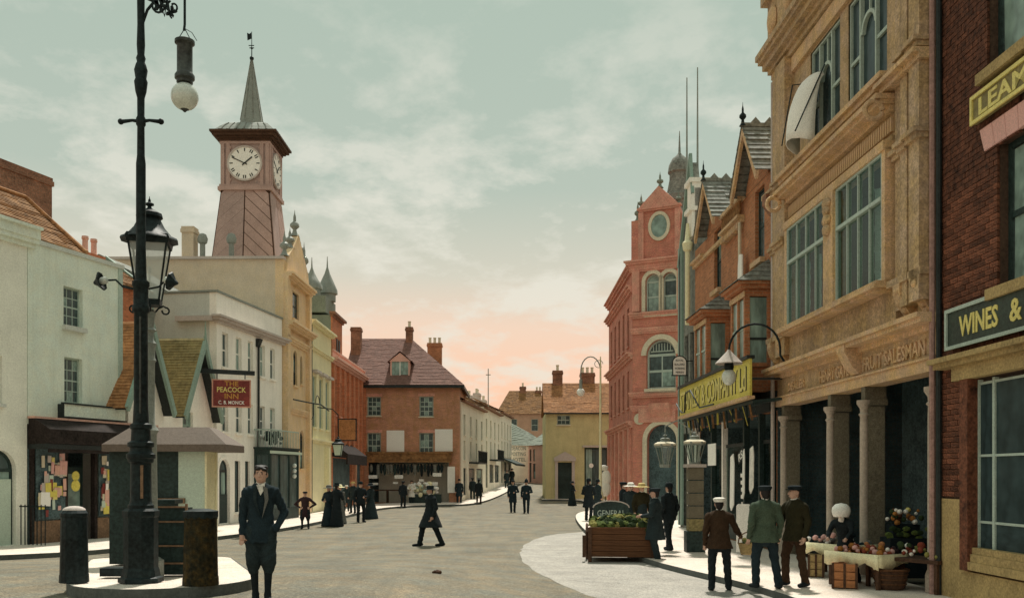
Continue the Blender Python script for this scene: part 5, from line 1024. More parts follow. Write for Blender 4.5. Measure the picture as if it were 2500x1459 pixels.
for a, b in ((.16, 1.29), (2.61, 3.74), (3.86, W-.16)): unit_box('pane', 'clear', t, a, -.03, .75, b, -.02, 2.85); part('stall_riser', MB().box(a, -.06, .1, b, .05, .75), 'rust', t)
part('door', MB().box(1.5, .3, .12, 2.4, .36, 2.3), 'dgreen', t); part('door_glass', MB().box(1.65, .27, .95, 2.25, .3, 2.1), 'glassl', t)
cols_ = ['paper', 'lav', 'yellow', 'pink', 'shpanel', 'pinkwall', 'pinkwall', 'gold', 'lav', 'signred', 'palestone']
for gi, (x0, x1, nm) in enumerate(((.2, 1.28, 'left'), (2.65, 3.7, 'middle'), (3.9, W-.2, 'right'))):
    b_ = thing('magazine_rack', ('rack of pale pink and yellow papers in the left newsagent window', 'rack of striped papers in the middle newsagent window', 'rack of yellow and white cards in the newsagent window beside the lamp post')[gi], 'display rack', A2.world(x0, -.13, .8), sx, 'newsagent window racks')
    part('backboard', MB().box(0, .03, 0, x1-x0, .06, 2.0), 'dark', b_)
    for q in range(46):
        ww_, hh = random.choice(((.1, .13), (.14, .2), (.2, .28), (.26, .16), (.12, .34), (.3, .4))); ww_ *= random.uniform(.8, 1.2); x = random.uniform(0, max(.02, x1-x0-ww_)); z = random.uniform(0, 1.9-hh); dp = random.uniform(0, .05)
        unit_box('magazine', random.choice(cols_), b_, x, -dp-.006, z, x+ww_, -dp, z+hh, rot=(0, random.uniform(-.05, .05), 0))
for k, (x, z_, rr, m_, lb) in enumerate(((1.62, 1.75, .17, 'yellow', 'round yellow advertising plate hanging in the newsagent doorway'), (3.1, 1.15, .13, 'gold', 'small yellow framed card below the striped papers'))):
    o = part('advert_plate', MB().cyl((0, -.12, 0), (0, -.1, 0), rr, n=16).cyl((0, -.125, 0), (0, -.12, 0), rr*.4, n=12).cyl((0, -.12, rr*1.7), (0, -.1, rr*1.7), rr*.85, n=14), m_); o.location = A2.world(x, -.05, z_); o.rotation_euler = (0, 0, sx); tag(o, lb, 'plate')
# balcony box under the lower window
t = thing('window_balcony', 'long pale balcony panel below the lower window of the green house', 'balcony', A2.world(0, 0, 0), sx)
x0, x1 = A2.u(156, .2), A2.u(306, .2); mb = MB().box(x0, -.2, 3.78, x1, -.17, 4.14); part('panel', mb, 'palegreen', t); mb = MB().box(x0-.03, -.24, 4.14, x1+.03, -.12, 4.19).box(x0-.03, -.24, 3.74, x1+.03, 0, 3.78).box(x0-.03, -.22, 3.78, x0, 0, 4.14); part('rail', mb, 'framed', t)
for k in range(3): part('support', MB().cyl((x0+.3+k*(x1-x0-.6)/2, -.12, 3.5), (x0+.3+k*(x1-x0-.6)/2, -.12, 3.75), .03, n=6), 'framed', t)
# ================================================================ street furniture
# ---- near arc-lamp standard on the refuge
LX, LY = -5.18, 13.15; LZ = iz(LX, LY)
def lz(py, Y=LY): return CAMH+(HOR-py)/FPX*Y-LZ
t = thing('arc_lamp_post', 'tall dark iron arc-lamp standard with scrolled arm and hanging globe in foreground', 'lamp post', (LX, LY, LZ))
prof = [(.30, 0), (.30, .06), (.26, .08), (.245, .16), (.23, .2), (.23, lz(1262)), (.245, lz(1258)), (.245, lz(1246)), (.205, lz(1240))]
part('pedestal', MB().lathe(prof, (0, 0, 0), 8, math.pi/8), 'black', t)
prof = [(.20, lz(1240)), (.2, lz(1232)), (.175, lz(1228)), (.165, lz(1220)), (.16, lz(1150)), (.16, lz(1130)), (.195, lz(1127)), (.2, lz(1120)), (.225, lz(1117)), (.225, lz(1108)), (.19, lz(1105)), (.17, lz(1099)), (.17, lz(1092)), (.205, lz(1089)), (.205, lz(1080)), (.155, lz(1076)), (.145, lz(1048)), (.17, lz(1045)), (.17, lz(1036)), (.125, lz(1032)), (.11, lz(985)), (.105, lz(765)), (.135, lz(760)), (.135, lz(748)), (.115, lz(744)), (.115, lz(702)), (.135, lz(698)), (.135, lz(688)), (.09, lz(684)), (.075, lz(600)), (.075, lz(400)), (.06, lz(380)), (.056, lz(310)), (.075, lz(305)), (.075, lz(290)), (.056, lz(284)), (.058, lz(240)), (.085, lz(225)), (.105, lz(200)), (.085, lz(192)), (.105, lz(172)), (.08, lz(158)), (.06, lz(152)), (.075, lz(143)), (.055, lz(134)), (.065, lz(110)), (.055, lz(60)), (.06, lz(0)), (.05, lz(-140)), (.09, lz(-150)), (.02, lz(-230))]
prof = [(r_*.86, z_) for r_, z_ in prof]
part('shaft', MB().lathe(prof, (0, 0, 0), 18), 'black', t, True); part('shaft_highlight', MB().box(.05, -.15, lz(1215), .085, -.13, lz(1135)), 'rust', t); part('shaft_highlight', MB().box(.02, -.118, lz(1010), .045, -.1, lz(775)), 'ironhi', t)  # rust-brown and paler bars paint the highlights on the shaft
mb = MB()
for a in (0, math.pi): c_ = math.cos(a); mb.tube([(0, 0, lz(297)), (c_*.12, 0, lz(294)), (c_*.26, 0, lz(297))], [.03, .022, .03], 8); mb.sph((c_*.28, 0, lz(297)), .042)
part('ladder_bar', mb, 'black', t, True)
# scrolled arm with leaves
mb = MB(); ax = (452-345)/FPX*LY
mb.tube([(.03, 0, lz(55)), (.09, 0, lz(25)), (.17, 0, lz(8)), (.22, 0, lz(-20)), (.2, 0, lz(-60)), (.1, 0, lz(-90)), (.03, 0, lz(-100))], .02, 8)
mb.tube([(.12+.1*math.cos(k*.5)*(1-k*.03)+.12, 0, lz(12)-.12*math.sin(k*.5)*(1-k*.03)) for k in range(14)], .016, 6)
mb.tube([(.45+.09*math.cos(2+k*.5)*(1-k*.045), 0, lz(18)+.1*math.sin(2+k*.5)*(1-k*.045)) for k in range(14)], .014, 6)
mb.tube([(.0, 0, lz(-120)), (.25, 0, lz(-105)), (.45, 0, lz(-90)), (ax, 0, lz(-60)), (ax, 0, lz(-20))], .028, 8); mb.tube([(.24, 0, lz(-10)), (.33, 0, lz(40)), (.37, 0, lz(-10))], .014, 6); mb.tube([(.37, 0, lz(0)), (.41, 0, lz(40)), (.43, 0, lz(45))], .014, 6)
for x, z_, rr in ((.23, lz(-5), .1), (.27, lz(15), .07), (.18, lz(-15), .08), (.42, lz(28), .06), (.31, lz(-20), .08)):
    for k in range(5): a = k*1.26+x*9; mb.prism([(x, z_), (x+rr*math.cos(a-.35), z_+rr*math.sin(a-.35)), (x+rr*1.45*math.cos(a), z_+rr*1.45*math.sin(a)), (x+rr*math.cos(a+.35), z_+rr*math.sin(a+.35))], 'y', -.02, .02)
part('scroll_arm', mb, 'black', t, True)
part('suspension_rod', MB().tube([(ax, 0, lz(-30)), (ax, 0, lz(60)), (ax-.01, 0, lz(75))], .018, 8).tube([(ax, 0, lz(70)), (ax-.1, 0, lz(98))], .006, 5).tube([(ax, 0, lz(70)), (ax+.1, 0, lz(80)), (ax+.17, 0, lz(100))], .005, 5).tube([(ax, 0, lz(70)), (ax+.08, .02, lz(98))], .006, 5), 'black', t)
part('lamp_housing', MB().lathe([(.02, lz(92)), (.1, lz(97)), (.135, lz(100)), (.135, lz(107)), (.115, lz(110)), (.105, lz(114)), (.105, lz(176)), (.115, lz(180)), (.135, lz(185)), (.135, lz(193)), (.11, lz(197)), (.11, lz(203))], (ax, 0, 0), 20), 'ironhi', t, True)
part('globe', MB().sph((ax, 0, lz(236)), (.187, .187, .19), 22, 16), 'milk', t, True); part('globe_cap', MB().lathe([(.13, lz(258)), (.1, lz(264)), (.04, lz(269)), (.012, lz(274))], (ax, 0, 0), 14), 'ironhi', t, True)
# two side burners on thin arms
for s_, px_ in ((-1, 232), (1, 436)):
    x = (px_-345)/FPX*LY; mb = MB().tube([(s_*.11, 0, lz(705)), (s_*.25, 0, lz(700)), (s_*.35, 0, lz(683)), (x*.72, 0, lz(684)), (x, 0, lz(692))], .014, 8); part('burner_arm', mb, 'black', t, True)
    o = part('burner_shade', MB().lathe([(.02, .0), (.05, .04), (.13, .1), (.135, .12), (.03, .06)], (0, 0, 0), 7), 'black', t); o.location = (x, -.02, lz(692)); o.rotation_euler = (0, R(-s_*75), 0)
    o2 = part('burner_glass', MB().lathe([(.03, .08), (.055, .12), (.05, .18), (.015, .2)], (0, 0, 0), 10), 'milk', t, True); o2.location = o.location; o2.rotation_euler = o.rotation_euler
# ---- gas lantern standing just behind
GX, GY = -5.22, 13.72; GZ = iz(GX, GY)
def gzv(py): return CAMH+(HOR-py)/FPX*GY-GZ
t = thing('gas_lantern_post', 'ornate four-sided gas lantern on its own post behind the arc-lamp standard', 'lamp post', (GX, GY, GZ))
t.location.x = (365-1250)/FPX*GY
part('post', MB().lathe([(.2, 0), (.2, .25), (.12, .3), (.1, gzv(1060)), (.13, gzv(1050)), (.075, gzv(1035)), (.075, gzv(885)), (.095, gzv(880)), (.075, gzv(872)), (.08, gzv(850)), (.1, gzv(838)), (.06, gzv(830)), (.06, gzv(812)), (.1, gzv(806)), (.06, gzv(800)), (.07, gzv(780)), (.09, gzv(762)), (.05, gzv(755))], (0, 0, 0), 14), 'lead', t, True)
lt = gzv(738); lh_ = gzv(595)-lt
mb = MB()
for k in range(4): a = k*math.pi/2+.4; mb.tube([(.04*math.cos(a), .04*math.sin(a), gzv(770)), (.12*math.cos(a), .12*math.sin(a), gzv(752)), (.19*math.cos(a), .19*math.sin(a), gzv(745))]+[(math.cos(a)*(.22+.05*math.sin(q*.6)), math.sin(a)*(.22+.05*math.sin(q*.6)), gzv(748)+.05*math.cos(q*.6)-.05) for q in range(9)], .014, 6)
part('scroll_cradle', mb, 'black', t, True)
lantern(t, lt, .2, .37, lh_, .0001+gzv(512)-gzv(595), g='lampglass', n=4, a0=math.pi/4+.25, fin=False)
finial(t, 0, 0, gzv(512), gzv(488)-gzv(512)+.05, .07)
part('lantern_crown', MB().lathe([(.39, 0), (.42, .06), (.39, .1), (.36, .1)], (0, 0, lt+lh_), 4, math.pi/4+.25), 'black', t)
part('gas_mantle', MB().cyl((0, 0, lt), (0, 0, lt+lh_*.5), .012, n=6).sph((0, 0, lt+lh_*.55), (.03, .03, .06)), 'milk', t)
# ---- bollards
def bollard(px, py, w, h, label, m='black', n=14):
    x, y, z = onground(px, py, ISL); t = thing('bollard', label, 'bollard', (x, y, z)); r = w/2
    part('post', MB().lathe([(r*1.05, 0), (r*1.03, .1), (r, .12), (r*.93, h*.9), (r*.98, h*.92), (r*.98, h*.96), (r*.8, h)], (0, 0, 0), n), m, t); return t
b1 = bollard(181, 1420, .37, 1.0, 'broad black bollard with pale domed top on the left side of the refuge'); part('cap', MB().sph((0, 0, 1.0), (.15, .15, .06), 14, 8), 'lav', b1, True)
b2 = bollard(490, 1426, .46, .98, 'thick mottled dark bollard on the right side of the refuge', 'mottled'); 
bx = MB().lathe([(.225, .9), (.235, .93), (.235, 1.0), (.1, 1.03)], (0, 0, 0), 12); part('rim', bx, 'black', b2)
x, y, z = onground(413, 1402, ISL); t = thing('iron_cabinet', 'dark iron cabinet with panelled rails between lamp post and bollard', 'cabinet', (x, y, z))
part('body', MB().box(-.16, 0, 0, .25, .3, 1.0), 'dgreen', t); mb = MB()
for x_ in (-.2, .25): mb.box(x_, -.04, 0, x_+.03, 0, 1.06)
for z_ in (.16, .42, .78, 1.0): mb.box(-.17, -.03, z_, .25, 0, z_+.025)
part('rails', mb, 'rust', t); part('top_panel', MB().box(-.2, -.05, 1.06, .1, .3, 1.12), 'dgreen', t); part('stand_pipe', MB().cyl((-.33, -.06, 0), (-.33, -.06, 1.0), .05, .055, 10).sph((-.33, -.06, 1.0), .055), 'rust', t, True)
o = tag(part('lamp_shadow_block', MB().box(-.22, -.12, 0, .22, .14, .12), 'black'), 'low dark block standing in for the lamp post shadow by the pedestal', 'block'); x, y, z = onground(288, 1404, ISL); o.location = (x, y, z)  # dark block stands in for the shadow at the lamp post foot
# ---- cab shelter
SX, SY = -6.35, 16.55; SZ = iz(SX, SY); t = thing('cab_shelter', 'small street shelter with brown hipped roof and pale green panels', 'shelter', (SX, SY, SZ))
x0, x1 = (268-1250)/FPX*16.3-SX, (508-1250)/FPX*16.3-SX; zz = CAMH+(HOR-1102)/FPX*16.3-SZ; zr = CAMH+(HOR-1044)/FPX*16.6-SZ; hw_ = .28
e0, e1 = (248-1250)/FPX*16-SX, (560-1250)/FPX*16.2-SX
mb = MB(); mb.prism([(e0, zz), (e1, zz), (e1, zz+.12), (e0, zz+.12)], 'y', -.55, .55); mb.v += [(e0, -.55, zz+.12), (e1, -.55, zz+.12), (e1, .55, zz+.12), (e0, .55, zz+.12), (e0+.35, -.2, zr), (e1-.4, -.2, zr), (e1-.4, .2, zr), (e0+.35, .2, zr)]; i = len(mb.v)-8
mb.f += [(i, i+1, i+5, i+4), (i+1, i+2, i+6, i+5), (i+2, i+3, i+7, i+6), (i+3, i, i+4, i+7), (i+4, i+5, i+6, i+7)]; part('roof', mb, 'roof_sh', t)
pa = (437-1250)/FPX*16.3-SX; pb = (503-1250)/FPX*16.3-SX
part('panel', MB().box(pa, -hw_, .75, pb, -hw_+.04, zz), 'shpanel', t); part('corner_post', MB().box(pb, -hw_-.04, 0, x1, -hw_+.1, zz), 'linen', t); part('corner_post', MB().box(x1-.12, hw_-.1, 0, x1, hw_, zz), 'linen', t)
part('dark_panel', MB().box(x0, -hw_+.01, 0, pa, -hw_+.05, zz), 'dgreen', t); part('lower_panel', MB().box(pa, -hw_+.005, 0, pb, -hw_+.045, .75), 'dgreen', t); part('end_panel', MB().box(x1-.08, -hw_+.1, 0, x1-.01, hw_-.1, zz), 'linen', t); part('back_panel', MB().box(x0, hw_-.05, 0, x1-.12, hw_, zz), 'dgreen', t); part('end_panel', MB().box(x0, -hw_+.05, 0, x0+.05, hw_-.05, zz), 'dgreen', t)  # right end panel and posts cream: sunlit side put into the colour
part('bench_rail', MB().box(pa-.5, -hw_-.05, 1.05, pa+.12, -hw_, 1.14).box(pa-.5, -hw_-.05, .85, pa+.1, -hw_, .9), 'rust', t)
# ---- far arc lamp
x, y = at(1466, 0, 56)[:2]; z = gz(x, y)+.12; t = thing('arc_lamp_post', 'slender distant arc lamp with arched top and globe before the yellow house', 'lamp post', (x, y, z)); q = 56/FPX; zz = lambda py: CAMH+(HOR-py)*q-z
part('shaft', MB().lathe([(.16, 0), (.16, .9), (.1, 1.0), (.08, zz(1080)), (.06, zz(960)), (.05, zz(890)), (.03, zz(870))], (0, 0, 0), 10), 'linen', t, True)
ax = (1418-1466)*q; mb = MB().tube([(0, 0, zz(905))]+[(ax/2-ax/2*math.cos(k*math.pi/10), 0, zz(905)+.85*math.sin(k*math.pi/10)) for k in range(1, 11)]+[(ax, 0, zz(930))], .035, 8); mb.tube([(-.1+.25*math.cos(k*.5), 0, zz(888)+.22*math.sin(k*.5)) for k in range(12)], .02, 6); part('arch_arm', mb, 'lead', t, True)
part('lamp_housing', MB().cyl((ax, 0, zz(926)), (ax, 0, zz(948)), .1, n=10), 'lead', t, True); part('globe', MB().sph((ax, 0, zz(957)), .24, 14, 10), 'paper', t, True)
# ---- stone pier with lantern, and hanging lantern
x, y, z = onground(1696, 1345, .12); t = thing('stone_pier', 'rusticated stone-block pier topped by a glass lantern on the right pavement', 'pier', (x, y, z)); q = y/FPX
w_ = .2; hz = (1345-1140)*q
part('base', MB().box(-w_-.04, -w_, 0, w_+.03, w_, (1345-1295)*q), 'dgreen', t); nb = 5
for k in range(nb):
    z0 = (1345-1295)*q+k*((1295-1140)*q)/nb; unit_box('stone_block', 'tileg' if k == 0 else 'colpier', t, -w_+.02, -w_, z0+.01, w_-.01, w_-.02, z0+(1295-1140)*q/nb-.012)
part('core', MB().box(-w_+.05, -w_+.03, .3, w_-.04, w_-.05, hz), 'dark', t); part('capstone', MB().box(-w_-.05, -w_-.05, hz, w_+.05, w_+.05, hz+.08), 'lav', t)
def small_lantern(t, z): lantern(t, z, .12, .25, .5, .22, g='clear', n=6, a0=0, m='lead'); part('white_cap', MB().lathe([(.12, .5), (.28, .51), (.29, .55), (.2, .6)], (0, 0, z), 14), 'palestone', t, True)
small_lantern(t, hz+.1)
t2 = thing('hanging_lantern', 'white-capped glass lantern on an iron arm left of the stone pier', 'lamp', (x-(1694-1625)*q, y+.2, z+hz+.05)); small_lantern(t2, 0); part('arm', MB().tube([(0, 0, .85), (.0, 0, 1.0), (.3, 0, 1.15), (.62, .0, .95), (.72, 0, .2)], .02, 6), 'lead', t2, True)
# ---- arched white hanging sign
xs_, ys_, zs_ = at(1659, 914, 33); t = thing('arched_hanging_sign', 'small white arch-topped lettered sign hanging before the red bank', 'sign', (xs_, ys_, zs_)); q = 33/FPX
w_, h_ = 15.5*q, 44*q; poly = [(-w_, 0), (w_, 0)]+arcpts(0, h_*.68, w_, 0, math.pi, 10, h_*.32)
part('board', MB().prism(poly, 'y', -.02, .02), 'paper', t)
for k, s_ in enumerate(('ROYAL', 'BULLARD', 'WORKING', 'PERSH')): lettering(t, s_, 0, h_*(.73-k*.22), h_*.11, w_*(1.2 if k in (0, 3) else 1.6), -.024, 'letdark', off=-.005)
mb = MB().tube([(p[0]*1.08, 0, p[1]*1.02+.01) for p in poly[2:]], .02, 6).cyl((-w_*1.08, 0, -.03), (-w_*1.08, 0, h_*.7), .02, n=6).cyl((w_*1.08, 0, -.03), (w_*1.08, 0, h_*.7), .02, n=6).cyl((-w_*1.3, 0, -.03), (w_*1.3, 0, -.03), .02, n=6).tube([(w_*.9, 0, h_*.75), (w_*2.2, .2, h_*.8)], .02, 6); part('frame', mb, 'black', t)
# ---- white garments outside the far shop
x, y = at(1478, 0, 57)[:2]; t = thing('hanging_garments', 'stack of white garments displayed outside the shop beside the far lamp', 'garments', (x, y, gz(x, y)+.12)); q = 57/FPX; zz = lambda py: CAMH+(HOR-py)*q-gz(x, y)-.12
for (a, b, c_, d_, n_) in ((-4, 1141, .28, .17, 'cap'), (2, 1166, .3, .5, 'blouse'), (0, 1192, .33, .48, 'skirt')): part(n_, MB().sph((a*q, -.0, zz(b)), (c_, .16, d_), 12, 8), 'paper', t, True)
part('stand', MB().cyl((0, 0, 0), (0, 0, zz(1135)), .03, n=6).lathe([(.25, 0), (.05, .06)], (0, 0, 0), 10), 'darkw', t)
# ---- gas pipe bracket on ochre hall
t = thing('street_gas_bracket', 'thin iron lamp bracket arm reaching from the ochre hall wall', 'bracket', E_.world(.2, -.2, 0), E_.e.rotation_euler[2]); zz = 5.55
part('arm', MB().tube([(-.4, -.3, zz), (1.2, -.5, zz-.0), (2.6, -.9, zz-.02), (5.8, -.6, zz-.1)], .035, 6).tube([(2.3+.4*math.cos(k*.4), -.8, zz+.05+.35*math.sin(k*.4)) for k in range(9)], .02, 6), 'black', t)
part('hook', MB().tube([(1.9, -.7, zz), (1.9, -.7, zz-.6), (1.5, -.7, zz-.8)], .02, 6), 'black', t)

# ---- vegetable cart
x, y, z = onground(1516, 1372); t = thing('vegetable_cart', 'reddish brown handcart piled with green vegetables at the kerb', 'cart', (x, y, z+.01), R(-6)); q = y/FPX; w2 = 76*q
zb, zt_ = .12, (1372-1290)*q
for k in range(5): unit_box('plank', 'brownw', t, -w2, -.06, zb+k*(zt_-zb)/5+.004, w2, 0, zb+(k+1)*(zt_-zb)/5-.006)
for k in range(4): unit_box('plank', 'brownw', t, -w2+.02, 0, zb+.05+k*.16, -w2+.06, 1.4, zb+.2+k*.16); unit_box('plank', 'brownw', t, w2-.06, 0, zb+.05+k*.16, w2-.02, 1.4, zb+.2+k*.16)
part('tray', MB().box(-w2, 0, zb, w2, 1.4, zb+.06).box(-w2, 1.36, zb, w2, 1.4, zt_).box(-w2-.02, -.08, zt_-.01, w2+.02, .02, zt_+.03), 'brownw', t)
part('corner_post', MB().box(-w2-.04, -.09, 0, -w2+.05, .02, zt_+.02), 'darkw', t); part('corner_post', MB().box(w2-.05, -.09, 0, w2+.04, .02, zt_+.02), 'darkw', t); part('prop_leg', MB().beam((-w2-.14, .1, .62), (-w2-.14, .1, .1), .07), 'darkw', t)
for s_ in (-1, 1): wh = part('wheel', MB().tube([(s_*(w2+.09), .85+.42*math.cos(a), .43+.42*math.sin(a)) for a in [k*math.pi/10 for k in range(21)]], .03, 6, False), 'darkw', t); part('spokes', MB().cyl((s_*(w2+.09), .45, .43), (s_*(w2+.09), 1.25, .43), .015, n=5).cyl((s_*(w2+.09), .85, .03), (s_*(w2+.09), .85, .83), .015, n=5).cyl((s_*(w2+.09), .57, .15), (s_*(w2+.09), 1.13, .71), .015, n=5).cyl((s_*(w2+.09), .57, .71), (s_*(w2+.09), 1.13, .15), .015, n=5), 'darkw', wh)
cloth('leaf_green', (.105, .14, .04)); cloth('leaf_dark', (.035, .055, .022)); cloth('leaf_yellow', (.24, .225, .07)); cloth('fruit_orange', (.36, .15, .04)); cloth('fruit_red', (.22, .05, .03))
def cabbage(x, y, z, r, m):
    mb = MB()
    for k in range(16):
        a, b = random.uniform(0, 6.28), random.uniform(-.1, 1.3); d = Vector((math.cos(a)*math.cos(b), math.sin(a)*math.cos(b), math.sin(b))); u = d.cross(Vector((0, 0, 1))).normalized(); v = u.cross(d); c = d*r*.8; s_ = r*random.uniform(.5, .8)
        mb.quad(c-u*s_-v*s_*.4, c-u*s_*.2-v*s_*.8+d*r*.25, c+u*s_*.9-v*s_*.3, c+u*s_*.6+v*s_*.7+d*r*.3, c-u*s_*.5+v*s_*.8+d*r*.15)
    mb.sph((0, 0, 0), r*.75, 7, 5); me = mb.mesh('cabbage', m); return me
cm = [cabbage(0, 0, 0, .1, m) for m in ('leaf_green', 'leaf_yellow', 'leaf_dark', 'leaf_green')]
n = 0
for row in range(5):
    for k in range(13):
        xx = -w2+.1+k*(2*w2-.2)/12+random.uniform(-.03, .03); yy = .08+row*.28+random.uniform(-.05, .05); zz = zt_+.02+.17*math.sin(min(1, (row+.3)/3.2)*1.5)*(1-(abs(k-6)/7.5)**2)+random.uniform(-.03, .03)
        if row == 1 and 3 < k < 10: m_ = cm[2]
        else: m_ = random.choice(cm)
        o = link('cabbage', m_); o.location = t.matrix_basis @ Vector((xx, yy, zz)) if False else Matrix.Translation(t.location) @ Matrix.Rotation(R(-6), 4, 'Z') @ Vector((xx, yy, zz)); o.rotation_euler = (random.uniform(-.4, .4), random.uniform(-.4, .4), random.uniform(0, 6)); o.scale = (random.uniform(.8, 1.25),)*3; tag(o, 'leafy green vegetable heaped on the brown handcart', 'vegetable', 'vegetables on the handcart')
ml = MB().box(-w2+.1, .3, zt_-.05, w2-.1, 1.3, zt_+.1); part('load_bed', ml, 'leaf_dark', t)
# arched GENERAL board behind the cart
x, y, z = onground(1492, 1318, .12); t = thing('arched_name_board', 'dark arched board lettered GENERAL standing behind the vegetable cart', 'sign', (x, y, z)); q = y/FPX
w_ = 44*q; za, zb_ = (1318-1258)*q, (1318-1220)*q; poly = [(-w_, za-.2), (w_, za-.2), (w_, zb_-.22)]+[(w_*math.cos(a), zb_-.22+.2*math.sin(a)) for a in [k*math.pi/12 for k in range(1, 12)]]+[(-w_, zb_-.22)]
part('board', MB().prism(poly, 'y', -.03, .03), 'dgreen', t); part('rim', MB().tube([(w_*math.cos(a), -.02, zb_-.22+.2*math.sin(a)) for a in [k*math.pi/12 for k in range(13)]], .02, 6), 'lav', t); lettering(t, 'GENERAL', 0, za-.02, .19, w_*1.55, -.035, 'frame', off=.0)
part('leg', MB().box(-w_+.05, -.03, 0, -w_+.12, .03, za-.2), 'darkw', t); part('leg', MB().box(w_-.12, -.03, 0, w_-.05, .03, za-.2), 'darkw', t)

# ---- fruit stall in front of the terracotta building
def stall_tray(px, py, w, label, drape='linen', h=.62, d=.7):
    x, y, z = onground(px, py, .12); t = thing('stall_tray', label, 'market stall', (x, y, z), R(-62)); hw = w/2
    part('table', MB().box(-hw, 0, h-.06, hw, d, h), 'darkw', t)
    for sx_ in (-1, 1):
        for yy in (.05, d-.05): part('leg', MB().box(sx_*(hw-.06)-.03, yy-.03, 0, sx_*(hw-.06)+.03, yy+.03, h-.06), 'darkw', t)
    mb = MB(); n_ = 26; per = [(-hw-.02+(2*hw+.04)*k/n_, -.03) for k in range(n_+1)]
    if drape:
        for side in range(2):
            pts = per if side == 0 else [(hw+.02, -.03+(d+.03)*k/10) for k in range(11)]; base = len(mb.v)
            for k, (a, b) in enumerate(pts): drop = .16+.05*math.sin(k*.55)+random.uniform(-.015, .015); rip = .015*math.sin(k*1.7); mb.v += [(a, b, h+.05), (a+(0 if side == 0 else rip), b+(rip if side == 0 else 0), h-drop)]
            for k in range(len(pts)-1): mb.f.append((base+2*k, base+2*k+2, base+2*k+3, base+2*k+1))
        o = part('cloth_edge', mb, drape, t, True); o.modifiers.new('thick', 'SOLIDIFY').thickness = .012
    return t, hw, h, d
def fruits(t, hw, h, d, n, mats, label, grp, r=(.035, .055), nm='fruit', x0=-1, x1=1, pile=.12):
    ms = [MB().sph((0, 0, 0), 1, 8, 6).mesh(nm, m, True) for m in mats]; mw = Matrix.Translation(t.location) @ Matrix.Rotation(t.rotation_euler[2], 4, 'Z')
    for k in range(n):
        x = random.uniform(max(-hw+.06, x0*hw), min(hw-.06, x1*hw)); y = random.uniform(.06, d-.08); o = link(nm, random.choice(ms)); rr = random.uniform(*r)*random.choice((.8, 1, 1.25)); o.rotation_euler = (random.uniform(0, 3), random.uniform(0, 3), 0); o.location = mw @ Vector((x, y, h+rr*.9+pile*random.random()*(1-abs(x)/hw))); o.scale = (rr, rr*random.uniform(.8, 1), rr*random.uniform(.75, 1.2)); tag(o, label, nm, grp)
t, hw, h, d = stall_tray(2012, 1405, 1.3, 'draped fruit tray nearest the dark brown man, at the column', 'linen', .58); fruits(t, hw, h, d, 40, ['cloth_grey', 'cloth_navy', 'cloth_white', 'pink'], 'dark plum or pale fruit on the draped tray by the column', 'fruit on the far tray', pile=.2)
t, hw, h, d = stall_tray(2080, 1432, 1.15, 'draped fruit tray with orange fruit above the wooden crate', 'linen', .55); fruits(t, hw, h, d, 46, ['fruit_orange', 'fruit_red', 'crate', 'pink'], 'orange or red fruit heaped on the tray above the crate', 'orange fruit on the middle tray', pile=.16)
t, hw, h, d = stall_tray(2195, 1440, 1.5, 'dark fruit tray at the near end beside the brick pier', None, .55); fruits(t, hw, h, d, 44, ['fruit_red', 'leaf_dark', 'cloth_white', 'leaf_yellow', 'cloth_maroon'], 'mixed red, green or white produce on the near tray', 'produce on the near tray', pile=.18)
for k, (px_, py_, lb) in enumerate(((2062, 1436, 'orange slatted wooden crate standing under the orange fruit tray'), (1992, 1408, 'pale slatted crate under the far fruit tray'))):
    x, y, z = onground(px_, py_, .12); t = thing('wooden_crate', lb, 'crate', (x, y, z), R(-20)); m_ = ('crate', 'render')[k]; w_ = (.42, .3)[k]
    for z_ in (.02, .16, .3): unit_box('slat', m_, t, -w_/2, -.02, z_, w_/2, 0, z_+.12); unit_box('slat', m_, t, w_/2-.02, 0, z_, w_/2, .34, z_+.12); unit_box('slat', m_, t, -w_/2, .32, z_, w_/2, .34, z_+.12); unit_box('slat', m_, t, -w_/2, 0, z_, -w_/2+.02, .32, z_+.12)
    for a in (-w_/2, -.02, w_/2-.04): part('batten', MB().box(a, -.035, .0, a+.04, -.02, .44), 'darkw', t)
    part('bottom', MB().box(-w_/2+.02, 0, .02, w_/2-.02, .32, .04), 'darkw', t)
x, y, z = onground(2185, 1436, .12); t = thing('round_basket', 'dark round wicker basket below the near produce tray', 'basket', (x-.1, y-.05, z)); part('body', MB().lathe([(.2, 0), (.24, .05), (.29, .3), (.31, .33), (.29, .35), (.26, .3), (.2, .05)], (0, 0, 0), 16), 'darkw', t); part('rim', MB().tube([(.3*math.cos(a), .3*math.sin(a), .34) for a in [k*math.pi/10 for k in range(21)]], .02, 6, False), 'brownw', t)
for z_ in (.1, .18, .26): part('weave_band', MB().tube([((.245+z_*.14)*math.cos(a), (.245+z_*.14)*math.sin(a), z_) for a in [k*math.pi/10 for k in range(21)]], .012, 5, False), 'brownw', t)
# flower display
x, y, z = onground(2205, 1412, .12); t = thing('flower_stand', 'dark tiered stand topped with orange and yellow flowers at the near column', 'flower stand', (x+.15, y+.35, z)); part('stand', MB().box(-.35, -.25, 0, .35, .25, .75).box(-.25, -.15, .75, .25, .2, 1.0), 'cloth_black', t)
for k in range(34): part('flower', MB().sph((random.uniform(-.28, .3), random.uniform(-.2, .1), 1.02+random.uniform(0, .28)), random.uniform(.03, .06), 7, 5), random.choice(['fruit_orange', 'fruit_orange', 'leaf_dark', 'gold', 'brownw', 'cloth_white']), t, True)
for k in range(12): part('leaf', MB().sph((random.uniform(-.35, .4), random.uniform(-.3, -.1), .75+random.uniform(0, .25)), (.08, .03, .05), 6, 4), random.choice(['leaf_dark', 'leaf_green']), t)
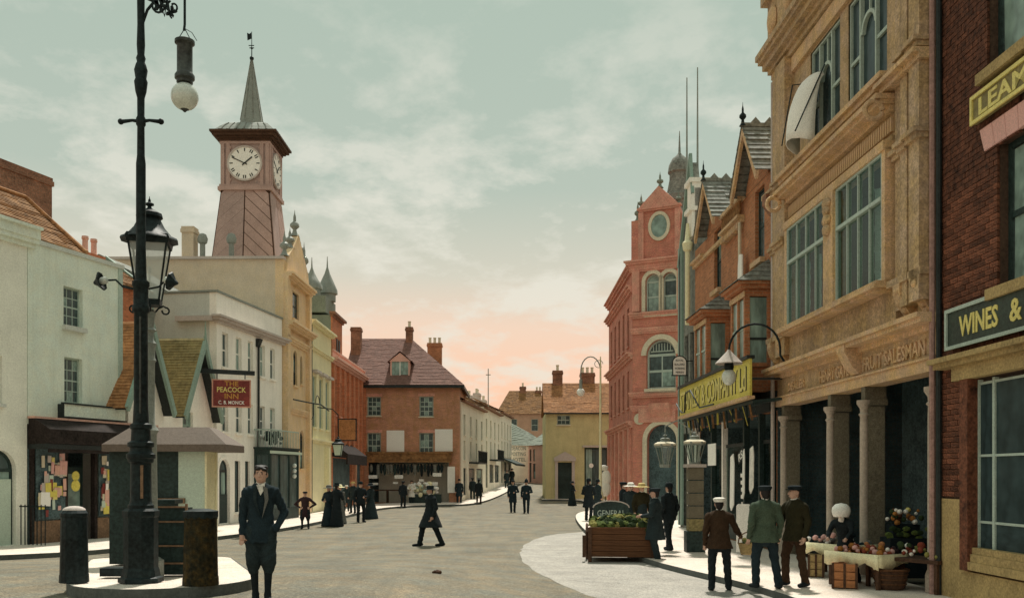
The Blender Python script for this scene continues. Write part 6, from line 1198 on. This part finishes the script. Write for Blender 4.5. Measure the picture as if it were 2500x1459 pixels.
# ================================================================ people: each body one continuous surface from blended limbs
def surface_net(D, org, h):
    S = D < 0; nx, ny, nz = D.shape; c = [slice(0, -1), slice(1, None)]
    cnt = sum(S[c[i], c[j], c[k]].astype(np.int8) for i in (0, 1) for j in (0, 1) for k in (0, 1)); act = (cnt > 0) & (cnt < 8)
    idx = -np.ones(act.shape, np.int32); ii = np.argwhere(act); idx[act] = np.arange(len(ii))
    cv = {(i, j, k): D[c[i], c[j], c[k]][act] for i in (0, 1) for j in (0, 1) for k in (0, 1)}
    acc = np.zeros((len(ii), 3)); num = np.zeros(len(ii))
    for a in cv:
        for ax in range(3):
            if a[ax] == 0:
                b = list(a); b[ax] = 1; b = tuple(b); da, db = cv[a], cv[b]; m = (da < 0) != (db < 0)
                t = np.where(m, da/np.where(m, da-db, 1), 0); p = np.array(a, float)[None].repeat(len(ii), 0); p[:, ax] += t; acc += p*m[:, None]; num += m
    V = org+h*(ii+acc/num[:, None]); F = []
    for ax in range(3):
        o1, o2 = (ax+1) % 3, (ax+2) % 3; sl0 = [slice(1, -1)]*3; sl1 = [slice(1, -1)]*3; sl0[ax] = slice(0, -1); sl1[ax] = slice(1, None)
        A, B = S[tuple(sl0)], S[tuple(sl1)]; pts = np.argwhere(A != B)
        base = pts.copy(); base[:, o1] += 1; base[:, o2] += 1; fl = A[tuple(pts.T)]
        def g(d1, d2): q = base.copy(); q[:, o1] += d1; q[:, o2] += d2; return idx[tuple(q.T)]
        q = np.stack([g(-1, -1), g(0, -1), g(0, 0), g(-1, 0)], 1); q[~fl] = q[~fl][:, ::-1]; F.append(q)
    F = np.concatenate(F); F = F[(F >= 0).all(1)]; return V, F
class Body:
    def __init__(s, h, lo, hi):
        s.h = h; s.org = np.array(lo, float); n = [int((hi[i]-lo[i])/h)+2 for i in range(3)]; s.D = np.full(n, 1.0, np.float32); s.M = np.zeros(n, np.int8); s.best = np.full(n, 1.0, np.float32)
        s.ax = [s.org[i]+h*np.arange(n[i]) for i in range(3)]
    def _reg(s, lo, hi):
        r = []
        for i in range(3): a = max(0, int((lo[i]-s.org[i])/s.h)-1); b = min(s.D.shape[i], int((hi[i]-s.org[i])/s.h)+3); r.append(slice(a, max(a, b)))
        return tuple(r), np.meshgrid(*[s.ax[i][r[i]] for i in range(3)], indexing='ij')
    def _add(s, r, d, m, k):
        if d.size == 0: return
        d = d.astype(np.float32); D = s.D[r]; hh = np.clip(.5+.5*(D-d)/k, 0, 1); s.D[r] = D*(1-hh)+d*hh-k*hh*(1-hh)
        w = d < s.best[r]; s.best[r] = np.where(w, d, s.best[r]); s.M[r] = np.where(w, m, s.M[r])
    def cone(s, a, b, ra, rb, m, sy=1., k=.025, zmin=None, zmax=None):
        a = np.array(a, float); b = np.array(b, float); R_ = max(ra, rb)+.07; r, (X, Y, Z) = s._reg(np.minimum(a, b)-R_, np.maximum(a, b)+R_)
        ab = b-a; L = max((ab**2).sum(), 1e-9); px, py, pz = X-a[0], Y-a[1], Z-a[2]; t = np.clip((px*ab[0]+py*ab[1]+pz*ab[2])/L, 0, 1)
        d = np.sqrt((px-t*ab[0])**2+((py-t*ab[1])/sy)**2+(pz-t*ab[2])**2)-(ra+(rb-ra)*t)
        if zmin is not None: d = np.maximum(d, zmin-Z)
        if zmax is not None: d = np.maximum(d, Z-zmax)
        s._add(r, d, m, k)
    def ell(s, c, rr, m, k=.02):
        c = np.array(c, float); rr = np.array(rr, float); r, (X, Y, Z) = s._reg(c-rr-.06, c+rr+.06)
        x, y, z = X-c[0], Y-c[1], Z-c[2]; k0 = np.sqrt((x/rr[0])**2+(y/rr[1])**2+(z/rr[2])**2); k1 = np.sqrt((x/rr[0]**2)**2+(y/rr[1]**2)**2+(z/rr[2]**2)**2)+1e-6
        s._add(r, k0*(k0-1)/k1, m, k)
ARMS = dict(down=((.235, .04, 1.13), (.24, -.05, .88)), hips=((.43, .06, 1.16), (.2, -.07, 1.0)), pocket=((.31, .08, 1.14), (.2, -.09, .95)), front=((.27, -.03, 1.14), (.06, -.24, 1.10)),
            fwd=((.25, -.10, 1.15), (.24, -.3, .98)), back=((.26, .17, 1.16), (.25, .17, .9)), carry=((.3, -.02, 1.13), (.38, -.24, 1.02)), behind=((.3, .12, 1.15), (.1, .2, 1.0)), reach=((.24, -.2, 1.2), (.2, -.45, 1.05)))
def person(label, px, py, height, face=0, top='cloth_dark', bottom='cloth_dark', kind='suit', arms=('down', 'down'), feet=None, hat='cap', hatm='cloth_black', up=0., hair='hair', collar=True, vox=None, lean=0., head_turn=0., flare=1., knees=None, sleeves=None, group=None, dist=None, breeches=False, bulk=.09, hem=.80, hats=1.):
    x, y, z = onground(px, py, up)
    if dist: y = dist; x = (px-1250)/FPX*y; z = gz(x, y)+up
    k = height/1.74; h = (vox or max(.0095, min(.02, y*.00055)))/k
    t = thing('person', label, 'person', (x, y, z), R(face), group); t.scale = (1, 1, 1)
    B = Body(h, (-.62, -.62, -.02), (.62, .55, 1.86)); SK, HR, TP, BT, BO, WH = range(6)
    feet = feet or ((-.11, 0), (.11, 0)); hipz = .92; ly = lambda zz: lean*max(0, zz-.9)        # lean shifts the trunk forward (-y)
    # legs
    if kind != 'dress':
        for i, (fx, fy) in enumerate(feet):
            sd = -1 if i == 0 else 1; lift = 0; ank = np.array((fx, fy, .09)); hip = np.array((sd*.095, 0, hipz)); kn = (ank+hip)/2+np.array((sd*.01, -.05 if abs(fy) < .12 else -.04, .03))
            if knees: kn = kn+np.array(knees[i])
            B.cone(hip, kn, .098, .068, BT, k=.03); B.cone(kn, ank, .068 if not breeches else .06, .06 if not breeches else .04, BT if not breeches else BO, k=.02); 
            if breeches: B.cone(hip, kn, .112, .1, BT); B.cone(kn+np.array((0, .005, .02)), kn+np.array((0, .005, -.1)), .098, .07, BT)
            B.cone(ank+np.array((0, .04, -.035)), ank+np.array((sd*.025, -.15, -.055)), .048, .036, BO, k=.012); B.cone(ank+np.array((0, .01, .02)), ank+np.array((0, .01, -.04)), .05, .045, BO, k=.012)
    # trunk
    c = lambda zz, dy=0: (0, -ly(zz)+dy, zz)
    B.cone(c(.93), c(1.08), .165, .15, TP if kind != 'suit' else TP, sy=.72); B.cone(c(1.05), c(1.36), .155, .175, TP, sy=.68, k=.04)
    for sd in (-1, 1): B.cone((sd*.06, -ly(1.42), 1.42), (sd*.155, -ly(1.4), 1.405), .075, .075, TP, k=.04)
    if kind == 'suit': B.cone(c(1.0), c(hem), .175, .19*flare, TP, sy=.74, zmin=hem); B.cone(c(.95), c(.86), .15, .13, BT, sy=.8)
    elif kind == 'coat': B.cone(c(1.02), c(.50), .17, .25*flare, TP, sy=.78, zmin=.56)
    elif kind == 'frock': B.cone(c(1.05), c(.52), .145, .22*flare, TP, sy=.85, zmin=.56)
    elif kind == 'dress': B.cone(c(1.06), (0, 0, .06), .14, .31*flare, BT, sy=.95, zmin=.015); B.cone(c(1.05), c(1.12), .13, .14, TP, sy=.75); B.cone((.08, -.2, .05), (.09, -.27, .03), .04, .03, BO)
    # arms
    for i, a in enumerate(arms):
        sd = -1 if i == 0 else 1; e, w_ = ARMS[a]; sh = np.array((sd*.185, -ly(1.4), 1.40)); e = np.array((sd*e[0], e[1]-ly(e[2]), e[2])); w_ = np.array((sd*w_[0], w_[1]-ly(w_[2]), w_[2]))
        B.cone(sh, e, .066, .054, TP, k=.03); B.cone(e, w_, .054, .04, TP, k=.02)
        if a in ('pocket', 'behind'): B.ell(w_, (.045, .045, .05), TP); continue
        d = (w_-e)/np.linalg.norm(w_-e); hand = w_+d*.05; B.ell(hand, (.034, .036, .05), SK, k=.015)
        side = np.cross(d, (0, 1, 0)); side = side/(np.linalg.norm(side)+1e-6); nf = np.cross(side, d)
        if h*k < .0125:
            for q, (o_, ln) in enumerate(((-.027, .06), (-.009, .072), (.009, .068), (.026, .052))): p0 = hand+d*.035+side*o_; p1 = p0+d*ln*.6+nf*-.012; B.cone(p0, p1, .0095, .009, SK, k=.005); B.cone(p1, p1+d*ln*.35-nf*.025, .009, .008, SK, k=.005)
        B.cone(hand-side*sd*.02, hand+d*.03-side*sd*.05-nf*.015, .012, .0095, SK, k=.008)
    # neck and head
    hy = -ly(1.6)-.02; B.cone(c(1.42), (0, hy+.015, 1.54), .058, .052, SK, k=.02); B.ell((0, hy, 1.635), (.074, .092, .108), SK, k=.02); B.ell((0, hy-.025, 1.575), (.055, .062, .055), SK, k=.02)
    tn = math.sin(R(head_turn)); cs = math.cos(R(head_turn)); fp = lambda a, b, zz: (a*cs+b*tn, hy-b*cs+a*tn, zz)
    B.cone(fp(0, .088, 1.648), fp(0, .108, 1.608), .011, .016, SK, k=.01); B.ell(fp(0, .088, 1.572), (.026, .012, .007), HR if False else SK, k=.01)
    for sd in (-1, 1):
        B.ell(fp(sd*.03, .083, 1.645), (.011, .008, .006), HR, k=.004); B.ell(fp(sd*.032, .089, 1.664), (.018, .006, .0045), HR, k=.004); B.ell((sd*.077, hy+.01, 1.625), (.012, .022, .032), SK, k=.008)
    B.ell(fp(0, .089, 1.567), (.024, .006, .005), TP if False else HR, k=.003)
    B.ell((0, hy+.03, 1.66), (.08, .085, .10), HR, k=.012); B.ell((0, hy+.055, 1.60), (.068, .05, .07), HR, k=.012)
    if hat is None:
        B.ell((0, hy+.014, 1.695), (.079, .094, .056), HR, k=.012); B.ell((.066, hy-.012, 1.66), (.016, .045, .042), HR, k=.01); B.ell((-.066, hy-.012, 1.66), (.016, .045, .042), HR, k=.01); B.ell((.045, hy-.072, 1.695), (.035, .022, .02), HR, k=.01); B.ell((-.03, hy-.078, 1.705), (.04, .02, .016), HR, k=.01)
        for q in range(16): a_ = q*2.4; B.ell((.055*math.cos(a_), hy+.01+.07*math.sin(a_), 1.715+.018*math.sin(q*1.7)), (.03, .03, .018), HR, k=.02)
    if collar: B.cone((0, hy+.02, 1.485), (0, hy+.012, 1.515), .064, .060, WH, k=.006)
    X, Y, Z = np.meshgrid(*B.ax, indexing='ij'); ph = random.uniform(0, 6)   # cloth folds
    fold = .0045*np.sin(46*Z+13*np.sin(7*X+ph)+9*np.sin(6*Y+1.3*ph))+.003*np.sin(70*X+22*Z+ph)*np.sin(17*Z+ph)
    B.D += np.where((B.M == TP) | (B.M == BT), fold, 0).astype(np.float32)
    V, F = surface_net(B.D, B.org, h); gi = np.clip(np.round((V-B.org)/h).astype(int), 0, np.array(B.D.shape)-1); vm = B.M[tuple(gi.T)]; fm = vm[F]; fm = np.sort(fm, 1)[:, 1]
    me = bpy.data.meshes.new('body'); bw = 1+bulk*np.clip((1.52-V[:, 2])/.12, 0, 1); V[:, 0] *= bw; V[:, 1] *= 1+(bw-1)*1.2; me.from_pydata((V*k).tolist(), [], F.tolist())
    for m in ('skin', hair, top, bottom, 'cloth_black', 'cloth_white'): me.materials.append(MT[m])
    me.polygons.foreach_set('material_index', fm.astype(np.int32)); me.polygons.foreach_set('use_smooth', [True]*len(F)); me.update(); link('body', me, t)
    # hat
    hz = 1.675; H = dict(cap=[(.098, -.0), (.104, .02), (.118, .045), (.112, .07), (.07, .085), (.0, .088)], bowler=[(.135, -.005), (.135, .006), (.098, .01), (.098, .05), (.09, .09), (.06, .12), (0, .13)],
                         boater=[(.17, -.004), (.17, .008), (.1, .01), (.1, .085), (0, .087)], trilby=[(.15, -.015), (.155, -.005), (.1, .01), (.096, .08), (.085, .105), (.05, .1), (0, .095)], wide=[(.24, -.02), (.245, -.005), (.12, .02), (.11, .09), (.07, .12), (0, .125)],
                         helmet=[(.125, -.02), (.12, -.005), (.1, .01), (.1, .06), (.085, .12), (.05, .165), (.02, .18), (.015, .21), (0, .21)], bonnet=[(.11, -.09), (.13, -.05), (.14, .0), (.13, .06), (.08, .11), (0, .125)]).get(hat)
    if H:
        mb = MB().lathe([(r_*k*hats, z_*k*hats) for r_, z_ in H], (0, (hy+.012)*k, hz*k), 18, sy=1.12)
        if hat == 'cap': mb.prism([(-.075*k, (hy-.06)*k), (-.065*k, (hy-.14)*k), (0, (hy-.165)*k), (.065*k, (hy-.14)*k), (.075*k, (hy-.06)*k)], 'z', (hz+.005)*k, (hz+.022)*k)
        part('hat', mb, hatm, t, True)
    return t, k
pp = person
young, k_ = pp('young man with dark hair and white collar, hand in pocket, standing in the foreground road', 637, 1470, 1.75, 12, 'cloth_navy', 'cloth_dark', arms=('down', 'pocket'), hat=None, feet=((-.07, .02), (.09, -.06)), breeches=True, vox=.0085, head_turn=-9, bulk=-.05, flare=1.12, hem=.77)
part('lapel', MB().prism([(.03*k_, 1.49*k_), (.085*k_, 1.46*k_), (.10*k_, 1.32*k_), (.02*k_, 1.08*k_), (.055*k_, 1.3*k_)], 'y', -.145*k_, -.115*k_), 'cloth_grey', young); part('lapel', MB().prism([(-.04*k_, 1.49*k_), (-.085*k_, 1.46*k_), (-.09*k_, 1.32*k_), (.0*k_, 1.1*k_), (-.05*k_, 1.3*k_)], 'y', -.145*k_, -.115*k_), 'cloth_dark', young); part('neck_scarf', MB().prism([(-.05*k_, 1.5*k_), (.055*k_, 1.52*k_), (.045*k_, 1.44*k_), (.0, 1.37*k_)], 'y', -.125*k_, -.085*k_), 'cloth_white', young)
pp('child in white cap and dark coat half hidden behind the young man', 603, 1302, 1.45, 20, 'cloth_dark', 'cloth_dark', 'coat', hat='bonnet', hatm='cloth_white', up=.12)
pp('child in dark knee-length frock with hands on hips on the left kerb', 745, 1290, 1.42, 8, 'cloth_maroon', 'cloth_black', 'frock', ('hips', 'hips'), ((-.13, 0), (.14, 0)), 'cap', 'cloth_black', up=.0, breeches=True)
pp('woman in long dark green dress on the left kerb, left of a pair', 803, 1284, 1.62, -25, 'cloth_navy', 'cloth_navy', 'dress', ('front', 'front'), hat='wide', hatm='cloth_grey', up=.0)
pp('tall figure in long black dress beside the green-dressed woman', 822, 1285, 1.72, 150, 'cloth_black', 'cloth_black', 'dress', ('front', 'down'), hat='trilby', hatm='cloth_black', collar=False, flare=.85)
pp('woman in pale dress half hidden behind the pair on the left kerb', 829, 1278, 1.62, 40, 'cloth_grey', 'cloth_grey', 'dress', hat='wide', hatm='linen')
pp('boy in white cap standing back by the red shop doorway', 846, 1247, 1.4, 10, 'cloth_dark', 'cloth_dark', 'coat', hat='boater', hatm='cloth_white', up=.12)
pp('bearded man in black suit standing on the left kerb among the group', 880, 1274, 1.74, 30, 'cloth_black', 'cloth_black', 'suit', ('down', 'front'), ((-.1, 0), (.12, -.03)), 'bowler', flare=1.1)
pp('woman in wide dark skirt behind the bearded man', 905, 1266, 1.64, -120, 'cloth_dark', 'cloth_dark', 'dress', ('front', 'down'), hat='wide', hatm='cloth_black', flare=1.15)
pp('dark figure in straw hat close to the red shop', 862, 1252, 1.6, -20, 'cloth_dark', 'cloth_dark', 'suit', hat='boater', hatm='cloth_straw', up=.12)
pp('man in dark suit before the trestle of the corner shop', 984, 1239, 1.68, 160, 'cloth_black', 'cloth_black', 'suit', hat='cap', up=.0)
pp('man in pale apron at the corner shop trestle', 1005, 1231, 1.66, -10, 'cloth_white', 'cloth_dark', 'coat', ('front', 'front'), hat='cap')
pp('man in dark hat and flared overcoat striding across the open road', 1051, 1332, 1.72, -62, 'cloth_black', 'cloth_black', 'coat', ('down', 'down'), ((-.09, -.24), (.1, .25)), 'trilby', flare=1.5, head_turn=0, vox=.0115, bulk=.2)
pp('man in dark coat standing at the foot of the cream terrace', 1121, 1230, 1.72, 10, 'cloth_navy', 'cloth_navy', 'coat', hat='bowler')
pp('dark walker, left of a pair on the far left pavement', 1154, 1221, 1.66, 190, 'cloth_dark', 'cloth_dark', 'suit', hat='cap', up=.0)
pp('dark walker, right of the pair on the far left pavement', 1169, 1229, 1.68, 170, 'cloth_black', 'cloth_brown', 'coat', ('down', 'down'), ((-.1, -.1), (.1, .1)), 'bowler')
pp('uniformed policeman, left of two walking down the middle of the road', 1252, 1250, 1.76, 5, 'cloth_navy', 'cloth_navy', 'coat', ('down', 'front'), ((-.09, -.12), (.09, .1)), 'cap', hatm='cloth_black', flare=.85)
pp('helmeted policeman, right of two walking down the middle of the road', 1285, 1252, 1.76, -5, 'cloth_navy', 'cloth_navy', 'suit', ('down', 'front'), ((-.09, .1), (.09, -.12)), 'helmet', hatm='cloth_navy')
pp('tiny dark figure outside the far terrace shop', 1237, 1188, 1.7, 30, 'cloth_dark', 'cloth_dark', 'coat', dist=88)
pp('tiny dark figure furthest up the street by the cream wall', 1250, 1183, 1.7, -30, 'cloth_dark', 'cloth_dark', 'dress', dist=94, hat='wide')
pp('woman in dark dress near the yellow house door', 1397, 1216, 1.62, 60, 'cloth_dark', 'cloth_dark', 'dress', ('front', 'front'), hat='wide', hatm='cloth_black', dist=64)
pp('heavy man in black coat standing at the far right kerb corner', 1437, 1270, 1.76, 150, 'cloth_black', 'cloth_black', 'coat', ('front', 'front'), ((-.08, 0), (.09, .02)), 'bowler', up=.12, flare=1.05)
pp('dark-coated man just right of the heavy man at the far kerb', 1459, 1258, 1.7, 120, 'cloth_dark', 'cloth_dark', 'coat', hat='bowler', up=.12)
pp('woman in white-brimmed hat behind the vegetable cart', 1540, 1300, 1.66, -30, 'cloth_dark', 'cloth_dark', 'dress', hat='wide', hatm='cloth_white', up=.12, dist=30)
pp('woman in straw hat at the right of the group behind the cart', 1566, 1300, 1.66, 20, 'cloth_olive', 'cloth_dark', 'dress', hat='wide', hatm='cloth_straw', up=.12, dist=28)
pp('man in dark cap behind the arched board', 1521, 1300, 1.7, 80, 'cloth_black', 'cloth_dark', 'suit', hat='cap', up=.12, dist=31)
pp('stout dark-clothed man holding the right end of the vegetable cart', 1600, 1374, 1.74, -110, 'cloth_dark', 'cloth_dark', 'coat', ('front', 'front'), ((-.1, 0), (.12, .08)), 'cap', flare=1.05, bulk=.18)
pp('man in black suit with white collar walking on the right pavement', 1634, 1342, 1.7, 215, 'cloth_black', 'cloth_black', 'suit', ('down', 'down'), ((-.07, -.1), (.08, .12)), 'bowler', up=.12)
wc, k_ = pp('man in white flat cap and brown jacket seen from behind', 1756, 1440, 1.64, 172, 'cloth_brown', 'cloth_black', 'suit', ('carry', 'down'), ((-.16, -.02), (.13, .05)), 'cap', 'cloth_white', up=.0, flare=1.25)
pp('man in tweedy green jacket seen from behind, dark cap', 1868, 1436, 1.74, 186, 'cloth_green', 'cloth_navy', 'suit', ('down', 'down'), ((-.2, .05), (.12, -.08)), 'cap', 'cloth_black', up=.12, flare=1.25)
pp('man in dark brown coat turned towards the stall, between green jacket and column', 1941, 1431, 1.74, -60, 'cloth_olive', 'cloth_brown', 'suit', ('front', 'down'), ((-.2, 0), (.1, .12)), 'cap', 'cloth_black', up=.12, flare=1.2, head_turn=-20)
pp('stallkeeper in large white bonnet bending behind the fruit trays', 2066, 1425, 1.34, -40, 'cloth_black', 'cloth_black', 'dress', ('reach', 'reach'), hat='bonnet', hatm='paper', up=.12, lean=.45, dist=17.2, hats=1.5)
# wicker basket on the capped man's arm
x, y, z = onground(1832, 1392, .12); y = wc.location.y+.1; x = (1828-1250)/FPX*y
t = thing('wicker_basket', 'wicker basket of greens carried by the man in the white cap', 'basket', (x, y, CAMH+(HOR-1352)/FPX*y))
part('body', MB().lathe([(.13, 0), (.15, .02), (.19, .18), (.2, .2), (.18, .2), (.14, .03)], (0, 0, 0), 14), 'render', t); part('handle', MB().tube([(-.19*math.cos(k*math.pi/10), 0, .2+.2*math.sin(k*math.pi/10)) for k in range(11)], .012, 6), 'rust', t)
for k in range(14): part('greens', MB().sph((random.uniform(-.12, .12), random.uniform(-.1, .1), .2+random.uniform(0, .05)), random.uniform(.03, .05), 6, 5), random.choice(['leaf_green', 'leaf_yellow', 'leaf_dark']), t)
